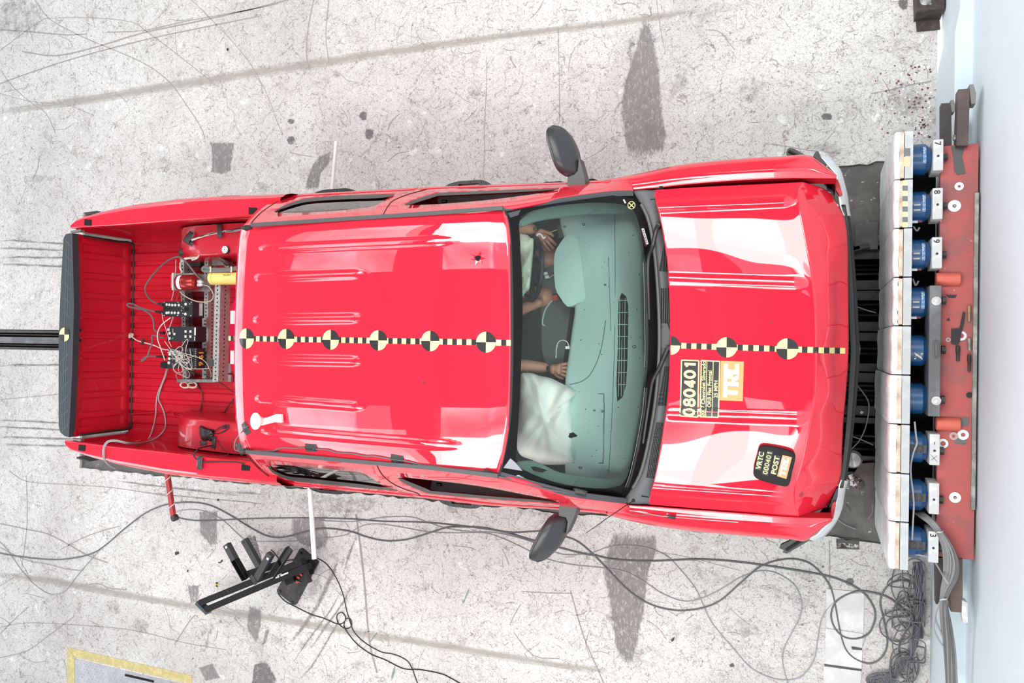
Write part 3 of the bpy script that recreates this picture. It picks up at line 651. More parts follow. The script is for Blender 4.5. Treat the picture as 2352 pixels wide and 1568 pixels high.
for s in (1, -1):
    G = L(GB[s][0], 0); B = L(GB[s][1], 0)
    def S(u, q, G=G, B=B, s=s):
        t = u / 7; a = at(G, t); b = at(B, t); p = lerp(a, b, q); p.y += s * .022 * math.sin(math.pi * max(0, min(1, q))) * sstep(7, 4, u); return p
    SIDE[s] = S
    holes = []
    for hl in HOLES[s]:
        g = (2 if hl[0][0] < 900 else 4, .6); holes.append([inv(S, x, y, g) for x, y in closed_spline(hl, 3)])
    outer = [(i * .14, 0) for i in range(51)] + [(7, j * .125) for j in range(8)] + [(7 - i * .14, 1) for i in range(51)] + [(0, 1 - j * .125) for j in range(8)]
    v, f = cdt_patch(outer, holes, (.16, .10), lambda x, y, S=S: S(x, y))
    mb = MB(); mb.add(v, f if s > 0 else [t[::-1] for t in f]); side = mb.build('cab_side', PAINT, truck, smooth=True, angle=50, solid=.02 * (1))
    for hi, h in enumerate(holes):
        mb = MB(); mb.tube([S(*p) + Vector((0, -s * .004, -.006)) for p in h], .0035, n=6, sub=1, closed=True, smooth=False); mb.build('window_seal', RUBBER, side)
        # black sweep along the lower edge of the opening
        low, wd = SWEEP[s][hi]; ins_ = []
        pa = [S(*inv(S, x, y, (2 if hi == 0 else 4, .8))) + Vector((0, s * .0015, .0015)) for x, y in low]; pb_ = [S(*inv(S, x, y + s * w, (2 if hi == 0 else 4, .8))) + Vector((0, s * .0015, .0015)) for (x, y), w in zip(low, wd)]
        pa = spline(pa, 4); pb_ = spline(pb_, 4); k_ = len(pa); mb = MB(); mb.add(pa + [lerp(a_, b_, .5) + Vector((0, s * .001, .002)) for a_, b_ in zip(pa, pb_)] + pb_, [[r_ * k_ + i, r_ * k_ + i + 1, (r_ + 1) * k_ + i + 1, (r_ + 1) * k_ + i] for r_ in (0, 1) for i in range(k_ - 1)]); mb.build('window_sweep', BLACK, side, smooth=True)
    h = holes[0]; v, f = cdt_patch(h, [], (.2, .2), lambda x, y, S=S, s=s: S(x, y) + Vector((0, -s * .005, -.003))); mb = MB(); mb.add(v, f if s > 0 else [t[::-1] for t in f]); mb.build('side_window', SGLASS, side, smooth=True)
    # door shut lines
    ln = ((879, 496), (884, 486), (893, 471), (904, 460), (930, 449), (960, 440), (980, 435)) if s > 0 else ((866, 1066), (869, 1075), (880, 1092), (902, 1110), (930, 1123), (958, 1132), (965, 1138))
    mb = MB(); mb.tube([S(*inv(S, x, y, (2.4, .4))) + Vector((0, s * .0005, .0005)) for x, y in ln], .0028, n=5, sub=3); mb.build('door_gap', GAP, side)
    ln = ((576, 515), (583, 505), (600, 488), (625, 470), (650, 456)) if s > 0 else ((563, 1039), (570, 1055), (590, 1075), (620, 1095), (648, 1106))
    mb = MB(); mb.tube([S(*inv(S, x, y, (.3, .4))) + Vector((0, s * .0005, .0005)) for x, y in ln], .0028, n=5, sub=3); mb.build('door_gap', GAP, side)
    # roof ditch moulding
    mb = MB(); mb.ribbon([P(x, y, 1.834) for x, y in (((575, 516.5), (700, 508.3), (880, 496.5), (1000, 488.5), (1154, 477)) if s > 0 else ((564, 1037.5), (712, 1050), (861, 1063.5), (1000, 1075.5), (1143, 1093)))], .021, sub=8); o = mb.build('ditch_moulding', TRIM, truck, solid=.012)
    # lower side panels and doors
    tab = SILT[s]
    def side_y(x, tab=tab): return lin(tab, x)
    bt = [(p.x, p.y) for p in spline(B, 3)]
    def panel(name, x0, x1, axle=None, s=s, side_y=side_y, bt=bt):
        def fn(u, v):
            x = lerp(x0, x1, u); yo = side_y(x); yb = lin(bt, x)
            zb = .44
            if axle is not None and abs(x - axle) < .46: zb = max(zb, .39 + math.sqrt(.46 ** 2 - (x - axle) ** 2))
            rows = ((0, yb, 1.2), (.1, lerp(yb, yo, .7), 1.155), (.22, yo, 1.08), (.35, yo, .98), (.6, yo - s * .012, .8), (.85, yo - s * .035, .6), (1, yo - s * .075, zb))
            y = lin([(r[0], r[1]) for r in rows], v); z = lin([(r[0], r[2]) for r in rows], v)
            return Vector((x, y, max(z, zb)))
        mb = MB(); mb.grid(fn, 24, 26, flip=s < 0); return mb.build(name, PAINT, truck, smooth=True, angle=50, solid=.015)
    xb = P(980, 435, 1.05).x; xf = P(1403, 417, 1.1).x + .015; xr = P(633, 453, 1.2).x
    dr = panel('rear_door', xr, xb - .003); df = panel('front_door', xb + .003, xf)
    # pull handles
    for d, a, b, y2 in ((dr, (724, 446), (818, 441), 434.5), (df, (1028, 428), (1126, 424), 415.5)) if s > 0 else ((dr, (712, 1117), (800, 1126), 1132.5), (df, (1012, 1148), (1110, 1157.5), 1164.5)):
        pa = P(*a, 1.03); pb = P(*b, 1.03); m = (pa + pb) / 2; yo = P((a[0] + b[0]) / 2, y2, 1.03).y - s * .012
        pa.y -= s * .01; pb.y -= s * .01
        mb = MB()
        pts = [pa, Vector((lerp(pa.x, pb.x, .10), lerp(pa.y, yo, .55), 1.03)), Vector((lerp(pa.x, pb.x, .30), yo, 1.03)), Vector((m.x, yo, 1.03)), Vector((lerp(pa.x, pb.x, .78), yo, 1.03)), Vector((lerp(pa.x, pb.x, .93), lerp(pb.y, yo, .6), 1.03)), pb]
        q = spline(pts, 4)
        for i in range(len(q) - 1): mb.bar(q[i], q[i + 1] + (q[i + 1] - q[i]) * .15, .020, .042)
        for e, t in ((pa, 0.16), (pb, .88)):
            mb.prism([(e.x, e.y), (lerp(pa.x, pb.x, t), yo), (lerp(pa.x, pb.x, t + (.12 if t < .5 else -.12)), yo), (lerp(pa.x, pb.x, .30 if t < .5 else .76), lerp(pa.y, pb.y, t) - s * .005)], 1.008, 1.05)
        mb.build('door_handle', BLACK, d)
    # inner door card, seen through the lowered front window
    ins = [P(x, y, 1.12) for x, y in (((1006, 459), (1010, 453), (1210, 444.5), (1270, 438), (1250, 452), (1120, 474), (1012, 482)) if s > 0 else ((990, 1120), (994, 1126), (1180, 1141), (1262, 1150), (1240, 1140), (1110, 1112), (996, 1097)))]
    mb = MB(); mb.prism([p.xy for p in ins], .62, 1.13); card = mb.build('door_card', mat('door_card_grey', (.52, .53, .54), rough=.6), df)
    a = P(1021, 463, 1.132) if s > 0 else P(1009, 1112, 1.132)
    mb = MB(); mb.box(a, (.036, .020, .006), rz=-s * .05); sw = mb.build('lock_switch', BLACK, card); mb = MB(); mb.box(a + Vector((-.002, s * .002, .004)), (.022, .006, .004)); mb.build('switch_mark', WHITEP, sw)
    # A pillar black moulding along the windshield
    mb = MB(); mb.ribbon([p + Vector((0, -s * .016, .008)) for p in spline(L(GB[s][0][4:], 0), 6)], .030, sub=2); mb.build('pillar_moulding', TRIM, truck, solid=.012)

# rear corner of the roof ditch: black end caps
for x, y in ((565, 522), (566, 1036)):
    mb = MB(); mb.lathe(P(x + 8, y, 1.795), (-1, 0, -.18), [(-.02, 0), (-.015, .012), (.03, .016), (.06, .010), (.068, 0)], n=10); mb.build('ditch_cap', RUBBER, truck)
# cab rear panel with glass
def back(u, v):
    a = at(roof_rear, v); top = P(a.x + 3, a.y, 1.74); x = lerp(top.x, -3.29, u); w = lerp(top.y, top.y * 1.44, min(1, u * 1.25)); return Vector((x, w, lerp(1.74, .55, u)))
mb = MB(); mb.grid(back, 20, 24, flip=True); mb.build('cab_back', PAINT, truck, smooth=True, solid=.01)
mb = MB(); mb.grid(lambda u, v: back(.06 + .38 * u, .12 + .76 * v) + Vector((-.006, 0, 0)), 6, 12, flip=True); mb.build('rear_window', mat('dark_glass', (.01, .012, .012), rough=.05), truck)
# high brake lamp with two clear reversing lenses
pts = [(538, 690), (530, 706), (527.5, 730), (526.5, 778), (527.5, 826), (530, 846), (538, 862)]
xs = [P(x, y, 1.765) for x, y in pts]; mb = MB(); mb.prism([p.xy for p in xs] + [(xs[-1].x + .10, xs[-1].y), (xs[0].x + .10, xs[0].y)], 1.70, 1.765)
lamp = mb.build('high_brake_lamp', mat('red_lens', (.42, .004, .035), rough=.12, coat=1.), truck)
for y0, y1 in ((713, 744), (805, 836)):
    a = P(535.5, y0, 1.767); b = P(535.5, y1, 1.767); mb = MB(); mb.box((a + b) / 2, (.040, abs(a.y - b.y), .006), bev=.003); mb.build('clear_lens', LAMPC, lamp)

# ---- windshield -------------------------------------------------------------
ws_l = [Vector((*p, z)) for p, z in (((1163, 485), 1.785), ((1171, 520), 1.80), ((1176, 580), 1.815), ((1178.5, 680), 1.825), ((1179, 790), 1.828), ((1177.5, 880), 1.825), ((1173.5, 960), 1.815), ((1163, 1030), 1.80), ((1149, 1090), 1.785))]
ws_r = [Vector((*p, z)) for p, z in (((1456, 443), 1.20), ((1486, 500), 1.215), ((1501, 575), 1.225), ((1510, 680), 1.23), ((1513, 785), 1.232), ((1508, 880), 1.23), ((1494, 980), 1.225), ((1470, 1085), 1.215), ((1434, 1147), 1.20))]
def ws(u, v):
    a = at(ws_l, max(0, min(1, v))); b = at(ws_r, max(0, min(1, v))); p = lerp(P(a.x, a.y, a.z), P(b.x, b.y, b.z), u); p.z += .030 * 4 * u * (1 - u); p.x += .02 * 4 * u * (1 - u); return p
clear = [(1192, 515), (1199, 637), (1200.5, 710), (1199, 780), (1196, 858), (1192, 940), (1187.5, 1020), (1185, 1052), (1190, 1072), (1212, 1083), (1242, 1096), (1298, 1113), (1368, 1121.5), (1411, 1119), (1432, 1108), (1445, 1082), (1458, 1030), (1470, 975), (1480, 908), (1487, 850), (1490, 785), (1489, 710), (1485, 630), (1477, 560), (1467, 512), (1455, 484), (1440, 473.5), (1423, 468.5), (1400, 466), (1368, 465), (1330, 467), (1282, 472), (1228, 482.5), (1204, 493)]
cp = [inv(ws, x, y, (.5, .5)) for x, y in closed_spline(clear, 2)]
outer = [(0, i / 24) for i in range(25)] + [(i / 12, 1) for i in range(1, 12)] + [(1, 1 - i / 24) for i in range(25)] + [(1 - i / 12, 0) for i in range(1, 12)]
v, f = cdt_patch(cp, [], (.06, .045), lambda x, y: ws(x, y)); mb = MB(); mb.add(v, [t[::-1] for t in f]); wsh = mb.build('windshield', WGLASS, truck, smooth=True)
v, f = cdt_patch(outer, [cp], (.05, .05), lambda x, y: ws(x, y)); mb = MB(); mb.add(v, [t[::-1] for t in f])
m = mat('frit_under_glass', (.006, .006, .006), rough=.3, spec=.18); mb.build('ceramic_band', m, wsh, smooth=True)
mb = MB(); mb.tube([ws(0, i / 16) + Vector((-.004, 0, .002)) for i in range(17)], .008, n=6, sub=2); mb.build('header_seal', RUBBER, wsh)
mb = MB(); mb.tube([ws(1.0, .06 + .88 * i / 16) + Vector((.004, 0, .004)) for i in range(17)], .0085, n=6, sub=2); mb.build('cowl_seal', mat('seal_grey', (.13, .13, .125), rough=.6), wsh)
WT = bvh(wsh)
def on_ws(px, py, lift=.003):
    u, q = inv(ws, px, py, (.5, .5)); p = ws(u, q); return p + Vector((.55, 0, .83)) * lift
# round target sticker with a cross, white tag, bar code strip, and the small black camera mark
mb = MB(); mb.tube([on_ws(1450 + 8.2 * math.cos(t), 471.5 + 8.6 * math.sin(t)) for t in [i * .5236 for i in range(12)]], .0022, n=5, sub=2, closed=True)
for a in (.75, 2.35): mb.ribbon([on_ws(1450 - 7 * math.cos(a), 471.5 - 7 * math.sin(a)), on_ws(1450 + 7 * math.cos(a), 471.5 + 7 * math.sin(a))], .005, smooth=False)
mb.build('cross_target', YEL, wsh, label='yellow ring with a cross')
def quad(pts, name, m, par, lift=.003, fn=on_ws):
    mb = MB(); mb.add([fn(x, y, lift) for x, y in pts], [[0, 1, 2, 3]]); return mb.build(name, m, par)
quad(((1430, 459), (1433.5, 457.5), (1438, 466), (1434.5, 467.5)), 'paper_tag', WPRINT, wsh)
quad(((1471, 525), (1479, 524), (1490, 561), (1482, 566)), 'number_plate_holder', mat('maroon', (.12, .02, .02), rough=.5), wsh, .002); st = quad(((1473, 525), (1478.5, 524.5), (1489, 560), (1484, 561.5)), 'serial_label', WPRINT, wsh, .004)
mb = MB()
for i in range(16):
    t = .06 + i * .056; mb.add([on_ws(lerp(1474.5, 1484, t), lerp(526, 560.5, t), .005), on_ws(lerp(1477.5, 1487.5, t), lerp(525.5, 559.5, t), .005), on_ws(lerp(1477.5, 1487.5, t + .02 + .02 * (i % 3 == 0)), lerp(525.5, 559.5, t + .02 + .02 * (i % 3 == 0)), .005), on_ws(lerp(1474.5, 1484, t + .02 + .02 * (i % 3 == 0)), lerp(526, 560.5, t + .02 + .02 * (i % 3 == 0)), .005)], [[0, 1, 2, 3]])
mb.build('printed_bars', TBLK, st)
mb = MB(); c = on_ws(1314, 999, .004); mb.add([on_ws(1314 + (9.5 + 2.5 * math.sin(3 * t + 1)) * math.cos(t), 999 + (6.2 + 1.2 * math.sin(4 * t)) * math.sin(t), .004) for t in [i * .449 for i in range(14)]], [list(range(14))]); mb.build('black_blot', DARK, wsh)
# sensor housings tucked in the upper glass corners
quad(((1166, 489), (1196, 482), (1190, 494), (1172, 500)), 'corner_patch', TRIM, wsh, .002); quad(((1156, 1074), (1172, 1052), (1184, 1062), (1200, 1081)), 'corner_patch', mat('corner_patch_pale', (.34, .35, .38), rough=.3), wsh, .002); quad(((1184, 1092), (1191, 1090), (1212, 1101), (1205, 1101)), 'corner_patch', MATS['corner_patch_pale'], wsh, .002)

# ---- cowl, grilles and wipers ------------------------------------------------
cw_l = [Vector((*p, 0)) for p in ((1452, 438), (1484, 490), (1500, 560), (1511, 680), (1514, 785), (1509, 880), (1496, 980), (1472, 1085), (1428, 1154))]
cw_r = [Vector((*p, 0)) for p in ((1506, 437), (1517, 490), (1530, 570), (1541, 690), (1542, 790), (1539, 890), (1530, 980), (1510, 1090), (1492, 1157))]
def cowl(u, v):
    a = at(cw_l, v); b = at(cw_r, v); z = 1.205 + .018 * math.sin(math.pi * u) - .02 * u + (.012 if .25 < u < .55 else 0) * 0; p = lerp(P(a.x, a.y, 1.205), P(b.x, b.y, 1.19), u); p.z = z; return p
mb = MB(); mb.grid(cowl, 14, 70, flip=True); cw = mb.build('cowl', COWLM, truck, smooth=True, solid=.006); CT = bvh(cw)
def gr(x): 
    return {}
def grille(name, quadpx, kind):
    a, b, c, d = [Vector(q) for q in quadpx]          # rear-top, front-top, front-bottom, rear-bottom
    nx = max(3, int((b - a).length / 3.0)); ny = max(3, int((d - a).length / 3.0))
    pt = lambda u, v, l=.002: hit(CT, *(lerp(lerp(a, b, u), lerp(d, c, u), v)), l, 1.2)
    mb = MB(); mb.grid(lambda v, u: pt(u, v, .003), 16, 8); o = mb.build(name, DARK, cw)
    mb = MB()
    if kind == 'mesh':
        for i in range(nx + 1): mb.tube([pt(i / nx, j / 10, .0045) for j in range(11)], .0009, n=4, sub=1)
        for j in range(ny + 1): mb.tube([pt(k_ / 4, j / ny, .0045) for k_ in range(5)], .0009, n=4, sub=1)
        mb.build('mesh_wires', COWLM, o, kind='stuff')
    else:
        for i in range(6): 
            mb = MB(); mb.tube([pt(i / 5, j / 8, .005) for j in range(9)], .0022, n=5, sub=1); mb.build('louvre', COWLM, o)
grille('vent_grille', ((1524, 554), (1528, 556), (1533, 624), (1514, 622)), 'mesh')
grille('vent_grille', ((1518, 662), (1536, 662), (1538, 742), (1519, 742)), 'louvre')
grille('vent_grille', ((1526, 842), (1537, 842), (1530, 931), (1511, 931)), 'mesh')
grille('vent_grille', ((1508, 970), (1523, 970), (1502, 1098), (1484, 1096)), 'mesh')
for px in (((1493, 457), (1509, 456), (1509, 458), (1493, 459)), ((1473, 1137), (1490, 1140), (1490, 1142), (1473, 1139.5))):
    mb = MB(); mb.add([hit(CT, x, y, .003) for x, y in px], [[0, 1, 2, 3]]); mb.build('cowl_slot', DARK, cw)
mb = MB(); c = hit(CT, 1455, 1149, .003); mb.cyl(c, c + Vector((0, 0, .012)), .010, .008, n=12); ant = mb.build('antenna_base', RUBBER, cw)
mb = MB(); mb.tube([c + Vector((0, 0, .008)), P(1400, 1186, 1.52), P(1346, 1224, 1.80)], lambda t: .0026 - .0010 * t, n=5, sub=4); mb.build('antenna_mast', CABLEK, cw)
def wiper(arm, blade, pivot):
    mb = MB(); c = P(*pivot, 1.235); mb.cyl(c - Vector((0, 0, .02)), c + Vector((0, 0, .012)), .018, .014, n=14); w = mb.build('wiper', BLACK, truck)
    mb = MB(); mb.tube([c + Vector((0, 0, .004))] + [on_ws(x, y, .030) if i > 0 else P(x, y, 1.255) for i, (x, y) in enumerate(arm)], lambda t: .0125 - .005 * t, n=6, sub=4); mb.build('wiper_arm', BLACK, w)
    mb = MB(); mb.tube([on_ws(x, y, .014) for x, y in blade], lambda t: .0055 + .0035 * (.42 < t < .58), n=6, sub=6); mb.build('wiper_blade', RUBBER, w)
    mb = MB(); mb.tube([on_ws(x - 3, y, .005) for x, y in blade], .0028, n=4, sub=2); mb.build('wiper_rubber', mat('wiper_rubber', (.10, .10, .105), rough=.5), w)
wiper(((1506, 533), (1494, 566), (1485, 592), (1483, 620), (1484, 668), (1486, 734)), ((1480, 604), (1482, 660), (1483, 735), (1484, 790), (1483, 842)), (1511, 518))
wiper(((1524, 822), (1509, 845), (1495, 872), (1490, 895), (1482, 948), (1472, 1016)), ((1483, 890), (1478, 945), (1465, 1018), (1450, 1085), (1439, 1117)), (1534, 800))
mb = MB(); mb.prism([P(x, y, 1.2).xy for x, y in ((1516, 760), (1534, 742), (1540, 760), (1538, 800), (1518, 800))], 1.205, 1.222); mb.build('cowl_cover', TRIM, cw)

# ---- hood ---------------------------------------------------------------------
hood_rows = [
    [(1500.5, 436.5, 1.185), (1512, 485, 1.222), (1525, 550, 1.242), (1533.5, 615, 1.25), (1538, 702, 1.255), (1538, 800, 1.257), (1536, 880, 1.253), (1529, 945, 1.248), (1513, 1050, 1.232), (1498, 1118, 1.215), (1488, 1158, 1.185)],
    [(1600, 430, 1.16), (1608, 480, 1.205), (1617, 550, 1.232), (1624, 620, 1.242), (1628, 705, 1.25), (1628, 800, 1.252), (1626, 885, 1.248), (1618, 950, 1.24), (1604, 1050, 1.222), (1592, 1124, 1.20), (1586, 1166, 1.16)],
    [(1720, 424, 1.125), (1726, 476, 1.18), (1733, 550, 1.21), (1739, 625, 1.228), (1742, 706, 1.235), (1742, 802, 1.238), (1741, 890, 1.233), (1735, 955, 1.225), (1722, 1056, 1.205), (1712, 1132, 1.175), (1706, 1175.5, 1.12)],
    [(1800, 420, 1.105), (1806, 470, 1.165), (1812, 550, 1.20), (1820, 628, 1.218), (1824, 708, 1.225), (1824, 803, 1.227), (1822, 893, 1.223), (1814, 958, 1.215), (1800, 1056, 1.195), (1790, 1134, 1.162), (1786, 1183, 1.10)],
    [(1845, 418, 1.095), (1832, 447, 1.15), (1848, 545, 1.195), (1864, 632, 1.212), (1872, 708, 1.22), (1874, 804, 1.222), (1871, 896, 1.218), (1862, 962, 1.208), (1844, 1052, 1.185), (1824, 1132, 1.15), (1833, 1187, 1.085)]]
nose_rows = [hood_rows[-1],
    [(1868, 425, 1.03), (1866, 470, 1.10), (1890, 555, 1.125), (1904, 635, 1.135), (1906, 712, 1.14), (1906, 805, 1.14), (1903, 896, 1.138), (1896, 962, 1.13), (1880, 1052, 1.105), (1858, 1128, 1.08), (1858, 1180, 1.02)],
    [(1886, 431, .985), (1898, 478, 1.03), (1921, 555, 1.055), (1926, 640, 1.045), (1924, 712, 1.05), (1924, 805, 1.05), (1922, 896, 1.05), (1918, 960, 1.05), (1908, 1050, 1.035), (1890, 1122, 1.01), (1878, 1172, .97)],
    [(1908, 442, .91), (1938, 496, .94), (1947, 555, .955), (1948, 640, .965), (1949, 712, .97), (1949, 805, .97), (1944, 896, .965), (1938, 960, .96), (1934, 1040, .945), (1929, 1104, .92), (1899, 1165, .89)]]
def rows_s(rows):
    W = [L(r, 0) for r in rows]
    def S(u, v):
        return at([at(r, v) for r in W], u)
    return S
HR = [(P(*a), P(*b)) for a, b in (((1516, 640, 1.25), (1858, 652, 1.21)), ((1520, 949, 1.25), (1866, 960, 1.21)))]
HR2 = [(P(*a), P(*b)) for a, b in (((1460, 476, 1.21), (1838, 458, 1.15)), ((1440, 1118, 1.21), (1836, 1150, 1.15)))]
hs = rows_s(hood_rows); ns = rows_s(nose_rows)
def hood_f(u, v):
    p = hs(u, v); p.z += rib_h(p, HR, .034, .010) + rib_h(p, HR2, .040, .012)
    # soft dents by the buckle
    p.z += .0022 * math.sin(p.x * 7 + 2.1 * p.y + .6) * math.sin(p.y * 4.2 + .5 + p.x) + .003 * sstep(.55, 1, u) * math.sin(p.y * 9 + 3 * p.x)
    return p
def nose_f(u, v):
    p = ns(u, v); e = math.sin(math.pi * u)
    p.z += e * (.006 * math.sin(v * 23) + .005 * math.sin(v * 41 + 1.3 + 2 * u)); p.x += .004 * e * math.sin(v * 33 + .5); 
    d = abs(v - .115); p.z += .020 * max(0, 1 - d / .05) * (1 - u) * sstep(0, .2, u); d = abs(v - .885); p.z += .018 * max(0, 1 - d / .05) * (1 - u) * sstep(0, .2, u)
    return p
mb = MB(); mb.grid(hood_f, 90, 170, flip=True); hood = mb.build('hood', PAINT, truck, smooth=True, angle=40, solid=.006)
mb = MB(); mb.grid(nose_f, 26, 150, flip=True); mb.build('hood_nose', PAINT, hood, smooth=True, angle=28, solid=.006, label='buckled front lip of the hood')
nose = bpy.data.objects['hood_nose']; HT = bvh(hood, nose)
for x, y, r in ((1831, 433.5, .010), (1838, 1134, .014), (1772, 740, .008), (975, 878, .010)):
    T = RT if x < 1200 else HT; c = hit(T, x, y, .0015); mb = MB(); mb.add([c + Vector((r * math.cos(i * .63), r * math.sin(i * .63), 0)) for i in range(10)], [list(range(10))]); mb.build('pin_dent', mat('dent_red', (.30, .004, .012), rough=.5), hood if x > 1200 else roof)

# ---- fenders --------------------------------------------------------------------
FEN = {1: ([(1396, 441.5), (1480, 434.5), (1562, 425), (1672, 416), (1782, 410), (1867, 409), (1921, 409.5)], [(1400, 416), (1480, 400), (1562, 381), (1672, 368), (1782, 360.5), (1866, 359), (1922, 404)]),
       -1: ([(1404, 1156), (1480, 1161.5), (1580, 1169), (1712, 1179), (1812, 1187), (1862, 1189), (1909, 1190)], [(1404, 1179), (1480, 1199), (1580, 1216), (1712, 1229), (1812, 1237.5), (1856, 1239), (1912, 1193)])}
ZI = [1.195, 1.18, 1.155, 1.125, 1.10, 1.075, 1.06]
for s in (1, -1):
    I = [P(x, y, z) for (x, y), z in zip(FEN[s][0], ZI)]; O = [P(x, y, .97) for x, y in FEN[s][1]]
    def fen(u, v, I=I, O=O, s=s):
        uu = u * 6
        def g(A):
            if uu > 5: return lerp(A[5], A[6], uu - 5)
            return at(A, u)
        a = g(I); b = g(O); zb = .45; ax = -.34
        if v < .6:
            t = v / .6; e = math.sin(t * math.pi / 2); p = lerp(a, b, e * .35 + t * .65); z = .97 + (a.z - .97) * max(0, 1 - t ** 2.2) ** .6
            z += .007 * math.exp(-((t - .30) / .05) ** 2)
            return Vector((p.x, p.y, z))
        t = (v - .6) / .4; z1 = .45
        if abs(b.x - ax) < .46: z1 = max(z1, .39 + math.sqrt(.46 ** 2 - (b.x - ax) ** 2))
        return Vector((b.x, b.y - s * .03 * t * t, lerp(.97, z1, t)))
    mb = MB(); mb.grid(fen, 80, 40, flip=s < 0); fo = mb.build('fender', PAINT, truck, smooth=True, angle=50, solid=.008)
    # fender lip towards the engine bay
    mb = MB(); mb.grid(lambda u, v, I=I: Vector((at(I, .12 + .88 * u).x, at(I, .12 + .88 * u).y - s * .018 * v, at(I, .12 + .88 * u).z - .06 * v)), 30, 3, flip=s > 0); mb.build('fender_flange', PAINT_DULL, fo, smooth=True)
    # loose liner flap pushed out behind the corner
    if s > 0: q = [(1806, 352), (1808, 344), (1814, 339.5), (1824, 342), (1850, 356), (1868, 372), (1850, 380), (1812, 362)]
    else: q = [(1790, 1258), (1793, 1251), (1826, 1236), (1850, 1230), (1860, 1240), (1808, 1270.5), (1798, 1268), (1800, 1262)]
    mb = MB(); mb.prism([P(x, y, .80).xy for x, y in q], .77, .805); lf = mb.build('liner_flap', BLACK, fo)
    mb = MB(); a, b = ((1812, 347), (1850, 366)) if s > 0 else ((1806, 1263), (1846, 1238)); mb.tube([P(*a, .808), P((a[0] + b[0]) / 2, (a[1] + b[1]) / 2, .812), P(*b, .808)], .009, n=6); mb.build('flap_rib', BLACK, lf)
    # headlight: chrome bowl behind a clear lens, broken away from the fender
    if s > 0:
        up_ = [(1872, 356), (1880, 349), (1892, 354), (1908, 370), (1922, 392), (1932, 418), (1940, 445), (1945, 480), (1947, 500)]; dn = [(1878, 362), (1886, 364), (1898, 378), (1910, 392), (1919, 403), (1922, 424), (1925, 448), (1929, 478), (1937, 496)]
    else:
        up_ = [(1858, 1242), (1878, 1237), (1892, 1226), (1906, 1208), (1918, 1188), (1928, 1165), (1932, 1140), (1936, 1118), (1943, 1103)]; dn = [(1856, 1236), (1874, 1226), (1886, 1214), (1900, 1200), (1909, 1185), (1916, 1160), (1920, 1138), (1925, 1115), (1930, 1101)]
    U = [P(x, y, .78) for x, y in up_]; D = [P(x, y, .90) for x, y in dn]
    mb = MB(); mb.grid(lambda u, v, U=U, D=D: lerp(at(D, u), at(U, u), v) + Vector((.022 * math.sin(math.pi * v), 0, .012 * math.sin(math.pi * v))), 30, 8, flip=s > 0); hl = mb.build('headlight', LAMPC, truck, smooth=True, solid=.006)
    mb = MB(); mb.tube([p + Vector((.006, 0, -.01)) for p in U], .010, n=6, sub=3); mb.build('bumper_edge', mat('chrome', (.75, .75, .77), rough=.15, metal=1.), hl)
    mb = MB(); mb.grid(lambda u, v, U=U, D=D: lerp(at(D, u), at(U, u), v) + Vector((-.05, 0, -.09)), 12, 3); mb.build('lamp_bowl', BLACK, hl)
    q = [(1868, 358), (1874, 348), (1880, 348), (1886, 362), (1898, 378), (1892, 382)] if s > 0 else [(1918, 1160), (1924, 1140), (1926, 1118), (1920, 1124), (1910, 1150), (1904, 1166)]
    mb = MB(); mb.prism([P(x, y, .92).xy for x, y in q], .86, .925); mb.build('lamp_bracket', BLACK, hl)
    q = [(1924, 411), (1929, 424), (1935, 446), (1928, 448), (1920, 436), (1918, 418)] if s > 0 else [(1918, 1150), (1920, 1160), (1914, 1190), (1910, 1192), (1908, 1172), (1912, 1156)]
    mb = MB(); mb.prism([P(x, y, .95).xy for x, y in q], .90, .955); mb.build('bent_bracket', PAINT_DULL, hl, label='torn red bracket beside the lamp')
# engine bay below the gaps, radiator support, crushed bumper strip
mb = MB(); mb.prism([(-.80, .84), (.02, .84), (.10, .55), (.12, -.55), (.02, -.86), (-.80, -.86)], .5, .82); mb.build('engine_bay', DARK, truck)
st = [Vector((*p, 0)) for p in ((1940, 470), (1949, 520), (1952, 580), (1957, 660), (1960, 740), (1963, 810), (1959, 880), (1955, 950), (1948, 1030), (1941, 1085), (1936, 1120))]
st2 = [Vector((*p, 0)) for p in ((1946, 470), (1954, 520), (1960, 580), (1966, 660), (1970, 740), (1973, 810), (1969, 880), (1963, 950), (1954, 1030), (1946, 1085), (1940, 1120))]
def strip(u, v):
    a = at(st, u); b = at(st2, u); pa = P(a.x - 10, a.y, .90); pb = P(b.x, b.y, .74)
    k = ((0, pa, .90), (.25, lerp(pa, pb, .55), .90), (.4, lerp(pa, pb, .7), .885), (.5, lerp(pa, pb, .72), .865), (.62, lerp(pa, pb, .95), .862), (.75, pb, .84), (1, pb, .55)); 
    return Vector((lin([(q[0], q[1].x) for q in k], v), pa.y, lin([(q[0], q[2]) for q in k], v)))
mb = MB(); mb.grid(strip, 60, 24); bs = mb.build('bumper_cover', BLACK, truck, smooth=True, angle=30, solid=.01)
mb = MB(); mb.prism([P(x, y, .84).xy for x, y in ((1964, 770), (1971, 762), (1976, 800), (1972, 850), (1964, 862))], .80, .845); mb.build('torn_plate', mat('bare_plywood_brown', (.24, .21, .15), rough=.8), bs, label='torn tan strip stuck to the bumper')

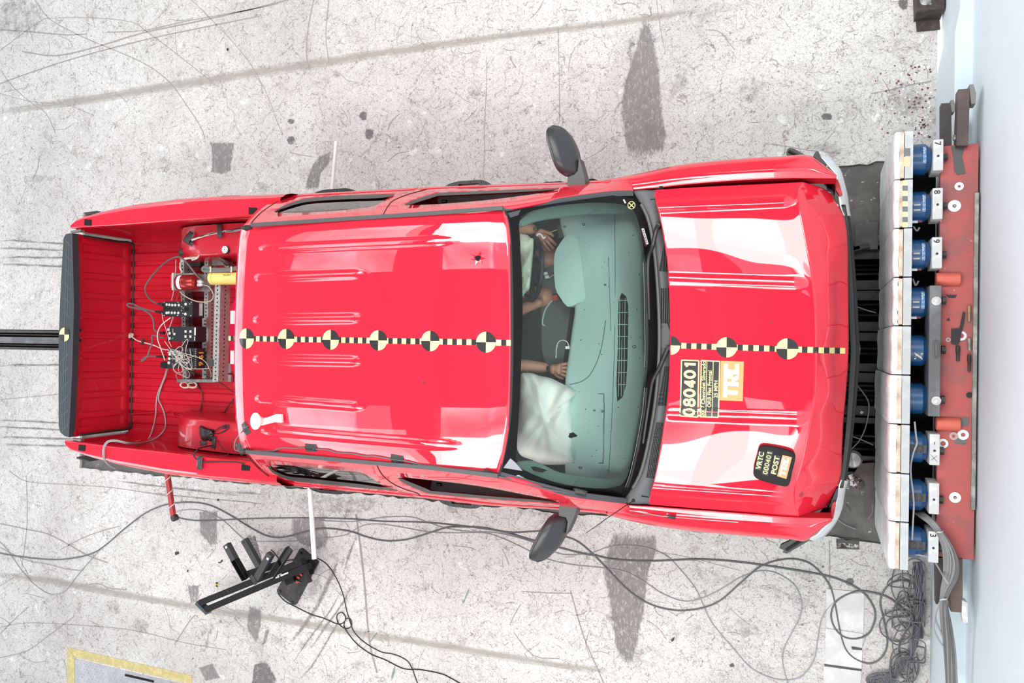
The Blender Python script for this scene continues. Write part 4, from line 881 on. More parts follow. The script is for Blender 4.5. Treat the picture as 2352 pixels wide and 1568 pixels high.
# ---- cargo bed --------------------------------------------------------------------
BO = {1: [(163, 521), (166, 511), (177, 497), (205, 489), (258, 480), (333, 467), (439, 455.5), (545, 450), (670, 447)], -1: [(150, 1014), (154, 1031), (168, 1043), (217, 1057.5), (290, 1072), (411, 1091.4), (532, 1103.5), (670, 1115)]}
BI = {1: [(163, 524), (290, 516), (396, 507.6), (524, 499), (690, 487)], -1: [(149, 1011), (265, 1026), (387, 1039), (484, 1051.4), (560, 1059), (690, 1073)]}
BEDX0, BEDX1, BZ = -5.03, -3.30, .83
for s in (1, -1):
    to = [(p.x, p.y) for p in (P(x, y, z_) for (x, y), z_ in zip(BO[s], (1.335, 1.335, 1.33, 1.29, 1.23, 1.19, 1.17, 1.16, 1.16) if s > 0 else (1.335, 1.335, 1.32, 1.28, 1.23, 1.18, 1.16, 1.16)))]; ti = [(p.x, p.y) for p in (P(x, y, 1.34) for x, y in BI[s])]
    to.sort(); ti.sort(); x0 = to[0][0] + .002
    def bs_(u, v, to=to, ti=ti, s=s, x0=x0):
        x = lerp(x0, -3.215, u ** 1.6); yo = lin(to, x); yi = lin(ti, x); w = abs(yo - yi); zb = .48
        dx = x + 3.95
        if abs(dx) < .47: zb = max(zb, .39 + math.sqrt(.47 ** 2 - dx * dx))
        k = ((0, yi + s * .03, 1.24), (.06, yi, 1.30), (.12, yi, 1.335), (.16, yi + s * .006, 1.342), (.34, lerp(yi, yo, .58), 1.345), (.40, lerp(yi, yo, .68), 1.338), (.44, lerp(yi, yo, .72), 1.318), (.50, lerp(yi, yo, .84), 1.29), (.58, lerp(yi, yo, .95), 1.235), (.66, yo, 1.16), (.74, yo, 1.04), (.85, yo - s * .015, .85), (1, yo - s * .05, zb))
        return Vector((x, lin([(q[0], q[1]) for q in k], v), max(zb, lin([(q[0], q[2]) for q in k], v))))
    mb = MB(); mb.grid(bs_, 60, 60, flip=s < 0); bd = mb.build('bed_side', PAINT, truck, smooth=True, angle=40)
    mb = MB(); mb.add([bs_(0, i / 60) for i in range(61)], [list(range(61))]); mb.build('bed_side_end', PAINT, bd)
    for q in ((((194, 503), (210, 504), (209, 518), (193, 517)), ((571, 476), (590, 477), (591, 491), (571, 492))) if s > 0 else (((181, 1021), (196, 1022), (195, 1036), (180, 1034)), ((555, 1066), (574, 1070), (573, 1081), (554, 1080)))):
        mb = MB(); mb.prism([P(x, y, 1.347).xy for x, y in q], 1.30, 1.3475); mb.build('stake_pocket', DARK, bd)
    # inner wall
    def wall_(u, v, ti=ti, s=s):
        x = lerp(BEDX0 + .05, BEDX1, u); yi = lin(ti, x); y = lin(((0, yi + s * .03), (.08, yi + s * .035), (.16, yi + s * .02), (.3, yi + s * .015), (.8, yi - s * .0), (.92, yi - s * .02), (1, yi - s * .06)), v)
        return Vector((x, y, lerp(1.25, BZ, v)))
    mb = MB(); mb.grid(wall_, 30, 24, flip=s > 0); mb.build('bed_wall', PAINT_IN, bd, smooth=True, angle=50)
    # wheel housing: rounded hump against the wall
    def hump(u, v, ti=ti, s=s):
        a = (u - .5) * 2; x = -3.93 + .47 * a; h = .27 * (1 - abs(a) ** 3.2) ** .45 if abs(a) < 1 else 0
        yw = lin(ti, x) - s * .0; y = yw - s * lin(((0, 0), (.35, .16), (.6, .215), (.8, .225), (1, .235)), v); z = BZ + .01 + h * lin(((0, 1.05), (.35, 1.0), (.55, .93), (.7, .8), (.85, .5), (1, 0)), v)
        return Vector((x, y, z))
    mb = MB(); mb.grid(hump, 40, 20, flip=s > 0); mb.build('wheel_housing', PAINT_IN, truck, smooth=True, angle=60)
    mb = MB(); a_ = P(168, 530, 1.3).y if s > 0 else P(160, 1010, 1.3).y; mb.box((-5.0, a_ + s * .02, 1.07), (.05, .06, .48)); mb.build('bed_end_post', PAINT_IN, bd)
    # tie down loop
    c = P(333, 532, 1.12) if s > 0 else P(319, 1012, 1.12); mb = MB(); mb.tube([c + Vector((.018 * math.cos(t), 0, .024 * math.sin(t))) for t in [i * .785 for i in range(8)]], .004, n=6, sub=2, closed=True); mb.build('tie_down_ring', PAINT_DULL, bd)
    # tail lamp and stop latch
    q = ((192, 488), (222, 484), (224, 488), (200, 494)) if s > 0 else ((176, 1049), (205, 1058), (204, 1060), (176, 1053))
    mb = MB(); mb.prism([P(x, y, 1.05).xy for x, y in q], .70, 1.05); mb.build('tail_lamp', BLACK, bd)
def bedfloor(u, v):
    y = lerp(-.80, .83, v); ph = (y * 10.4) % 1.0; r = sstep(.12, .24, ph) * sstep(.88, .76, ph); return Vector((lerp(-5.0, -3.30, u), y, BZ + .014 * r * sstep(-.74, -.70, y) * sstep(.77, .73, y)))
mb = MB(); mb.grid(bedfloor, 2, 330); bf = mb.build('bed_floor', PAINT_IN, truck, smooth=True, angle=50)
mb = MB(); mb.box((-3.305, .01, 1.04), (.02, 1.66, .48)); mb.build('bed_front', PAINT_IN, truck)
for x, y in ((1, 918), (2, 955)):                                 # stamped step near the wheel housing
    pass
mb = MB(); mb.tube([P(x, y, BZ + .016) for x, y in ((286, 952), (370, 946), (395, 944), (402, 955), (440, 958), (486, 957), (492, 948), (500, 946), (520, 946), (528, 958), (545, 960))], .007, n=6, sub=3); mb.build('stamped_edge', PAINT_IN, bf)
# tailgate, inner face ribbed, black cap on top
tg_y0, tg_y1 = P(170, 1003, 1.34).y, P(170, 537, 1.34).y
def tgate(u, v):
    y = lerp(tg_y0, tg_y1, v); z = lerp(1.345, BZ + .012, u); ph = ((y - tg_y0) / (tg_y1 - tg_y0) * 10.0) % 1.0
    r = sstep(.10, .2, ph) * sstep(.9, .8, ph) * sstep(.10, .16, u) * sstep(.90, .84, u) if .04 < v < .96 else 0
    return Vector((-4.975 - .014 * r - .012 * sstep(.03, .1, u), y, z))
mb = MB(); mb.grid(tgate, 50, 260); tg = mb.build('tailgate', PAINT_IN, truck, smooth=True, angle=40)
mb = MB(); mb.box((-5.035, (tg_y0 + tg_y1) / 2, 1.06), (.05, tg_y1 - tg_y0, .56)); mb.build('tailgate_outer', PAINT, tg)
mb = MB(); yb0, yb1 = P(285, 972, .84).y, P(292, 572, .84).y
mb.tube([Vector((-4.965, tg_y0 + .01, 1.30)), Vector((-4.965, tg_y0 + .015, 1.02)), Vector((-4.965, yb0 - .03, .87)), Vector((-4.965, yb0 + .05, BZ + .016)), Vector((-4.965, 0, BZ + .016)), Vector((-4.965, yb1 - .05, BZ + .016)), Vector((-4.965, yb1 + .04, .87)), Vector((-4.965, tg_y1 - .015, 1.02)), Vector((-4.965, tg_y1 - .01, 1.30))], .008, n=6, sub=5); mb.build('tailgate_seal', RUBBER, tg)
for x, y in ((183, 758), (204, 770), (183, 781)):
    c = P(x, y, lin(((168, 1.36), (290, .84)), x)); mb = MB(); mb.cyl(c + Vector((-.02, 0, 0)), c + Vector((.012, 0, 0)), .012, .009, n=10); mb.build('latch_bolt', RUBBER, tg)
capo = [(166, 535), (152, 537), (146, 546), (144, 575), (138, 690), (135, 775), (134.5, 860), (134.5, 975), (138, 992), (148, 1001), (158, 1004), (166, 850), (170, 700)]
cpw = [P(x, y, 1.385) for x, y in capo]; mb = MB(); mb.prism([p.xy for p in cpw], 1.335, 1.385); cap = mb.build('tailgate_cap', mat('cap_plastic', (.030, .042, .050), rough=.45), tg)
mb = MB()
for k in range(14):
    y = 560 + k * 32.5; f = lambda yy: lerp(152, 142, max(0, min(1, (yy - 540) / 330))) if yy < 870 else 142
    if abs(y - 770) < 20: continue
    d = 8 if y < 770 else -8
    mb.ribbon([P(f(y) - 1, y - d, 1.3862), P(f(y) + 14, y + d, 1.3862)], .006, smooth=False)
for o_ in (3.5, 8.5): mb.ribbon([P(lerp(150, 140, i / 10) + o_, 556 + i * 43.5, 1.3861) for i in range(11)], .005)
mb.build('cap_grooves', mat('cap_groove', (.075, .10, .115), rough=.5), cap, kind='stuff')
for y in (531, 1009):
    mb = MB(); p = P(178, y, 1.31); mb.box(p, (.10, .014, .03), rz=.05 if y < 700 else -.05); mb.build('latch_strap', STEELG, tg)
# underbody, wheels, rear bumper, rear axle (hidden from above, kept plain but right)
mb = MB(); mb.box((-2.6, 0, .50), (5.0, .9, .16)); mb.box((-4.0, 0, .64), (2.0, 1.3, .1)); mb.build('chassis', STEELD, truck)
mb = MB(); mb.box((-5.17, 0, .60), (.16, 1.75, .18), bev=.03); mb.build('rear_bumper', MATS['chrome'], truck)
for x in (-.38, -3.95):
    for y in (.83, -.83):
        c = Vector((x, y, .385)); sy = 1 if y > 0 else -1; mb = MB(); mb.lathe(c - Vector((0, .12 * sy, 0)), (0, sy, 0), [(0, .2), (0, .34), (.02, .375), (.06, .385), (.18, .385), (.22, .375), (.24, .34), (.24, .22)], n=36); w = mb.build('wheel', RUBBER, truck, smooth=True)
        mb = MB(); mb.lathe(c - Vector((0, .1 * sy, 0)), (0, sy, 0), [(0, .0), (.0, .23), (.2, .23), (.19, .2), (.15, .12), (.17, .07), (.17, 0)], n=24); mb.build('wheel_rim', STEELG, w, smooth=True)
# rocker floor of the cab
mb = MB(); mb.box((-2.1, 0, .56), (2.5, 1.8, .06)); mb.build('cab_floor', DASHD, truck)
mb = MB(); mb.box((-.83, 0, .87), (.04, 1.75, .6)); mb.build('firewall', DARK, truck)
# headliner keeps the cabin dark
mb = MB(); mb.grid(lambda u, v: roof_s(.02 + .965 * u, .02 + .96 * v) - Vector((0, 0, .03)), 10, 14, flip=True); mb.build('headliner', DASHD, truck, smooth=True)
# ================================================================== CABIN INTERIOR
dash_l = [(1276, 497, 1.06), (1279, 520, 1.06), (1290, 560, 1.06), (1300, 640, 1.06), (1311, 704, 1.06), (1304, 760, 1.06), (1296, 820, 1.06), (1288, 880, 1.06), (1288, 980, 1.06), (1290, 1080, 1.06), (1296, 1094, 1.06)]
dash_r = [(1458, 474, 1.13), (1480, 520, 1.13), (1494, 580, 1.13), (1502, 640, 1.13), (1506, 704, 1.13), (1508, 760, 1.13), (1506, 820, 1.13), (1502, 880, 1.13), (1488, 980, 1.13), (1462, 1070, 1.13), (1440, 1110, 1.13)]
DL = L(dash_l, 0); DR = L(dash_r, 0)
def dash_f(u, v):
    p = lerp(at(DL, v), at(DR, v), u); p.z += .035 * math.sin(math.pi * min(1, u * 1.6)) - (.012 * sstep(.52, .56, u)) + .018 * sstep(.7, 1, u) * 0; p.z -= .10 * (1 - sstep(0, .06, u)); return p
mb = MB(); mb.grid(dash_f, 40, 60, flip=True); dash = mb.build('dashboard', DASH, truck, smooth=True, solid=.01); DT = bvh(dash)
def on_dash(x, y, l=.003): return hit(DT, x, y, l, 1.08)
clus = [(1303.5, 539), (1325, 543.5), (1353, 555), (1368, 573), (1373, 604), (1373, 640), (1366, 669), (1349, 687), (1325, 697.5), (1303.5, 704), (1286, 682), (1275, 660), (1272, 615), (1274, 582), (1286, 559)]
cc = Vector((1318, 620)); mb = MB(); q = [P(x, y, 1.10) for x, y in closed_spline(clus, 2)]; q2 = [P(*(cc + (Vector(p) - cc) * .90), 1.106) for p in closed_spline(clus, 2)]; n_ = len(q)
mb.add([p - Vector((0, 0, .10)) for p in q] + q + q2 + [P(cc.x, cc.y, 1.108)], [[k * n_ + i, k * n_ + (i + 1) % n_, (k + 1) * n_ + (i + 1) % n_, (k + 1) * n_ + i] for k in (0, 1) for i in range(n_)] + [[2 * n_ + i, 2 * n_ + (i + 1) % n_, 3 * n_] for i in range(n_)])
ch = mb.build('cluster_hood', DASH, dash, smooth=True, angle=40)
SEAM = mat('dash_seam', (.06, .065, .065), rough=.8)
def seam(pts, name='dash_seam', r=.0022, par=dash, m=SEAM):
    mb = MB(); mb.tube([on_dash(x, y, .001) for x, y in pts], r, n=4, sub=3); return mb.build(name, m, par)
seam([(1315, 901), (1378, 904), (1387, 912), (1387, 980), (1385, 1055), (1378, 1063), (1316, 1062)]); seam([(1391, 735), (1385, 780), (1374, 824), (1355, 861), (1333, 877), (1308, 883)])
seam([(1412, 492), (1413, 600), (1412, 760), (1406, 950), (1398, 1090)], r=.0016); seam([(1397, 590), (1400, 660), (1403, 760)], r=.0016)
# defroster outlet with bars
vo = [(1428, 672), (1438, 680), (1443, 700), (1443, 760), (1441, 840), (1438, 885), (1430, 912), (1418, 922), (1416, 880), (1419, 800), (1420, 720), (1421, 690)]
mb = MB(); mb.add([on_dash(x, y, .002) for x, y in vo], [list(range(len(vo)))]); vt = mb.build('defrost_vent', DARK, dash)
for i in range(8):
    y = 690 + i * 27.5; mb = MB(); mb.tube([on_dash(1419, y, .004), on_dash(1442, y, .004)], .0028, n=5, smooth=False); mb.build('vent_bar', DASH, vt)
for k in range(3):
    mb = MB(); mb.tube([on_dash(lerp(1424, 1421, t) + k * 6.2, lerp(685, 910, t), .004) for t in [i / 8 for i in range(9)]], .0022, n=5, sub=1); mb.build('vent_bar', DASH, vt)
for x, y, r in ((1313, 563, .011), (1457, 796, .010), (1390, 654, .006), (1298, 520, .007), (1341, 515, .008), (1365, 942, .006), (1383, 944, .008), (1333, 1074, .008)):
    c = on_dash(x, y, .002); mb = MB(); mb.tube([c + Vector((r * math.cos(t), r * math.sin(t) * .7, 0)) for t in [i * .785 for i in range(8)]], .002, n=4, sub=2, closed=True); mb.build('dash_bolt', SEAM, dash)
mb = MB(); rr = random.Random(5)
for _ in range(46):
    x = rr.uniform(1330, 1475); y = rr.uniform(520, 1080); c = on_dash(x, y, .002); r = rr.uniform(.0018, .004); mb.add([c + Vector((r * math.cos(i), r * math.sin(i), 0)) for i in range(6)], [list(range(6))])
mb.build('dust_specks', SEAM, dash, kind='stuff')
mb = MB(); mb.prism([P(x, y, .90).xy for x, y in ((1232, 604), (1272, 600), (1272, 655), (1286, 690), (1311, 704), (1302, 770), (1289, 868), (1262, 880), (1244, 800), (1243, 700))], .62, .90); cs = mb.build('centre_stack', DASHD, truck)
mb = MB(); mb.tube([P(x, y, .905) for x, y in ((1268, 690), (1252, 712), (1246, 742), (1252, 748))], .004, n=5); mb.build('stack_trim', DASH, cs)
mb = MB(); mb.prism([P(x, y, 1.0).xy for x, y in ((1280, 517), (1312, 510), (1312, 540), (1284, 548))], .86, 1.0); mb.build('side_air_vent', DASHD, dash)
# pillar trims
for up_, dn in ((((1190, 508, 1.64), (1228, 481, 1.56), (1282, 470, 1.44), (1340, 464, 1.32), (1400, 464, 1.19), (1450, 476, 1.10)), ((1193, 520, 1.58), (1235, 505, 1.48), (1290, 497, 1.36), (1345, 490, 1.25), (1400, 489, 1.13), (1462, 489, 1.07))),
                (((1185, 1070, 1.64), (1228, 1094, 1.56), (1298, 1115, 1.42), (1368, 1124, 1.28), (1411, 1121, 1.18), (1440, 1109, 1.10)), ((1188, 1062, 1.58), (1228, 1062, 1.48), (1284, 1088, 1.36), (1352, 1099, 1.24), (1400, 1103, 1.13), (1445, 1096, 1.07)))):
    A = L(up_, 0); B = L(dn, 0); mb = MB(); mb.grid(lambda u, v, A=A, B=B: lerp(at(A, u), at(B, u), v) + Vector((0, 0, .015 * math.sin(math.pi * v))), 20, 6, flip=up_[0][1] > 800); pt = mb.build('pillar_trim', TEAL, truck, smooth=True, solid=.01)
    c = (1359, 483) if up_[0][1] < 800 else (1345, 1104); z = 1.235
    mb = MB(); mb.lathe(P(c[0], c[1], z), (0, 0, 1), [(0, .048), (.012, .044), (.016, .036), (.017, 0)], n=20)
    for v_ in mb.v: v_.y = P(*c, z).y + (v_.y - P(*c, z).y) * .5
    mb.build('tweeter_cover', TEAL, pt)
mb = MB(); mb.prism([P(x, y, 1.555).xy for x, y in ((1203, 1070), (1228, 1073), (1254, 1081), (1246, 1085), (1222, 1080), (1206, 1076))], 1.53, 1.556); mb.build('grab_handle_gap', DARK, pt)
# passenger airbag: limp white cushion lying over the dash edge
ab = [(1196, 862), (1206, 856), (1223, 857), (1240, 863), (1265, 868), (1290, 880), (1310, 890), (1327, 900), (1312, 906), (1313, 940), (1316, 985), (1314, 1036), (1318, 1060), (1300, 1066), (1262, 1067), (1236, 1064), (1222, 1056), (1198, 1047), (1188, 1030), (1187, 1000), (1190, 960), (1194, 915)]
cs_ = Vector((1250, 968)); abl = closed_spline(ab, 3)
def abz(x, y):
    return .010 * math.sin(x * .10 + y * .045) + .012 * math.sin(x * .05 - y * .085 + 1) + .007 * math.sin(x * .19 + y * .14) + .016 * math.exp(-((x - 1235 - .25 * (y - 900)) / 9) ** 2) - .018 * math.exp(-((x - 1262 + .15 * (y - 960)) / 10) ** 2) + .014 * math.exp(-((y - 925 - .5 * (x - 1250)) / 9) ** 2)
mb = MB(); rings = (1, .97, .88, .76, .62, .48, .34, .20, .08); hz = (0, .045, .075, .09, .10, .105, .11, .112, .113); n_ = len(abl); vs = []
for r, h in zip(rings, hz):
    for p in abl:
        q = cs_ + (Vector(p) - cs_) * r; vs.append(P(q.x, q.y, 1.07 + h + (abz(q.x, q.y) if r < 1 else 0)))
fs = [[k * n_ + i, k * n_ + (i + 1) % n_, (k + 1) * n_ + (i + 1) % n_, (k + 1) * n_ + i] for k in range(len(rings) - 1) for i in range(n_)]; fs.append([(len(rings) - 1) * n_ + i for i in range(n_)])
mb.add(vs, fs); bag = mb.build('passenger_airbag', CLOTH, truck, smooth=True, angle=70)
# small connectors with a looped wire
mb = MB(); mb.tube(L([(1277, 822), (1278, 800), (1283, 785), (1294, 781), (1303, 786), (1307, 797)], 1.12), .0028, n=5); wl = mb.build('wire_loop', CABLEW, dash)
mb = MB(); mb.box(P(1303.5, 798, 1.12), (.022, .016, .012)); mb.build('wire_plug', WHITEP, wl)
for c in ((1254, 628), (1257, 636)):
    mb = MB(); mb.box(P(*c, .93), (.024, .018, .016), rz=.2); mb.build('wire_plug', WHITEP, wl)
mb = MB(); mb.tube(L([(1262, 638), (1268, 633), (1273, 631)], .93), .002, n=4); mb.build('plug_lead', CABLEW, wl)
mb = MB(); mb.box(P(1276, 684, .92), (.035, .03, .02), rz=.3); mb.build('red_tag', mat('red_tag', (.6, .06, .05), rough=.5), dash)
# steering wheel with limp driver airbag
wc = P(1222, 617, 1.02); ax_ = Vector((-.80, 0, .60)).normalized(); t1 = Vector((0, 1, 0)); t2 = ax_.cross(t1)
mb = MB(); mb.tube([wc + (t1 * math.cos(t) + t2 * math.sin(t)) * .19 for t in [i * .3927 for i in range(16)]], .015, n=8, sub=3, closed=True); sw = mb.build('steering_wheel', BLACK, truck, smooth=True)
mb = MB(); mb.lathe(wc - ax_ * .03, ax_, [(0, .08), (.02, .09), (.035, .07), (.04, 0)], n=20); mb.build('wheel_hub', BLACK, sw)
for a in (0, 3.14, 4.71):
    mb = MB(); mb.bar(wc - ax_ * .01, wc + (t1 * math.cos(a) + t2 * math.sin(a)) * .19, .03, .014); mb.build('wheel_spoke', BLACK, sw)
db = [(1194, 538), (1198, 537), (1212, 540), (1219, 546), (1226, 550), (1225, 580), (1222, 615), (1219, 645), (1216, 664), (1208, 670), (1200, 682), (1195, 682), (1196, 640), (1195, 590)]
cs2 = Vector((1208, 606)); dbl = closed_spline(db, 3); n_ = len(dbl); vs = []
for r, h in zip((1, .94, .8, .6, .4, .2, .05), (0, .035, .055, .06, .062, .063, .064)):
    for p in dbl: q = cs2 + (Vector(p) - cs2) * r; vs.append(P(q.x, q.y, 1.10 + h + (.012 * math.sin(q.y * .11 + q.x * .16) + .008 * math.sin(q.y * .23) if r < 1 else 0)))
mb = MB(); mb.add(vs, [[k * n_ + i, k * n_ + (i + 1) % n_, (k + 1) * n_ + (i + 1) % n_, (k + 1) * n_ + i] for k in range(6) for i in range(n_)] + [[6 * n_ + i for i in range(n_)]]); mb.build('driver_airbag', mat('airbag_cloth_pale', (.80, .86, .70), rough=.85), sw, smooth=True, angle=70)
# front seats
for y in (.40, -.40):
    mb = MB(); mb.box((-2.0, y, .74), (.52, .50, .14), bev=.05); se = mb.build('seat', mat('seat_cloth', (.07, .07, .07), rough=.9), truck)
    mb = MB(); R = Matrix.Rotation(-.25, 3, 'Y'); mb.box((-2.32, y, 1.06), (.14, .48, .62), ax=R, bev=.05); mb.build('seat_back', MATS['seat_cloth'], se); mb = MB(); mb.box((-2.43, y, 1.45), (.09, .26, .17), ax=R, bev=.04); mb.build('head_rest', MATS['seat_cloth'], se)

# ---- crash test dummies: one skinned figure each ------------------------------------
def skin_body(name, chains, m, parent=None):
    """chains: lists of (point, radius); the first vertex of a later chain may sit inside an earlier limb"""
    vs = []; es = []; rs = []
    for ch in chains:
        start = None
        if isinstance(ch[0], int): start = ch[0]; ch = ch[1:]
        prev = start
        for p, r in ch:
            vs.append(Vector(p)); rs.append(r); k = len(vs) - 1
            if prev is not None: es.append((prev, k))
            prev = k
    me = bpy.data.meshes.new(name); org = ORIG[parent] if parent else Vector((vs[0].x, vs[0].y, min(v.z for v in vs)))
    me.from_pydata([v - org for v in vs], es, []); o = bpy.data.objects.new(name, me); COL.objects.link(o)
    if parent: o.parent = parent
    else: o.location = org
    ORIG[o] = org
    sk = o.modifiers.new('skin', 'SKIN'); sk.use_smooth_shade = True; ss = o.modifiers.new('sub', 'SUBSURF'); ss.levels = 2; ss.render_levels = 2
    for d, r in zip(me.skin_vertices[0].data, rs): d.radius = (r, r)
    me.skin_vertices[0].data[0].use_root = True
    me.materials.append(m); return o
def dummy(y, wrist, elbow, knuckle, label, s):
    d = thing('crash_test_dummy', label, 'dummy', (-2.1, y, .8))
    W = P(*wrist); E_ = P(*elbow); Kn = P(*knuckle); sh = Vector((-2.12, y + s * .19, 1.30))
    body = skin_body('dummy_body', [[((-2.08, y, .84), .13), ((-2.12, y, .98), .125), ((-2.16, y, 1.14), .135), ((-2.16, y, 1.28), .12), ((-2.13, y, 1.37), .055), ((-2.10, y, 1.43), .058)],
        [3, (sh, .062), (lerp(sh, E_, .5), .050), (E_, .043), (lerp(E_, W, .5), .042), (W, .030)],
        [3, (Vector((-2.12, y - s * .19, 1.30)), .062), (Vector((-1.95, y - s * .24, 1.12)), .048), (Vector((-1.72, y - s * .20, .98)), .040), (Vector((-1.56, y - s * .14, .98)), .030)],
        [0, (Vector((-1.95, y + s * .09, .84)), .085), (Vector((-1.55, y + s * .13, .89)), .068), (Vector((-1.42, y + s * .13, .72)), .055), (Vector((-1.25, y + s * .13, .45 + .2)), .042)],
        [0, (Vector((-1.95, y - s * .09, .84)), .085), (Vector((-1.55, y - s * .12, .90)), .068), (P(1262, 672, .80) if s > 0 else Vector((-1.42, y - s * .13, .72)), .052), (Vector((-1.22, y - s * .13, .65)), .042)]], SKIN, d)
    # head
    hb = skin_body('dummy_head', [[((-2.08, y, 1.46), .062), ((-2.075, y, 1.54), .085), ((-2.08, y, 1.61), .078)], [1, ((-1.985, y, 1.525), .016)], [1, ((-2.0, y, 1.475), .03)]], SKIN, d)
    for e in (1, -1):
        mb = MB(); mb.lathe(Vector((-2.0, y + e * .033, 1.555)), (1, 0, 0), [(0, .012), (.008, .009), (.01, 0)], n=8); mb.build('dummy_eye', TBLK, hb); mb = MB(); mb.box((-2.075, y + e * .085, 1.53), (.035, .014, .05), bev=.006); mb.build('dummy_ear', SKIN, hb)
    # hand: palm and five separate bent fingers
    dr = (Kn - W).normalized(); sd = Vector((0, 0, 1)).cross(dr).normalized(); upv = dr.cross(sd)
    pc = W + dr * .055
    ch = [[(W, .026), (W + dr * .03, .030), (pc, .030), (W + dr * .085, .028)]]
    for i, (o_, ln) in enumerate(((.034, .072), (.012, .082), (-.011, .078), (-.033, .062))):
        b = W + dr * .075 + sd * (o_ * .85); k1 = b + dr * (ln * .45) + sd * (o_ * .25) - upv * .004; k2 = k1 + dr * (ln * .35) - upv * .018; k3 = k2 + dr * (ln * .18) - upv * .024
        ch.append([2, (b, .012), (k1, .0105), (k2, .0095), (k3, .008)])
    tb = W + dr * .035 + sd * (.030 * s); ch.append([1, (tb, .014), (tb + dr * .03 + sd * (.022 * s) - upv * .008, .011), (tb + dr * .058 + sd * (.026 * s) - upv * .02, .009)])
    skin_body('dummy_hand', ch, SKIN, d)
    # wrist joint bolt
    mb = MB(); mb.lathe(W + Vector((0, 0, .028)), (0, 0, 1), [(0, .014), (.006, .013), (.006, .007), (.002, .006), (.002, 0)], n=12); mb.build('joint_bolt', TBLK, body)
    return d
dummy(.40, (1233, 527, 1.08), (1168, 520, 1.10), (1272, 584, 1.02), 'brown vinyl crash test dummy seated behind the steering wheel', 1)
dummy(-.42, (1262, 845, .98), (1185, 838, 1.06), (1290, 848, .98), 'brown crash test dummy mostly hidden behind the passenger airbag', -1)
mb = MB(); mb.tube(L([(1233, 541), (1238, 537), (1244, 540), (1248, 547), (1252, 544)], 1.125), .005, n=5); tag(mb.build('wrist_wrap', CLOTH), 'white tape wrapped at the driver dummy wrist', 'tape')
mb = MB(); mb.ribbon(L([(1250, 545), (1262, 535), (1280, 527)], 1.06), .006); tag(mb.build('yellow_strap', mat('strap_yellow', (.40, .36, .10), rough=.6)), 'thin yellow strap beside the driver dummy hand', 'strap')

# ---- door mirrors ---------------------------------------------------------------------
def mirror(stations, ridge, arm, base, z0, z1, name_label):
    m = MB(); zc = (z0 + z1) / 2; h = (z1 - z0) / 2; rows = []
    SECT = [Vector(q_) for q_ in ((.5, -1), (.04, -.95), (.0, -.4), (.0, .3), (.04, .78), (.14, .97), (.30, 1.), (.45, .93), (.52, .80), (.78, .34), (.96, -.05), (1., -.5), (.93, -.95), (.5, -1))]
    ys = [s_[0] for s_ in stations]
    def S(u, v):
        y = lerp(ys[0], ys[-1], u); xl = lin(sorted((s_[0], s_[1]) for s_ in stations), y); xr = lin(sorted((s_[0], s_[2]) for s_ in stations), y); e = abs(2 * u - 1)
        hh = h * max(.12, (1 - e ** 3.2)) ** .5; w_ = v * (len(SECT) - 1); i_ = min(int(w_), len(SECT) - 2); q_ = at(SECT, v); f = min(1, max(0, q_.x)); zz = zc + hh * q_.y
        p0 = P(xl, y, zc); p1 = P(xr, y, zc); p = lerp(p0, p1, f); p.z = zz; return p
    m.grid(S, 40, 48); 
    for u in (0, 1): k = [S(u, v / 48) for v in range(48)]; m.add(k, [list(range(48))])
    o = m.build('side_mirror', MIRRORP, truck, smooth=True, angle=50)
    m = MB(); m.prism([P(x, y, 1.27).xy for x, y in arm], 1.17, 1.27); m.build('mirror_arm', MIRRORP, o)
    m = MB(); m.prism([P(x, y, 1.19).xy for x, y in base], 1.08, 1.195); m.build('mirror_base', BLACK, o)
    m = MB(); m.tube([S(i / 20, 5.2 / 13) + Vector((0, 0, .0005)) for i in range(2, 19)], .0012, n=4, sub=1); m.build('housing_seam', BLACK, o)
    return o
mirror([(291, 1270, 1290), (296, 1263, 1298), (308, 1260.5, 1308), (324, 1262, 1316), (342, 1267, 1323), (358, 1271.5, 1326), (380, 1278, 1328.5), (392, 1283, 1328), (400, 1289, 1324), (404, 1300, 1316)], 1, [(1303, 430), (1304, 404), (1318, 402), (1327, 392), (1330, 362), (1336, 382), (1343, 410), (1344, 428)], [(1278, 436), (1300, 428), (1302, 420), (1344, 417), (1352, 418), (1362, 421), (1356, 424), (1330, 429)], 1.16, 1.36, '')
mirror([(1182, 1268, 1282), (1186, 1263, 1298), (1194, 1258, 1304), (1206, 1250.5, 1305), (1224, 1241, 1300), (1245, 1230.5, 1288), (1262, 1223, 1278), (1274, 1221, 1266), (1283, 1225, 1257), (1287, 1236, 1250)], -1, [(1286, 1152), (1283, 1184), (1300, 1188), (1304, 1198), (1300, 1228), (1310, 1206), (1321, 1180), (1327, 1160)], [(1262, 1149), (1284, 1154), (1322, 1160), (1346, 1166), (1342, 1169), (1322, 1172), (1284, 1166)], 1.16, 1.36, '')

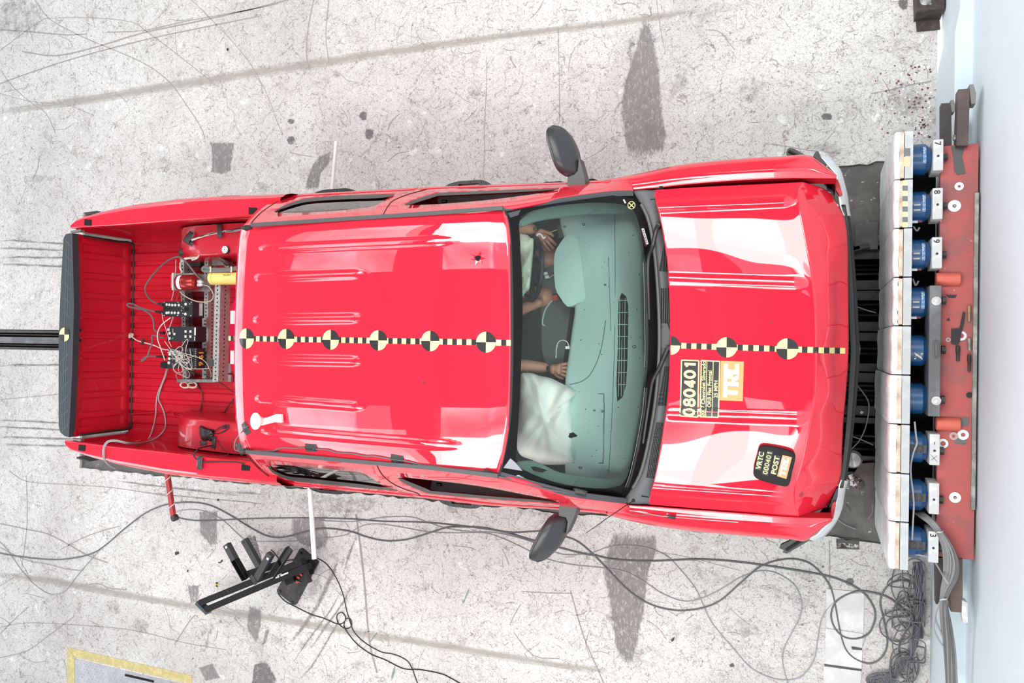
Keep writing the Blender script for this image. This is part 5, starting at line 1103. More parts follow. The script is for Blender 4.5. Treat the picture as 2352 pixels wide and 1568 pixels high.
# ================================================================== STICKERS ON THE PAINT
def drape_fn(T, lift):
    return lambda p: drop(T, p.x, p.y, lift)
def checker(T, x0, y0, x1, y1, circles, par, zref, hpx):
    """centre line tape: alternate yellow and black squares, quartered discs over it"""
    a = P(x0, y0, zref); b = P(x1, y1, zref); n_ = max(2, round((b - a).length / .0265)); w = hpx; d = (b - a).normalized(); s_ = Vector((-d.y, d.x, 0))
    mbs = {0: MB(), 1: MB()}
    for i in range(n_):
        mbq = MB()
        for j in range(2):
            q0 = lerp(a, b, (i + j * .5) / n_); q1 = lerp(a, b, (i + j * .5 + .5) / n_)
            mbq.add([drop(T, *(q + s_ * k * w / 2).xy, .0012) for q in (q0, q1) for k in (-1, 1)], [[0, 2, 3, 1]])
        mbq.build('tape_square', (YEL, TBLK)[i % 2], par)
    for (cx, cy, r) in circles:
        c = P(cx, cy, zref)
        for k in range(4):
            mbq = MB(); vs = [drop(T, c.x, c.y, .0022)]; fs = []
            n2 = 10
            for rr_ in (.5, 1.):
                for i in range(n2 + 1):
                    an = (k + i / n2) * math.pi / 2; p = c + Vector((math.cos(an), math.sin(an), 0)) * r * rr_; vs.append(drop(T, p.x, p.y, .0022))
            for i in range(n2): fs += [[0, 1 + i, 2 + i], [1 + i, n2 + 2 + i, n2 + 3 + i, 2 + i]]
            mbq.add(vs, fs)
            if k == 0: disc = None
            o = mbq.build('target_quarter', YEL if k in (1, 3) else TBLK, par)
checker(RT, 547, 777, 1171, 787, [(558, 777, .058), (655, 778, .056), (759, 780, .054), (869, 781.5, .054), (988, 783, .053), (1114.5, 785.5, .053)], roof, 1.855, .030)
checker(HT, 1543, 793, 1945, 806, [(1669, 797.5, .053), (1808, 801, .054)], hood, 1.245, .030)
c = P(1541, 793, 1.25)
for k in (0, 3):
    mb = MB(); vs = [drop(HT, c.x, c.y, .0022)] + [drop(HT, c.x + .05 * math.cos((k + i / 10) * 1.5708) + .001, c.y + .05 * math.sin((k + i / 10) * 1.5708), .0022) for i in range(11)]; mb.add(vs, [[0, 1 + i, 2 + i] for i in range(10)]); mb.build('target_quarter', TBLK if k == 0 else YEL, hood)
# tape end over the brake lamp, target on the tailgate cap
for i, (xa, xb) in enumerate(((525, 530), (530, 537), (537, 545))):
    mb = MB(); mb.prism([P(x, y, 1.77).xy for x, y in ((xa, 771.5), (xb, 771.5), (xb, 782), (xa, 782))], 1.766, 1.7705); mb.build('tape_square', TBLK if i == 1 else YEL, lamp)
c = P(148, 768, 1.387)
for k in range(4):
    mb = MB(); vs = []
    for t in [0] + [1] * 11: pass
    pts = [(c.x, c.y)] + [(c.x + .050 * math.cos((k + i / 8) * 1.5708), c.y + .050 * math.sin((k + i / 8) * 1.5708)) for i in range(9)]
    mb.add([(max(-5.085, min(-4.985, x)), y, 1.3875) for x, y in pts], [[0, i, i + 1] for i in range(1, 9)]); mb.build('target_quarter', YEL if k in (1, 3) else TBLK, cap)
# printed labels: reading direction runs across the truck (+Y)
def label(corners, T, name, m, par, border=None, lift=.0018):
    """rectangle from photo corners TL, TR, BR, BL (photo turned so the text reads upwards); returns map from label units"""
    q = [P(x, y, 1.245) for x, y in corners]         # TL TR BR BL in the photo; text x runs BL->TL, text y runs TR->TL
    def fn(u, v, l=lift):                              # u along the text 0..1, v upwards 0..1
        p = lerp(lerp(q[2], q[1], u), lerp(q[3], q[0], u), v); return drop(T, p.x, p.y, l)
    mb = MB(); mb.grid(lambda u, v: fn(u, v), 16, 8); o = mb.build(name, m, par)
    W = (q[1] - q[2]).length; Hh = (q[0] - q[1]).length
    if border:
        mb = MB()
        for a, b in (((0, 0), (1, 0)), ((1, 0), (1, 1)), ((1, 1), (0, 1)), ((0, 1), (0, 0))):
            pts = [(lerp(a[0], b[0], i / 12), lerp(a[1], b[1], i / 12)) for i in range(13)]; mb.ribbon([fn(lerp(.012, .988, x), lerp(.03, .97, y), lift + .0006) for x, y in pts], .006, smooth=False)
        mb.build('label_border', border, o)
    return fn, W, Hh, o
def write(txt, fn, W, Hh, o, uc, vc, size, m, bold=0., width=None, lift=.0026, align='CENTER'):
    """text of cap height 'size' (metres) centred at (uc, vc)"""
    mb = text_mb(txt, 1.0, lambda x, y: Vector((x, y, 0)), bold)
    xs = [v.x for v in mb.v]; ys = [v.y for v in mb.v]; x0, x1, y0, y1 = min(xs), max(xs), min(ys), max(ys); k = size / .72
    kx = k if width is None else width / (x1 - x0)
    ym = (.72 * .5 - .36)
    mb.v = [fn(uc + (v.x - (x0 + x1) / 2) * kx / W, vc + (v.y - (y0 + y1) / 2 if width is None or True else 0) * k / Hh, lift) for v in mb.v]
    return mb.build('lettering', m, o)
fn, W, Hh, o = label(((1565, 825), (1607, 826.5), (1604, 959), (1561, 956)), HT, 'number_label', TBLK, hood, YEL); o['label'] = 'black label with yellow number 080401'
NUM_ARGS = (fn, W, Hh, o)
fn, W, Hh, o = label(((1610, 826), (1655, 828), (1651, 960), (1607, 958)), HT, 'test_label', TBLK, hood, YEL); o['label'] = 'black label with three lines of yellow text'
for v_ in (.36, .68):
    mb = MB(); mb.ribbon([fn(.01 + .98 * i / 12, v_, .0025) for i in range(13)], .0035, smooth=False); mb.build('label_rule', YEL, o)
write('2007 Chevrolet Silverado', fn, W, Hh, o, .5, .835, Hh * .20, YEL, bold=.012, width=W * .96); write('ORB Flat Frontal', fn, W, Hh, o, .50, .52, Hh * .20, YEL, bold=.012, width=W * .64); write('25 MPH', fn, W, Hh, o, .50, .20, Hh * .20, YEL, bold=.012, width=W * .30)
fn, W, Hh, o = label(((1656.5, 828), (1708.7, 830), (1705.5, 921.5), (1653, 919)), HT, 'logo_label', ORANGE, hood); o['label'] = 'orange square with white letters TRC'
def digits(txt, fn, W, Hh, o, u0, u1, vc, size, m, lift=.0026, th=.235):
    """bold upright numerals drawn as broad strokes"""
    mb = MB(); n_ = len(txt); cw = (u1 - u0) / n_
    for k_, ch in enumerate(txt):
        cx = u0 + (k_ + .5) * cw; hw = cw * .36
        G = lambda x, y: (cx + x * hw, vc + y * size / 2)
        el = lambda ox, oy, rx, ry: [(ox + rx * math.cos(t * .3927), oy + ry * math.sin(t * .3927)) for t in range(17)]
        paths = {'0': [el(0, 0, .95, .86)], '8': [el(0, .44, .78, .42), el(0, -.42, .95, .46)], '4': [[(.45, -1), (.45, .95)], [(.50, .86), (-.95, -.42)], [(-1.1, -.46), (1.15, -.46)]], '1': [[(.25, -1), (.25, 1)], [(.25, .72), (-.55, .48)]]}[ch]
        for pth in paths:
            q = [Vector((G(*p)[0] * W, G(*p)[1] * Hh, 0)) for p in pth]; t2 = MB(); t2.ribbon(q, th * size * Hh, smooth=False); mb.add([fn(v.x / W, v.y / Hh, lift) for v in t2.v], t2.f)
    return mb.build('lettering', m, o)
def trc(fn, W, Hh, o, lift=.0026):
    """blocky joined letters T R C"""
    parts = [[(.08, .86), (.36, .86), (.36, .68), (.08, .68)], [(.155, .69), (.265, .69), (.265, .22), (.155, .22)],
             [(.37, .86), (.66, .86), (.66, .46), (.55, .46), (.55, .70), (.48, .70), (.48, .20), (.37, .20)], [(.54, .50), (.66, .50), (.585, .44), (.67, .20), (.555, .20), (.48, .40), (.48, .50)],
             [(.67, .86), (.93, .86), (.93, .69), (.79, .69), (.79, .37), (.93, .37), (.93, .20), (.67, .20)]]
    mb = MB()
    for k_, pl in enumerate(parts):
        v, f = cdt_patch(pl, [], (.15, .15), lambda x, y: fn(x, y, lift + .00008 * k_)); mb.add(v, f)
    mb.build('lettering', WPRINT, o)
trc(fn, W, Hh, o)
digits('080401', *NUM_ARGS, .01, .99, .5, .62, YEL)
# post-test placard: thick black foam block with rounded edges
pc = [(1743, 1020), (1829.5, 1039.5), (1811, 1124), (1725.5, 1099)]
q = [P(x, y, 1.275) for x, y in pc]; cen = sum(q, Vector()) / 4; pl = thing('placard_block', 'black foam placard block with yellow VRTC 080401 POST letters, lying on hood', 'placard', (cen.x, cen.y, 1.21))
rows = []; N = 40
def rr_pt(t, k):
    t = t % 1 * 4; i = int(t); f = t - i; a = q[i]; b = q[(i + 1) % 4]; p = lerp(a, b, f); e = 1 - .10 * (abs(2 * f - 1) ** 5) - .012 * math.sin(t * 9); return cen + (p - cen) * e * k
vs = []
for z, k in ((-.052, .96), (-.045, 1.0), (-.012, 1.0), (-.003, .975), (0, .94)):
    for i in range(N): p = rr_pt(i / N, k); vs.append(Vector((p.x, p.y, drop(HT, cen.x, cen.y, 0).z + .055 + z + (rnd.uniform(-.0015, .0015)))))
mb = MB(); mb.add(vs, [[k * N + i, (k + 1) * N + i, (k + 1) * N + (i + 1) % N, k * N + (i + 1) % N] for k in range(4) for i in range(N)] + [[4 * N + i for i in range(N)], [i for i in range(N)][::-1]])
mb.build('foam_block', mat('black_foam', (.012, .012, .013), rough=.75, bump=.4, bscale=200), pl)
zt = drop(HT, cen.x, cen.y, 0).z + .056
def pfn(u, v, l=.001): p = lerp(lerp(q[2], q[1], u), lerp(q[3], q[0], u), v); return Vector((p.x, p.y, zt + l))
PW = (q[1] - q[2]).length; PH = (q[0] - q[1]).length
for txt, uc, vc, wd in (('VRTC', .54, .885, .50), ('080401', .535, .68, .66), ('POST', .53, .465, .50)):
    mb = MB(); mb.add([pfn(uc + a * (wd + .04) / 2, vc + b * .085, .0003) for a, b in ((-1, -1), (1, -1), (1, 1), (-1, 1))], [[0, 1, 2, 3]]); st = mb.build('letter_strip', TBLK, pl)
    if txt[0] == '0': digits(txt, lambda u, v, l: pfn(u, v, .0009), PW, PH, st, uc - wd / 2, uc + wd / 2, vc, .125, YEL, th=.17)
    else: write(txt, lambda u, v, l: pfn(u, v, .0009), PW, PH, st, uc, vc, PH * .135, YEL, bold=.022, width=PW * wd)
mb = MB(); cor = ((.24, .11), (.84, .09), (.845, .34), (.245, .36)); mb.add([pfn(u, v, .0004) for u, v in cor], [[0, 1, 2, 3]]); lg = mb.build('logo_label', ORANGE, pl, label='orange patch with white letters TRC')
trc(lambda u, v, l: pfn(.245 + u * .60, .10 + v * .25, .001 + (l - .0026)), PW, PH, lg)
# ================================================================== INSTRUMENTS IN THE CARGO BED
FZ = BZ + .016
def tubeobj(name, pts, r, m, label, cat='cable', z=None, group=None, sub=4, n=6):
    mb = MB(); mb.tube(L(pts, z) if z is not None else pts, r, n=n, sub=sub); return tag(mb.build(name, m, smooth=True), label, cat, group)
rack = thing('instrument_rack', 'perforated grey steel rack bolted across the red cargo bed', 'rack', P(450, 740, FZ))
def perf(name, pa, pb, z0, z1, wpx, m, pitch=.0254):
    a = P(*pa, z1); b = P(*pb, z1); w = abs(P(pa[0] + wpx / 2, pa[1], z1).x - P(pa[0] - wpx / 2, pa[1], z1).x)
    mb = MB(); mb.bar(Vector((a.x, a.y, (z0 + z1) / 2)), Vector((b.x, b.y, (z0 + z1) / 2)), w, z1 - z0); o = mb.build(name, m, rack)
    mb = MB(); n_ = int((b - a).length / pitch)
    for i in range(n_):
        p = lerp(a, b, (i + .5) / n_); mb.cyl(p + Vector((0, 0, -.002)), p + Vector((0, 0, .0006)), .006, n=8)
        q = p + Vector((w / 2, 0, -(z1 - z0) / 2)); mb.cyl(q - Vector((.002, 0, 0)), q + Vector((.0006, 0, 0)), .006, n=8)
    mb.build('bolt_holes', DARK, o, kind='stuff'); return o
perf('upright_strut', (500, 652), (494.5, 876), .98, 1.08, 13, STEELZ, .028)
perf('cross_strut', (418, 590), (424, 872), FZ, .93, 9, STEELZ)
perf('cross_strut', (474, 592), (472, 872), FZ, .93, 9, STEELZ)
mb = MB(); a = P(412, 874, .93); b = P(500, 874, .93); mb.bar(a, b, .022, .05); mb.build('end_bar', STEELG, rack)
mb = MB(); a = P(420, 589, .93); b = P(486, 586, .93); mb.bar(a, b, .03, .04); mb.build('end_bar', STEELD, rack)
for y0, y1 in ((731, 750), (786, 806), (841, 868)):
    mb = MB(); mb.box(P(471, (y0 + y1) / 2, .955), (.036, abs(P(471, y0, .955).y - P(471, y1, .955).y), .02)); cl = mb.build('strut_clamp', STEELG, rack)
    for y in (lerp(y0, y1, .3), lerp(y0, y1, .7)):
        mb = MB(); c = P(471, y, .966); mb.cyl(c, c + Vector((0, 0, .004)), .007, n=8); mb.build('clamp_bolt', TBLK, cl)
mb = MB(); mb.box(P(452, 605, .90), (.11, .045, .05)); mb.build('dark_bracket', STEELD, rack)
mb = MB(); mb.box(P(508, 600, .93), (.12, .06, .05)); mb.build('angle_bracket', STEELG, rack)
mb = MB(); mb.box(P(523, 868, .87), (.075, .05, .02)); mb.box(P(525, 845, .89), (.05, .07, .01)); mb.build('foot_plate', STEELZ, rack)
mb = MB(); mb.box(P(497, 833, 1.03), (.045, .045, .108)); mb.build('tape_wrap', TAPE, rack)
def xz(px0, z0, px1, py):
    """height at which the sight line of px1 has the same x as (px0, z0)"""
    x = P(px0, py, z0).x; lo, hi = .5, z0
    for _ in range(40):
        m_ = (lo + hi) / 2
        if P(px1, py, m_).x > x: hi = m_
        else: lo = m_
    return lo
def recorder(cs, ztop, pxr, label):
    q = [P(x, y, ztop) for x, y in cs]; zb = max(FZ + .004, xz((cs[1][0] + cs[2][0]) / 2, ztop, pxr, (cs[1][1] + cs[2][1]) / 2))
    c = sum(q, Vector()) / 4; t = thing('data_recorder', label, 'recorder', (c.x, c.y, zb), 'black data recorders on the bed rack')
    mb = MB(); mb.prism([p.xy for p in q], zb, ztop); b = mb.build('recorder_case', mat('recorder_black', (.020, .021, .023), rough=.42), t)
    mb = MB(); mb.prism([p.xy for p in q], max(FZ + .001, .935) if zb > .96 else FZ + .001, zb - .001) if False else None
    fn = lambda u, v, l=.001: lerp(lerp(q[0], q[1], u), lerp(q[3], q[2], u), v) + Vector((0, 0, l))
    return t, b, fn, zb, q
def dots(fn, par, lst, r, m, name='connector', h=.004):
    for u, v in lst:
        mb = MB(); c = fn(u, v, 0); mb.lathe(c, (0, 0, 1), [(0, r), (h, r), (h, r * .6), (h * .6, r * .5), (h * .6, 0)], n=12); mb.build(name, m, par)
t, b, fn, zb, q = recorder(((375, 692.5), (443, 692), (442, 727), (374.5, 726)), 1.04, 474, 'black recorder with two rows of round silver connectors, nearest the red cylinder')
dots(fn, b, [(.13, .2), (.22, .22), (.32, .24), (.42, .24), (.54, .24), (.13, .77), (.2, .75), (.31, .76), (.41, .76), (.53, .77)], .010, ALU); dots(fn, b, [(.77, .18), (.77, .83)], .010, WHITEP)
mb = MB(); mb.box(fn(.80, .5, .001), (.035, .03, .003)); mb.build('screen', DARK, b); mb = MB()
for u, v in ((.04, .06), (.5, .06), (.95, .06), (.04, .94), (.5, .94), (.95, .94), (.63, .35), (.68, .44), (.63, .6), (.9, .17), (.68, .8)): mb.box(fn(u, v, .001), (.006, .006, .002))
mb.build('panel_marks', WHITEP, b, kind='stuff')
xr_ = max(p.x for p in q) + .0008; mb = MB(); yc_ = (q[1].y + q[2].y) / 2; mb.add([(xr_, yc_ - .045, zb + .04), (xr_, yc_ + .045, zb + .04), (xr_, yc_ + .045, zb + .075), (xr_, yc_ - .045, zb + .075)], [[0, 1, 2, 3]]); mb.build('side_label', ALU, b)
t, b, fn, zb, q = recorder(((384.5, 750), (450, 749.5), (449.5, 784.5), (384, 783.5)), 1.04, 472, 'black recorder with green dot and four white buttons, in the middle of the rack')
dots(fn, b, [(.05, .2), (.09, .45), (.09, .8)], .011, ALU); dots(fn, b, [(.20, .80)], .0075, mat('green_dot', (.01, .30, .16), rough=.4), 'green_light', .002)
for u, v in ((.65, .33), (.82, .33), (.65, .67), (.82, .67)): mb = MB(); mb.box(fn(u, v, .001), (.016, .016, .003)); mb.build('white_button', WHITEP, b)
mb = MB(); mb.box(fn(.975, .33, .0008), (.012, .055, .001)); mb.build('print_strip', WHITEP, b); mb = MB(); mb.box(fn(.965, .8, .0008), (.006, .03, .001)); mb.box(fn(.25, .5, .0008), (.02, .016, .001)); mb.box(fn(.2, .28, .0008), (.004, .03, .001)); mb.build('panel_marks', ALU, b)
t, b, fn, zb, q = recorder(((388, 799), (453, 799.5), (452, 846), (383, 846)), 1.05, 471, 'black recorder buried in white wires, yellow number 961 on its side')
dots(fn, b, [(.06, .3), (.06, .52), (.06, .72)], .011, ALU)
PURP = mat('purple_plugs', (.20, .10, .22), rough=.4)
dots(fn, b, [(u, v) for u in (.2, .3, .42, .54, .66, .78) for v in (.12, .34, .56, .78)], .0075, PURP, 'signal_plug', .007)
mb = MB()
for i in range(10): mb.box(fn(.95, .06 + i * .1, .001), (.004, .004, .002))
mb.build('panel_marks', WHITEP, b, kind='stuff')
xr_ = max(p.x for p in q) + .001; yc_ = (q[1].y + q[2].y) / 2
tm = text_mb('9 61', .062, lambda x, y: Vector((xr_, yc_ + x, zb + (1.05 - zb) * .50 + y)), .002); tm.build('number_print', mat('yellow_print', (.80, .50, .08), rough=.5), b)
mb = MB(); mb.prism([P(x, y, .99).xy for x, y in ((369, 832), (374, 830), (384, 832), (382, 846), (368, 844))], .96, .99); mb.build('cable_clip', BLACK, b)
# red cylinder on a U bracket
sc = thing('firing_cylinder', 'red anodised cylinder in a grey U bracket on the bed rack', 'cylinder', P(440, 650, .93))
za = 1.03; a = P(412, 649, za); bb = P(452, 649, za); rc = .070 * 12.2 / 24
mb = MB(); mb.lathe(a, bb - a, [(0, 0), (0, rc * 1.55), (.004, rc * 1.62), ((bb - a).length - .004, rc * 1.62), ((bb - a).length, rc * 1.55), ((bb - a).length, 0)], n=28); cy = mb.build('cylinder_body', mat('red_anodised', (.52, .06, .06), rough=.25, metal=.75), sc, smooth=True)
p0 = lerp(a, bb, .14); mb = MB()
for i in range(11):
    an = -1.0 + i * .2; 
    for k in (0, 1): mb.v.append(Vector((p0.x + k * .028, p0.y + math.sin(an) * (rc * 1.64), p0.z + math.cos(an) * (rc * 1.64))))
mb.f = [[2 * i, 2 * i + 1, 2 * i + 3, 2 * i + 2] for i in range(10)]; mb.mi = [0] * 10; mb.build('white_label', WPRINT, cy)
mb = MB(); mb.prism([P(x, y, .965).xy for x, y in ((409, 628), (484, 631), (483, 670), (409, 667))], .945, .965); br = mb.build('bracket_plate', STEELG, sc)
for y in (631, 663): mb = MB(); mb.bar(P(410, y, .995), P(452, y + (2 if y > 650 else -1), .995), .014, .06); mb.build('bracket_flange', STEELZ, sc)
mb = MB(); mb.box(P(409.5, 647.5, 1.0), (.012, .125, .11)); mb.build('end_plate', ALU, sc); mb = MB(); mb.box(P(404.5, 646.5, .99), (.020, .098, .08)); mb.build('end_cap', mat('pink_red', (.62, .12, .13), rough=.4), sc)
for y in (646.5, 654): mb = MB(); mb.lathe(P(455, y, 1.03), (1, 0, 0), [(0, 0), (0, .012), (.02, .014), (.035, .010), (.045, .009), (.045, 0)], n=12); mb.build('connector', ALU, sc)
# yellow tube, dial canister, plug, coolant hose
yt = thing('yellow_cylinder', 'yellow cylinder with end flange lying ahead of the rack', 'cylinder', P(515, 640, 1.0))
a = P(487, 638.5, 1.10); bb = P(552, 638.5, 1.10); l_ = (bb - a).length; r_ = .046
mb = MB(); mb.lathe(a, bb - a, [(0, 0), (0, r_ * 1.0), (.004, r_ * 1.06), (.028, r_ * 1.06), (.03, r_ * .94), (.034, r_ * .94), (.036, r_ * 1.06), (.055, r_ * 1.06), (.060, r_), (l_, r_), (l_, 0)], n=28); yb = mb.build('yellow_case', YELB, yt, smooth=True)
for txt, dy in (('ENDEVCO', .018), ):
    pass
tm = text_mb('042 084 F', .017, lambda x, y: P(523, 631.5, 1.10 + r_ * .88) + Vector((x, y, .008 - y * .3)), .0002); tm.build('stamped_print', mat('print_brown', (.25, .17, .06), rough=.6), yb)
tm = text_mb('No. 1 04 023', .012, lambda x, y: P(523, 644.5, 1.10 + r_ * .98) + Vector((x, y, .006 + y * .3)), .0); tm.build('stamped_print', mat('print_tan', (.50, .38, .16), rough=.6), yb)
kn = thing('dial_canister', 'black upright canister with white dial face beside the cab', 'canister', P(535, 575, .95))
c1 = P(516.5, 573, 1.12); zb_ = xz(516.5, 1.12, 545, 574); c0 = Vector((c1.x, c1.y, zb_)); mb = MB(); mb.lathe(c0, (0, 0, 1), [(0, 0), (0, .028), (1.12 - zb_ - .002, .028), (1.12 - zb_, .026)], n=24); ck = mb.build('canister_body', mat('canister_black', (.03, .03, .028), rough=.35), kn, smooth=True, angle=40)
for f_ in (.35, .8): mb = MB(); mb.lathe(lerp(c0, c1, f_), (0, 0, 1), [(0, .0285), (.006, .0285)], n=24); mb.build('canister_band', STEELG, ck)
mb = MB(); mb.lathe(c1 - Vector((0, 0, .002)), (0, 0, 1), [(0, .026), (.004, .0255), (.005, 0)], n=24); dl = mb.build('dial_face', mat('dial_white', (.80, .82, .86), rough=.4), ck)
mb = MB(); BLU = mat('dial_print', (.05, .07, .22), rough=.5)
for i in range(8): an = i * .785; mb.box(c1 + Vector((math.cos(an) * .018, math.sin(an) * .018, .0035)), (.006, .004, .001), rz=an)
mb.box(c1 + Vector((0, 0, .0035)), (.008, .008, .001)); mb.build('dial_marks', BLU, dl, kind='stuff')
cn = thing('cable_plug', 'dark ribbed cable plug clamped beside the dial canister', 'plug', P(515, 602, .96))
a = P(506, 592, 1.04); bb = P(526, 608, 1.0); mb = MB(); d_ = bb - a; ll = d_.length; mb.lathe(a, d_, [(0, 0), (0, .009), (ll * .18, .010), (ll * .2, .014), (ll * .5, .015), (ll * .52, .019), (ll * .95, .019), (ll, .017), (ll, 0)], n=18); mb.build('plug_body', mat('plug_dark', (.10, .085, .075), rough=.4, metal=.4), cn, smooth=True); mb = MB(); mb.box(P(525, 606, .98), (.03, .08, .07), rz=.6); mb.build('plug_clamp', STEELG, cn)
mb = MB(); mb.tube(L([(459, 567), (468, 560.5), (478, 555)], 1.06), .0045, n=6); mb.tube(L([(478, 555), (489, 571), (503, 590)], 1.06), .0045, n=6); tag(mb.build('bent_rod', STEELG), 'bent grey metal rod leaning between tape and cable plug', 'rod')
mb = MB(); mb.tube(L([(552, 612), (530, 617), (505, 618), (485, 617), (472, 613), (466, 616), (467, 621), (476, 623), (500, 622), (525, 621), (552, 616)], 1.14), .011, n=8); hs_ = tag(mb.build('grey_hose', mat('hose_grey', (.15, .15, .14), rough=.6), smooth=True), 'doubled grey hose lying along the yellow cylinder', 'hose')
ORIG[hs_] = ORIG[hs_]; mb = MB(); mb.lathe(P(474, 618, 1.135), (0, 0, 1), [(0, .0), (0, .016), (.004, .016), (.006, 0)], n=14); mb.build('green_insert', MATS['green_dot'], hs_)
for x in (483, 531): mb = MB(); mb.tube(L([(x, 612), (x + 1, 618), (x, 625)], 1.155), .006, n=5); mb.build('white_tie', CABLEW, hs_)
# signal cables with plugs
def plugged(pts, z, r, m, label, plugs, name='signal_cable', pm=None, sleeve=None):
    mb = MB(); mb.tube(L(pts, z), r, n=7, sub=5); o = tag(mb.build(name, m, smooth=True), label, 'cable')
    for a, b in plugs:
        mb = MB(); pa, pb = P(*a, z), P(*b, z); d = pb - pa; mb.lathe(pa, d, [(0, r * .9), (d.length * .5, r * 1.7), (d.length, r * 2.0), (d.length, 0)], n=10); mb.build('plug', pm or CABLEK, o, smooth=True)
    for a, b in (sleeve or []):
        mb = MB(); mb.cyl(P(*a, z), P(*b, z), r * 1.15, n=8); mb.build('cable_tag', WHITEP, o)
    return o
plugged([(467, 646), (458, 638, 1.12), (448, 627.5, 1.15), (433, 608, 1.15), (418, 593, 1.12), (406, 590, 1.09), (388, 597, 1.05), (369, 612, 1.0), (351, 631, .97), (339, 648, .96), (333.6, 661, .96), (337, 677, .98), (348, 690, 1.01), (362, 697.5, 1.03), (374, 699.5, 1.04)], 1.10, .0062, CABLEG, 'dark grey cable arching from the red cylinder to the first recorder', [((362, 697.5), (375, 699.8))])
plugged([(375, 717.8), (362, 716.5), (353.5, 715), (326, 707.5), (304.5, 697.8), (294, 697.5), (292, 701), (300, 705.5), (315, 708), (335, 714), (349, 727.5), (353, 741), (354, 755), (361, 763), (374, 764.5)], 1.03, .0058, CABLEG, 'dark grey cable with a flattened loop joining first and second recorders', [((356, 715.5), (375, 718)), ((366, 764), (377, 764.5))])
plugged([(376, 775), (366, 773.5), (350, 770.5), (349.5, 786), (344, 802.5), (339, 817), (332, 825), (325, 829), (328, 824), (338, 818.5), (356.5, 818.3), (380, 819.5)], 1.03, .0058, CABLEG, 'dark grey cable with a tight bend joining second and third recorders', [((358, 818.4), (380, 819.5))])
mb = MB(); mb.tube(L([(469, 655), (478, 657), (487, 668), (490, 680), (485, 690), (470, 693.5), (450, 691.5), (432, 684), (420, 676), (412, 668)], 1.03), .0042, n=6, sub=4); tag(mb.build('ivory_cable', mat('ivory_cable', (.46, .43, .36), rough=.5)), 'ivory cable hanging in a wide loop under the red cylinder', 'cable')
for pts, lb, r, m in (([(392, 729), (372, 745), (363, 761), (362, 778), (368, 796), (374, 813), (379, 827)], 'white cable curving past the left ends of the recorders', .0038, CABLEW), ([(372, 718), (374, 734), (380, 752), (386, 772), (388, 784), (394, 796)], 'thin white wire dropping between first and second recorders', .002, CABLEW),
                      ([(404, 596), (403, 625), (399, 668), (394, 690)], 'grey lead running down beside the red cylinder', .003, CABLEM), ([(398, 727), (392, 745), (389, 752)], 'short grey lead between first and second recorders', .0035, CABLEM), ([(412, 667), (408, 680), (405, 692)], 'thin brown lead below the red cylinder bracket', .0028, BROWNST)):
    tubeobj('instrument_wire', pts, r, m, lb, z=1.055)
tt_ = tubeobj('twisted_lead', [(302, 772), (309, 778), (317, 782.5), (333, 787), (354, 793), (367, 799), (379, 802.5), (392, 803)], .0045, CABLEW, 'white twisted lead with coiled loose end on the bed floor', z=FZ + .03)
mb = MB()
for k in range(5): mb.tube([P(301 + 5.5 * math.cos(t + k), 770.5 + 4.5 * math.sin(t + k * .4) + k * .5 - 1, FZ + .02 + .004 * k) for t in [i * .9 for i in range(7)]], .002, n=5, sub=3, closed=True)
mb.build('loose_coil', CABLEW, tt_); mb = MB(); mb.box(P(328, 785, FZ + .036), (.02, .05, .008), rz=-.2); mb.build('tape_strip', TAPE, tt_)
mb = MB(); rr = random.Random(11)
for k in range(13):
    a = (rr.uniform(386, 405), rr.uniform(800, 822)); m1 = (412 + rr.uniform(-10, 10), 820 + rr.uniform(-14, 12)); e = (rr.uniform(410, 448), rr.uniform(798, 846)); m2 = (rr.uniform(400, 440), rr.uniform(800, 850))
    mb.tube(L([(*a, 1.06), (*m1, 1.07 + rr.uniform(0, .03)), (*m2, 1.075 + rr.uniform(0, .03)), (*e, 1.06)], 0), .0016, n=5, sub=5)
for pts in ([(378, 783), (390, 800), (402, 815), (412, 832), (430, 845), (462, 847), (480, 846)], [(384, 810), (405, 806), (425, 812), (448, 818), (470, 829), (480, 845), (485, 860), (481, 872), (471, 875)], [(410, 832), (398, 840), (402, 852), (412, 856), (420, 850), (414, 836)], [(412, 834), (410, 850), (418, 862), (432, 867), (436, 858), (426, 845), (416, 838)], [(414, 832), (420, 842), (424, 856), (418, 861), (404, 856), (398, 846), (406, 834)], [(418, 794), (428, 780), (432, 782), (427, 800), (428, 815), (436, 828), (428, 835)], [(404, 860), (408, 872), (415, 878), (420, 880)], [(400, 806), (412, 796), (419, 800), (415, 812), (406, 808)]):
    mb.tube(L([(x, y, 1.07 if y < 850 else lerp(1.05, FZ + .05, min(1, (y - 850) / 28))) for x, y in pts], 0), .0021, n=5, sub=5)
o = mb.build('wire_tangle', CABLEW); o['kind'] = 'stuff'; tag(o, 'tangle of white sensor wires spilling over the lowest recorder', 'wires')
mb = MB()
for k in range(12):
    w_ = 1 if k % 2 else -1; a0 = rr.uniform(-.35, .35); cx, cy = 433 + w_ * 9, 884; mb.tube([P(cx + (9 + rr.uniform(-1.5, 3)) * math.cos(t) * w_, cy + (5 + rr.uniform(-1, 3)) * math.sin(t) + a0 * 6 * math.cos(t), FZ + .02 + .005 * k) for t in [i * .785 for i in range(8)]], .0024, n=5, sub=3, closed=True)
tag(mb.build('wire_coil', mat('cream_wire', (.72, .70, .58), rough=.5)), 'bow shaped coil of cream wire on the red bed floor', 'wire coil')
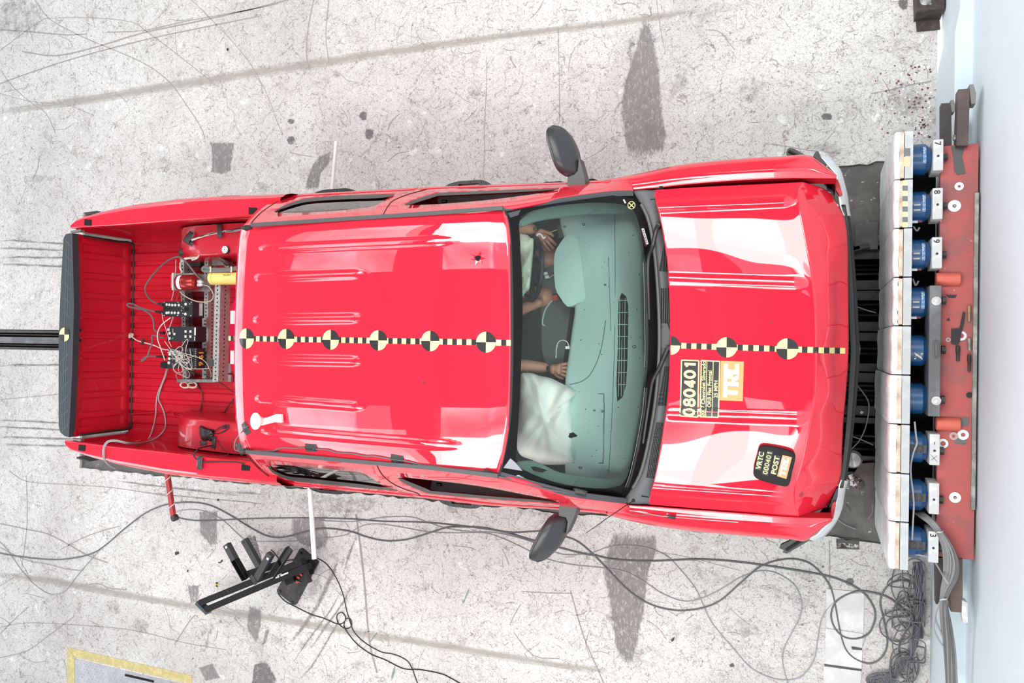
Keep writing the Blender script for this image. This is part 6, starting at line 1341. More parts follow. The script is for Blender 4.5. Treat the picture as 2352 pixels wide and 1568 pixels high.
# wire loom taped along the upper bed side
lm = thing('wire_loom', 'loom of white and black wires taped along the upper bed wall', 'wires', P(470, 545, 1.1))
def wires(pts, z, n_, m, sp, r, name):
    for k in range(n_):
        mb = MB(); o1, o2 = rr.uniform(-sp, sp), rr.uniform(-sp, sp); ph = rr.uniform(0, 6)
        mb.tube([P(p[0] + o1 * .6 * math.sin(i * 1.3 + ph), p[1] + o1 * math.cos(i * .9 + ph) + o2 * .4, (p[2] if len(p) > 2 else z) + rr.uniform(-.006, .006)) for i, p in enumerate(pts)], r, n=5, sub=4); mb.build(name, m, lm)
wires([(562, 524), (545, 527), (528, 530), (514, 532)], 1.12, 8, CABLEK, 3.2, .0042, 'black_wire'); wires([(560, 526), (540, 529), (516, 531)], 1.125, 3, CABLEM, 3.0, .0032, 'grey_wire')
wires([(518, 530), (500, 534), (485, 537), (470, 542), (455, 546), (440, 551)], 1.12, 9, CABLEW, 2.2, .0026, 'white_wire'); wires([(500, 533), (478, 539), (452, 546)], 1.125, 3, CABLEK, 2.0, .0026, 'black_wire')
wires([(434, 556), (440, 566), (450, 574), (456, 583), (450, 590), (438, 592), (424, 594), (416, 602), (414, 614), (418, 626)], 1.07, 9, CABLEW, 2.6, .0026, 'white_wire'); wires([(446, 572), (458, 578), (456, 588), (448, 593), (440, 596)], 1.08, 4, CABLEW, 2.4, .0026, 'white_wire')
wires([(418, 598), (413, 606), (416, 618), (418, 626)], 1.07, 3, CABLEW, 1.4, .003, 'white_wire'); wires([(416, 600), (416, 625)], 1.07, 1, MATS['green_dot'], .6, .003, 'green_wire')
def tape(px, z, par, name='tape_strip', bulge=.006, m=TAPE):
    q = [P(x, y, z) for x, y in px]; mb = MB(); mb.grid(lambda u, v: lerp(lerp(q[0], q[1], u), lerp(q[3], q[2], u), v) + Vector((0, 0, bulge * math.sin(math.pi * v) + .002 * math.sin(7 * u + 9 * v))), 4, 8); return mb.build(name, m, par, smooth=True, solid=.001)
tape(((498, 514), (511, 515), (510, 546.5), (501, 546)), 1.135, lm); tape(((437, 530), (446, 536), (433, 562), (420, 553)), 1.13, lm); tape(((434, 548), (447, 559), (441, 565), (428, 558)), 1.12, lm); tape(((410, 575), (417, 569), (424, 584), (413, 588)), 1.05, lm); tape(((453, 555), (462, 551), (479, 570), (472, 573)), 1.07, lm)
# cables dropping over the lower bed side
for pts, lb, m in (([(383, 846, .93), (379, 861, .88), (370, 885), (362, 905), (359, 924), (357.5, 953), (351.5, 982), (343, 1004, .90), (331, 1016, 1.0), (314, 1020, 1.15), (290, 1018, 1.30), (265, 1013, 1.36), (249, 1015, 1.37), (240, 1028, 1.37), (240, 1050, 1.36), (249, 1066, 1.24), (266, 1076, 1.12)], 'grey cable leaving the bed over the lower rail, left strand of the pair', CABLEM), ([(385, 846, .93), (380, 864, .88), (370, 890), (364, 915), (371, 932), (377, 948), (380.5, 973), (375, 990), (358, 1006, .92), (338, 1014, 1.02), (316, 1017, 1.18), (290, 1015.5, 1.32), (266, 1010.5, 1.37), (247, 1013, 1.375), (237.5, 1028, 1.375), (237, 1048, 1.36), (246, 1065, 1.25), (264, 1076, 1.13)], 'grey cable leaving the bed over the lower rail, strand with the wide bulge', CABLEM)):
    tubeobj('bed_cable', L(pts, FZ + .006), .0048, m, lb)
tubeobj('bed_cable', L([(434, 852, .95), (449, 876), (463, 900), (464.5, 924), (457, 953), (454.5, 973), (459, 987)], FZ + .008), .004, CABLEK, 'black cable winding from the lowest recorder to the taped black bundle'); tubeobj('bed_cable', L([(434, 850, .96), (471, 863.5, .96), (508, 880, .98), (534, 899, 1.0), (550, 910, 1.0)], FZ + .02), .0035, CABLEK, 'straight black cable from the lowest recorder towards the cab')
tubeobj('bed_cable', L([(552, 900), (536, 917), (520, 939), (508, 963), (498, 985, .98)], FZ + .012), .0038, CABLEK, 'black cable from under the cab down to the taped bundle')
bu = thing('taped_bundle', 'black taped cable bundle stuck to the lower wheel housing', 'bundle', P(475, 1003, 1.05))
q = [(457, 979), (466, 978), (480, 984), (492, 986), (491, 1001), (486, 1015), (478, 1012), (466, 1014), (458, 1004)]; cbn = Vector((474, 996)); mb = MB(); qs = closed_spline(q, 2); n_ = len(qs); vs = []
for r_2, h in ((1, 0), (.9, .02), (.65, .034), (.3, .04)):
    for p in qs: w = cbn + (Vector(p) - cbn) * r_2; vs.append(P(w.x, w.y, 1.105 + h + (rr.uniform(-.006, .006) if r_2 < 1 else 0)))
mb.add(vs, [[k * n_ + i, k * n_ + (i + 1) % n_, (k + 1) * n_ + (i + 1) % n_, (k + 1) * n_ + i] for k in range(3) for i in range(n_)] + [[3 * n_ + i for i in range(n_)]]); mb.build('tape_lump', mat('shiny_tape', (.012, .012, .013), rough=.28, bump=.6, bscale=70), bu, smooth=True)
tape(((488, 1001), (497, 1002), (495, 1032), (487, 1031)), 1.12, bu); tape(((460, 1012), (478, 1011), (474, 1028), (461, 1026)), 1.115, bu)
for k in range(7):
    mb = MB(); c = (511 + rr.uniform(-3, 3), 987 + rr.uniform(-3, 3)); a = -.42; w = 17 + rr.uniform(-4, 3); h = 5 + rr.uniform(-2.5, 2)
    mb.tube([P(c[0] + w * math.cos(t) * math.cos(a) - h * math.sin(t) * math.sin(a), c[1] + w * math.cos(t) * math.sin(a) + h * math.sin(t) * math.cos(a), 1.09 + .004 * k) for t in [i * .785 for i in range(8)]], .003, n=5, sub=3, closed=True); mb.build('wire_loop', CABLEK, bu)
rc_ = tag(MB().tube(L([(486, 1023, 1.12), (470, 1026, 1.2), (455, 1031, 1.33), (445, 1045, 1.36), (452, 1055, 1.36), (471, 1061, 1.36), (508, 1060, 1.36), (540, 1060.5, 1.36), (562, 1064, 1.36)], 0), .0045, n=6, sub=4).build('rail_cable', CABLEK), 'black cable taped along the lower bed rail', 'cable')
tape(((454, 1046.5), (466, 1047.5), (465, 1079), (452, 1077)), 1.362, rc_, bulge=.004)
tubeobj('bed_cable', L([(506, 995, 1.1), (500, 1012, 1.12), (512, 1030, 1.2), (524, 1044, 1.28), (500, 1047, 1.28)], 0), .0025, CABLEK, 'thin black lead drooping from the taped bundle to the rail')
tubeobj('thin_lead', L([(588, 1083, 1.15), (600, 1090, 1.14), (612, 1099, 1.12), (622, 1098, 1.11)], 0), .004, CABLEK, 'short black lead on the lower cab corner'); 

# ================================================================== ROOF AND FENDER EQUIPMENT
fl = thing('flash_lamp', 'white cup shaped flash lamp on a bracket at the rear of the roof', 'lamp', P(615, 965, 1.84))
c = P(587, 967, 1.93); mb = MB(); d_ = Vector((-.28, .05, 1)).normalized(); mb.lathe(c - d_ * .05, d_, [(0, .0), (0, .018), (.012, .022), (.03, .032), (.048, .046), (.052, .047), (.052, .043), (.046, .034), (.03, .024), (.014, .014), (.012, 0)], n=32); cup = mb.build('lamp_cup', WHITEP, fl, smooth=True, angle=50)
mb = MB(); cc_ = c + d_ * .003 + Vector((.034, -.004, 0)); mb.cyl(cc_ - d_ * .004, cc_ + d_ * .003, .0035, n=8); mb.build('screw', TBLK, cup)
a = P(640, 961, 1.86); mb = MB(); zt_ = 1.875
qa = [P(600, 966, 1.91), P(601, 977, 1.905), P(634, 968.5, 1.862), P(634, 951, 1.862)]
mb.add([qa[0] + Vector((0, .005, 0)), qa[1], qa[2], qa[3]], [[0, 1, 2, 3]]); mb.build('bracket_arm', WHITEP, fl, solid=.006)
mb = MB(); mb.prism([P(x, y, 1.866).xy for x, y in ((633, 950.5), (645.5, 951), (646.5, 970.5), (633, 969.5))], 1.848, 1.866); bp = mb.build('bracket_foot', WHITEP, fl); mb = MB(); mb.prism([P(x, y, 1.867).xy for x, y in ((635, 952), (644, 952.2), (644, 969), (634.5, 968.5))], 1.864, 1.868); mb.build('foot_plate', ALU, bp)
mb = MB(); mb.bar(P(590, 967, 1.875), P(636, 962, 1.853), .03, .010); mb.build('lamp_strut', WHITEP, fl)
rc2 = [(572, 977), (564, 983), (557, 990), (549, 1000), (542, 1010), (538.5, 1024), (542, 1034), (561, 1034), (590, 1034), (627, 1034), (640, 1030), (653, 1027), (675, 1028), (702, 1027), (729, 1030), (755, 1032), (776, 1038.5), (808, 1040), (840, 1046), (861, 1046), (899, 1053), (936, 1058), (967, 1066), (1000, 1069), (1029, 1074), (1075, 1078), (1112, 1081), (1135, 1089)]
pts = [hit(RT, x, y, .006, 1.79) if x > 562 else P(x, y, 1.80 if y < 1000 else 1.77) for x, y in rc2]
pts += [P(1144, 1093.5, 1.80), P(1190, 1105, 1.73), P(1236, 1118, 1.66), P(1282, 1128, 1.58), P(1316, 1134, 1.51), P(1345, 1140, 1.46), P(1362, 1155, 1.36), P(1380, 1163, 1.24), P(1398, 1165, 1.20)]
rcab = tag(MB().tube(pts, .0042, n=6, sub=3).build('roof_cable', CABLEG), 'dark cable from the flash lamp along the lower roof edge', 'cable')
def roof_tape(px):
    mb = MB(); q = px
    mb.grid(lambda u, v: hit(RT, *(Vector(q[0]) * (1 - u) * (1 - v) + Vector(q[1]) * u * (1 - v) + Vector(q[2]) * u * v + Vector(q[3]) * (1 - u) * v), .003 + .008 * math.exp(-((v - .5) / .18) ** 2) + .001 * math.sin(23 * u), 1.78), 8, 14); return mb.build('tape_strip', TAPE, rcab, smooth=True)
roof_tape(((555, 975), (564.5, 965.5), (577, 992), (567, 1001))); roof_tape(((701, 1018), (727, 1020), (729, 1037), (703, 1036))); roof_tape(((898, 1042), (926.5, 1046.5), (928, 1063.5), (899.5, 1060)))
tape(((541, 1021), (551.5, 1013.5), (563, 1038), (555, 1046)), 1.80, rcab); tape(((1113, 1076), (1143, 1086), (1142, 1097), (1112, 1090)), 1.815, rcab, bulge=.012); tape(((1318, 1119), (1350, 1127), (1347, 1141), (1315, 1134)), 1.50, rcab, bulge=.01)
fc = thing('fender_leads', 'thin leads with silver foil running along the lower fender', 'cable', P(1480, 1175, 1.18))
for k, pts in enumerate(([(1396, 1165), (1416, 1164), (1450, 1172), (1490, 1180), (1520, 1185), (1536, 1186)], [(1400, 1166), (1430, 1170), (1456, 1184), (1482, 1182), (1508, 1182), (1536, 1187)], [(1405, 1166), (1440, 1171), (1480, 1177), (1510, 1183), (1536, 1185)])):
    mb = MB(); mb.tube([P(x, y, 1.19 - .012 * k) for x, y in pts], .0022, n=5); mb.build('lead', CABLEM if k != 1 else CABLEG, fc)
mb = MB(); mb.tube(L([(1552, 1192, 1.14), (1561, 1202, 1.10), (1572, 1210, 1.05), (1588, 1219, .99), (1605, 1221, .96), (1626, 1222, .94)], 0), .0032, n=6); mb.build('lead', CABLEG, fc)
tape(((1533, 1182), (1552, 1184), (1552, 1192.5), (1533, 1189)), 1.185, fc); mb = MB(); mb.grid(lambda u, v: P(lerp(1392, 1416, u), lerp(lerp(1164, 1154, u), 1168, v), 1.205 + .006 * math.sin(9 * u + 5 * v)), 8, 6); mb.build('silver_foil', mat('foil', (.6, .6, .62), rough=.25, metal=.9, bump=.5, bscale=80), fc)

# ================================================================== POLES AND RED POST
pw = thing('white_pole', 'white pole standing out from the lower side of the truck', 'pole', P(716, 1200, .9))
mb = MB(); mb.cyl(P(711, 1105, .98), P(722, 1283, .98), .0165, n=14); mb.build('pole_tube', WHITEP, pw, smooth=True, angle=50); mb = MB(); mb.box(P(707, 1116.5, .99), (.05, .02, .03)); mb.build('pole_clip', WHITEP, pw)
pw = thing('white_pole', 'thin white pole standing out from the upper side of the truck', 'pole', P(766, 380, .6))
mb = MB(); mb.cyl(P(772.5, 325, .6), P(760.5, 458, .6), .0125, n=14); mb.build('pole_tube', mat('white_pole_paint', (.72, .73, .72), rough=.35), pw, smooth=True, angle=50)
rp = thing('red_post', 'red bar wrapped in white wire with a black taped end', 'post', P(392, 1140, .6))
mb = MB(); mb.bar(P(378, 1040, .66), P(398, 1184, .66), .032, .03); mb.build('post_bar', mat('post_red', (.50, .05, .06), rough=.4), rp)
mb = MB(); mb.tube([P(lerp(384, 398, t) + 7.0 * math.cos(t * 18), lerp(1092, 1180, t), .66 + .022 * math.sin(t * 18)) for t in [i / 40 for i in range(41)]], .0042, n=5, sub=2); mb.build('wrapped_wire', CABLEW, rp)
mb = MB(); mb.box(P(400, 1189, .66), (.05, .05, .04), rz=.5, bev=.012); mb.box(P(404, 1188, .66), (.045, .022, .02), rz=-.2); mb.build('taped_end', TAPE, rp)

# ================================================================== BLACK STEEL FIXTURE
fx = thing('camera_stand', 'black steel stand of twin bars and channels on a bolted base plate', 'stand', P(640, 1330, 0))
mb = MB(); mb.prism([P(x, y, .022).xy for x, y in ((688, 1260), (692, 1259), (730, 1290), (729, 1294), (679, 1388), (674, 1390), (636, 1359), (636, 1354))], .001, .022); bpl = mb.build('base_plate', mat('base_plate_black', (.055, .052, .05), rough=.5, var=.5, vscale=9, wear=((.13, .10, .085), 12, .60, .68)), fx)
for x, y in ((690, 1269.5), (721.5, 1295), (642.5, 1357), (671.5, 1383)):
    mb = MB(); c = P(x, y, .022); mb.cyl(c, c + Vector((0, 0, .010)), .013, .012, n=6); mb.build('anchor_bolt', STEELD, bpl)
mb = MB(); c = P(697, 1322, .10); mb.box(P(684, 1314, .15), (.09, .12, .26), rz=.45); mb.build('upright_column', STEELB, fx)
bx = thing  # noqa
mb = MB(); mb.box(P(697, 1326, .225), (.10, .11, .05), rz=.45); eb = mb.build('battery_box', BLACK, fx)
for k, (x, y, x2, y2) in enumerate(((683, 1325, 688, 1328), (679, 1336, 685, 1338), (690, 1318, 693, 1322))): mb = MB(); mb.tube(L([(x, y), ((x + x2) / 2, (y + y2) / 2 - 1), (x2, y2)], .262), .008, n=6); mb.build('red_clip', mat('clip_red', (.7, .05, .07), rough=.4), eb)
for pts in ([(672, 1330), (680, 1333), (690, 1338)], [(674, 1326), (677, 1333), (681, 1338)]): mb = MB(); mb.tube(L(pts, .262), .0022, n=4); mb.build('thin_wire', CABLEM, eb)
zb2 = .36
for a, b, w in (((458, 1384.5), (692, 1290), .050), ((471.5, 1400.5), (704.5, 1302), .050)):
    A = P(*a, zb2); B = P(*b, zb2); mb = MB(); mb.bar(A - Vector((0, 0, .03)), B - Vector((0, 0, .03)), w, .06); mb.build('long_bar', STEELB, fx)
A = P(449.5, 1384, zb2); B = P(474, 1409, zb2); d_ = (B - A).normalized(); mb = MB(); mb.bar(A - Vector((0, 0, .03)), B - Vector((0, 0, .03)), .026, .064); mb.build('bar_end_cap', mat('cap_slate', (.05, .065, .085), rough=.4), fx)
tA = P(648, 1320.5, zb2 + .0015); dd = (P(704.5, 1302, zb2) - P(471.5, 1400.5, zb2)).normalized(); ee = Vector((-dd.y, dd.x, 0))
tm = text_mb('AXIS MOUNT', .022, lambda x, y: tA + dd * x + ee * y, .0008) if False else None
mb = MB(); rr = random.Random(2)
for k, u in enumerate((-.062, -.050, -.036, -.012, 0, .011, .022, .034, .046, .058)): mb.add([tA + dd * (u + a * .0045 + b * .002) + ee * b * .006 for a, b in ((-1, -1), (1, -1), (1, 1), (-1, 1))], [[0, 1, 2, 3]])
mb.build('worn_lettering', WPRINT, fx)
def channel(a, b, w, z, depth, lab, marks=(), m=STEELB, open_top=False):
    A = P(*a, z); B = P(*b, z); d = (B - A).normalized(); s_ = Vector((-d.y, d.x, 0)); mb = MB(); t = .006
    if open_top:
        mb.bar(A - Vector((0, 0, depth)), B - Vector((0, 0, depth)), w, t)
        for k in (1, -1): mb.bar(A + s_ * k * w / 2 - Vector((0, 0, depth / 2)), B + s_ * k * w / 2 - Vector((0, 0, depth / 2)), t, depth)
    else: mb.bar(A - Vector((0, 0, depth / 2)), B - Vector((0, 0, depth / 2)), w, depth)
    o = mb.build(lab, m, fx)
    for u, v, sx, mm in marks:
        mb = MB(); c = lerp(A, B, u) + s_ * (v * w / 2) + Vector((0, 0, .001)); mb.box(c, (sx, sx, .0015), ax=Matrix((d, s_, Vector((0, 0, 1)))).transposed()); mb.build('paper_sticker' if mm is WPRINT else 'bolt_head', mm, o)
    return o
SLATE = mat('slate_steel', (.050, .050, .055), rough=.4, wear=((.17, .13, .13), 30, .67, .72))
channel((516, 1251), (535, 1287), .046, .40, .05, 'upper_channel', ((.16, .1, .018, WPRINT),), SLATE); channel((533, 1284), (560, 1331), .042, .39, .05, 'lower_channel', (), STEELB, True)
channel((557, 1240), (592, 1302), .046, .38, .045, 'upper_channel', ((.08, 0, .014, STEELD),), SLATE)
channel((618, 1273), (584, 1334), .052, .43, .045, 'upper_channel', ((.14, .3, .018, WPRINT),), SLATE); channel((575, 1322), (588, 1340), .035, .435, .02, 'slotted_strip', (), STEELD)
channel((661, 1262), (622, 1322), .050, .37, .04, 'upper_channel', (), SLATE, True); channel((568, 1318), (640, 1296), .05, .365, .05, 'cross_piece', (), STEELB)

# ================================================================== LOAD CELL BARRIER
ZT = 1.07; edges = [302, 412.5, 524, 636.5, 748, 860.5, 973.5, 1086.5, 1197.5, 1308]
ys = [P(2060, y, ZT).y for y in edges]
XF = P(2048, 800, ZT).x; XW = P(2071.5, 800, ZT).x; XM = P(2092, 800, ZT).x; XC = P(2135, 800, 1.0).x; XB0 = XC + .002; XB1 = P(2162, 800, 1.03).x
faces_names = ['at the upper end under the wall beams', 'second from the upper end beside the check taped plate', 'third from the upper end', 'fourth from the upper end, dented plate behind it', 'in the middle opposite the checkered tape', 'with chipped corner below the middle', 'third from the cable end', 'second from the cable end with split face', 'at the lower end above the cable tangle']
rr = random.Random(21)
GRN = mat('plate_aluminium', (.60, .64, .65), rough=.5, metal=.15, var=.22, vscale=10, wear=((.40, .43, .43), 30, .66, .72))
cells = []
lab_end = ['next to the 7 block, topmost', 'next to the 8 block', 'third from the top', 'behind the grey beam, upper', 'behind the grey beam, middle, with painted Z', 'behind the grey beam, with torn paper', 'first below the grey beam, black tape across', 'second from the bottom, taped', 'bottommost, next to the 3 block']
for i in range(9):
    y0, y1 = ys[i + 1] + .003, ys[i] - .003; yc_ = (y0 + y1) / 2; off = (.0, .0, .0, .003, -.004, -.016, -.012, -.010, -.006)[i]
    pn = thing('impact_block', 'white painted wooden impact block ' + faces_names[i], 'impact block', (XF, yc_, .07))
    b = .030
    def face(u, v, y0=y0, y1=y1, off=off):
        # section: front face, chamfer at the top, top board
        k = ((0, XF + off, .08), (.70, XF + off, ZT - .030), (.76, XF + off * .6 + .001, ZT - .010), (.82, XF + off * .4 + .006, ZT - .002), (.88, XF + .012, ZT), (1, XW - .020, ZT))
        e = .003 * (abs(2 * u - 1) ** 16) + (.004 * math.sin(u * 31 + 3 * i) * max(0, math.sin(v * 40)) if i in (3, 5, 7) else 0)
        return Vector((lin([(a_[0], a_[1]) for a_ in k], v) + e + .0015 * math.sin(u * 9 + i), lerp(y0, y1, u), lin([(a_[0], a_[2]) for a_ in k], v) - e * .5))
    mb = MB(); mb.grid(face, 14, 36, flip=True); 
    for u in (0, 1):
        r_ = [face(u, j / 36) for j in range(37)] + [Vector((XW - .020, face(u, 1).y, .08))]; mb.add(r_, [list(range(38))])
    pf = mb.build('front_skin', PLYW, pn, smooth=True, angle=40)
    mb = MB(); yy0, yy1 = y0 + .004, y1 - .004; 
    if i in (4, 5, 7): yy0 += .018; yy1 -= .012
    mb.box(((XF + .026 + XW) / 2, (yy0 + yy1) / 2, (ZT + .002 + .08) / 2), (XW - XF - .028, yy1 - yy0, ZT + .002 - .08)); mb.build('plywood_core', PLYE, pn)
    if i in (4, 5, 7):
        mb = MB(); mb.box(((XW - .03 + XW) / 2 - .004, yc_, ZT - .01), (.040, y1 - y0, .016)); mb.build('end_batten', PLYW, pn)
    mb = MB(); mb.box(((XW + XM) / 2 + .001, yc_, (ZT + .004 + .08) / 2), (XM - XW - .002, y1 - y0, ZT + .004 - .08), bev=.002); bp_ = mb.build('backing_plate', GRN, pn)
    zt2 = ZT + .0045
    if i == 0:
        for ya, yb, m in ((340, 358, mat('faded_black', (.16, .17, .18), rough=.5)), (360, 382, mat('faded_yellow', (.66, .58, .34), rough=.5))): mb = MB(); mb.prism([P(x, y, zt2 + .001).xy for x, y in ((2076, ya), (2091, ya), (2091, yb), (2076, yb))], zt2, zt2 + .0008); mb.build('tape_patch', m, bp_)
    if i == 1:
        for k in range(9): mb = MB(); ya = 414 + k * 12; mb.prism([P(x, y, zt2 + .001).xy for x, y in ((2073, ya), (2085, ya), (2085, ya + 12), (2073, ya + 12))], zt2, zt2 + .0008); mb.build('tape_square', MATS['faded_black'] if k % 2 else mat('pale_yellow', (.78, .70, .40), rough=.5), bp_)
    # load cell and mounting block
    grp = 'blue load cells behind the impact panels'
    lc = thing('load_cell', 'blue round load cell ' + lab_end[i], 'load cell', ((XM + XC) / 2, yc_, .86), grp)
    zc = .935; r_ = .080; l_ = XC - XM
    mb = MB(); mb.lathe((XM + .001, yc_, zc), (1, 0, 0), [(0, 0), (0, r_), (l_ * .68, r_), (l_ * .72, r_ * .97), (l_ * .98, r_ * .70), (l_ * .98, 0)], n=36); cb = mb.build('cell_body', BLUE, lc, smooth=True, angle=30); cells.append((lc, yc_, cb))
    if i in (1, 2, 3): mb = MB(); mb.add([(XM + .012 + a_ * .030, yc_ - .030 + q_ * .034, zc + math.sqrt(r_ ** 2 - (-.030 + q_ * .034) ** 2) + .0012) for a_, q_ in ((0, 0), (1, 0), (1, 1), (0, 1))], [[0, 1, 2, 3]]); mb.build('paper_label', mat('old_label', (.45, .45, .42), rough=.6), cb)
    if i in (1, 2, 3): mb = MB(); mb.box((XM + .02, yc_ - r_ * .98, zc + .02), (.034, .012, .02)); mb.build('data_plate', WHITEP, cb); mb = MB(); mb.box((XM + .045, yc_ - r_ * .96, zc + .022), (.02, .012, .018)); mb.build('red_plate', mat('label_red', (.25, .03, .04), rough=.5), cb)
    if i == 4: text_mb('Z', .05, lambda x, y: Vector((XM + .040 + y, yc_ - .028 - x, zc + math.sqrt(r_ ** 2 - (-.028 - x) ** 2) + .0012)), .0015).build('painted_mark', mat('mark_yellow', (.60, .62, .42), rough=.5), cb)
    if i in (0, 1, 2, 3): mb = MB(); mb.grid(lambda u, v: Vector((XM + .052 + .014 * u, yc_ + .055 - v * .09, zc + math.sqrt(r_ ** 2 - (.055 - v * .09) ** 2) + .0010)), 2, 14); mb.build('chipped_band', mat('chip_silver', (.10, .22, .42), rough=.4, wear=((.55, .60, .66), 60, .50, .55)), cb)
    if i in (6, 7, 8): mb = MB(); mb.grid(lambda u, v: Vector((XM + .004 + .078 * u, yc_ + .02 - v * .042, zc + math.sqrt(r_ ** 2 - (.02 - v * .042) ** 2) + .002 + .001 * math.sin(20 * u))), 6, 4); mb.build('tape_strip', TAPE, cb)
    if i not in (3, 4, 5):
        tx = {0: '7', 1: '8', 2: '9', 6: '1', 7: '2', 8: '3'}[i]; lb = {0: 'topmost, stencilled 7', 1: 'between the topmost and third blocks', 2: 'just above the grey beam', 6: 'scratched with a cross', 7: 'with plain worn face, last but one', 8: 'bottommost, beside the cable bundle'}[i]
        bk = thing('mounting_block', 'cast grey mounting block behind the load cells, ' + lb, 'block', (XB0 + .03, yc_, .86), 'mounting blocks on the red frame')
        mb = MB(); mb.box(((XB0 + XB1) / 2, yc_, .94), (XB1 - XB0, .158, .17), bev=.003); bb_ = mb.build('block_body', ALU, bk); c = Vector(((XB0 + XB1) / 2, yc_ - .005, 1.0255))
        mb = MB(); mb.cyl(c - Vector((0, 0, .004)), c, .0065, n=10); mb.build('bolt_hole', TBLK, bb_)
        if i in (0, 1, 2, 8): text_mb(tx, .040, lambda x, y: Vector(((XB0 + XB1) / 2 - .004 + y, yc_ + .058 - x, 1.0258)), .0008).build('stencil_number', TBLK, bb_)
        if i == 6:
            mb = MB(); mb.ribbon([c + Vector((-.018, -.02, .0005)), c + Vector((.012, -.055, .0005))], .0018, smooth=False); mb.ribbon([c + Vector((.012, -.024, .0005)), c + Vector((-.016, -.05, .0005))], .0018, smooth=False); mb.ribbon([c + Vector((.0, .045, .0005)), c + Vector((.0, .03, .0005))], .003, smooth=False); mb.build('scratched_cross', TBLK, bb_)
        mb = MB(); mb.cyl((XB1, yc_ - .008, .99), (XB1 + .022, yc_ - .008, .99), .020, n=6); mb.build('hex_nut', STEELD, bk)
# grey beam with bolts across cells 4 to 6
gb = thing('clamp_beam', 'long grey cast beam with eye bolts across the middle load cells', 'beam', (XB1, 0, .86))
ya, yb = P(2147, 655, 1.05).y, P(2147, 956.5, 1.05).y; mb = MB(); mb.box(((P(2133, 800, 1.05).x + P(2161.5, 800, 1.05).x) / 2, (ya + yb) / 2, .96), (P(2161.5, 800, 1.05).x - P(2133, 800, 1.05).x, abs(ya - yb), .18), bev=.004); bbm = mb.build('beam_body', mat('beam_grey', (.20, .21, .22), rough=.5, metal=.2, var=.4, vscale=7, wear=((.50, .51, .52), 25, .68, .74), bump=.15), gb)
for y in (691, 920):
    c = P(2150.5, y, 1.051); mb = MB(); mb.lathe(c, (0, 0, 1), [(0, .022), (.004, .022), (.006, .017), (.003, .015), (.004, .010), (.012, .009), (.013, 0)], n=20); mb.build('eye_bolt', ALU, gb)
mb = MB(); mb.tube(L([(2146, 782), (2155, 784), (2156, 800), (2155, 818), (2147, 820), (2145, 808), (2145, 794)], 1.054), .004, n=6, closed=True); mb.build('raised_lug', MATS['beam_grey'], gb)
for y in (690, 803, 918): mb = MB(); c = P(2166, y, 1.0); mb.cyl((XB1 + .004, c.y, 1.0), (XB1 + .022, c.y, 1.0), .022, n=6); mb.build('hex_nut', STEELD, gb)
# red oxide frame
rf = thing('red_support', 'red oxide steel frame carrying the load cells against the wall', 'support', (.55, 0, .8))
y0, y1 = P(2190, 1281, .97).y, P(2190, 333, .97).y; x0, x1 = XB1 - .006, P(2228, 800, .97).x
ZR = .97; x1 = .742
mb = MB(); mb.box(((x0 + x1) / 2, (y0 + y1) / 2, ZR - .02), (x1 - x0, y1 - y0, .04), bev=.003); top = mb.build('top_plate', REDOX, rf)
mb = MB(); mb.box(((x0 + x1) / 2 + .05, (y0 + y1) / 2, .48), (x1 - x0 - .1, y1 - y0 - .1, .9)); mb.build('frame_body', mat('frame_dark', (.05, .03, .03), rough=.8), rf)
ya, yb = P(2236, 1170, .99).y, P(2236, 443, .99).y; mb = MB(); mb.box((x1 - .010, (ya + yb) / 2, ZR + .012), (.018, yb - ya, .024)); mb.build('rear_lip', mat('lip_grey', (.40, .40, .38), rough=.6, var=.5, vscale=12), rf)
for y in (640, 975):
    c = P(2180, y, 1.01); mb = MB(); mb.lathe(Vector((c.x - .055, c.y, ZR + .004)), (1, 0, 0), [(0, 0), (0, .030), (.004, .034), (.106, .034), (.11, .030), (.11, 0)], n=20); mb.build('red_collar', mat('collar_red', (.62, .13, .09), rough=.45), rf, smooth=True, angle=40)
# black box standing in for the dark space under the cells
mb = MB(); mb.box((XM + .075, (ys[0] + ys[-1]) / 2, .42), (.13, ys[0] - ys[-1] - .04, .70)); tag(mb.build('barrier_filler', DARK), 'black shade core below the blue load cells', 'filler')
for y in (585, 700 - 150, 470, 1075, 1190): pass
zt = ZR + .0015
def washer(x, y, ro, ri, label, m=ALU, bolt=False):
    c = P(x, y, zt); t = thing('washer', label, 'washer', c); mb = MB(); mb.lathe(c, (0, 0, 1), [(0, ri), (0, ro), (.004, ro), (.004, ri), (0, ri)], n=24); mb.build('ring', m, t)
    if bolt: mb = MB(); mb.cyl(c, c + Vector((0, 0, .012)), ri * .9, ri * .7, n=6); mb.build('bolt', STEELG, t)
WSH = mat('bright_washer', (.74, .76, .78), rough=.35, metal=.3)
washer(2203, 428, .021, .007, 'bright washer near the upper end of the red frame', WSH); washer(2192, 473, .030, .009, 'wide washer with bolt below the small upper washer', WSH, True); washer(2193.5, 1142, .027, .008, 'washer with slotted bolt near the lower end of the red frame', WSH, True)
washer(2212, 998, .026, .010, 'bright washer lying over the dark square patch', WSH); washer(2166, 1018, .024, .012, 'washer half under the mounting block with a cross', WSH); washer(2190, 1001, .020, .008, 'reddish washer left of the dark square patch', mat('stained_washer', (.46, .33, .32), rough=.5)); washer(2208, 771, .024, .012, 'washer partly under the black forked shard', WSH); washer(2177.5, 780, .012, .004, 'small stained washer beside the black forked shard', MATS['stained_washer'])
def flat(name, px, m, label, cat, th=.0015, z=zt):
    mb = MB(); mb.prism([P(x, y, z + th).xy for x, y in px], z, z + th); return tag(mb.build(name, m), label, cat)
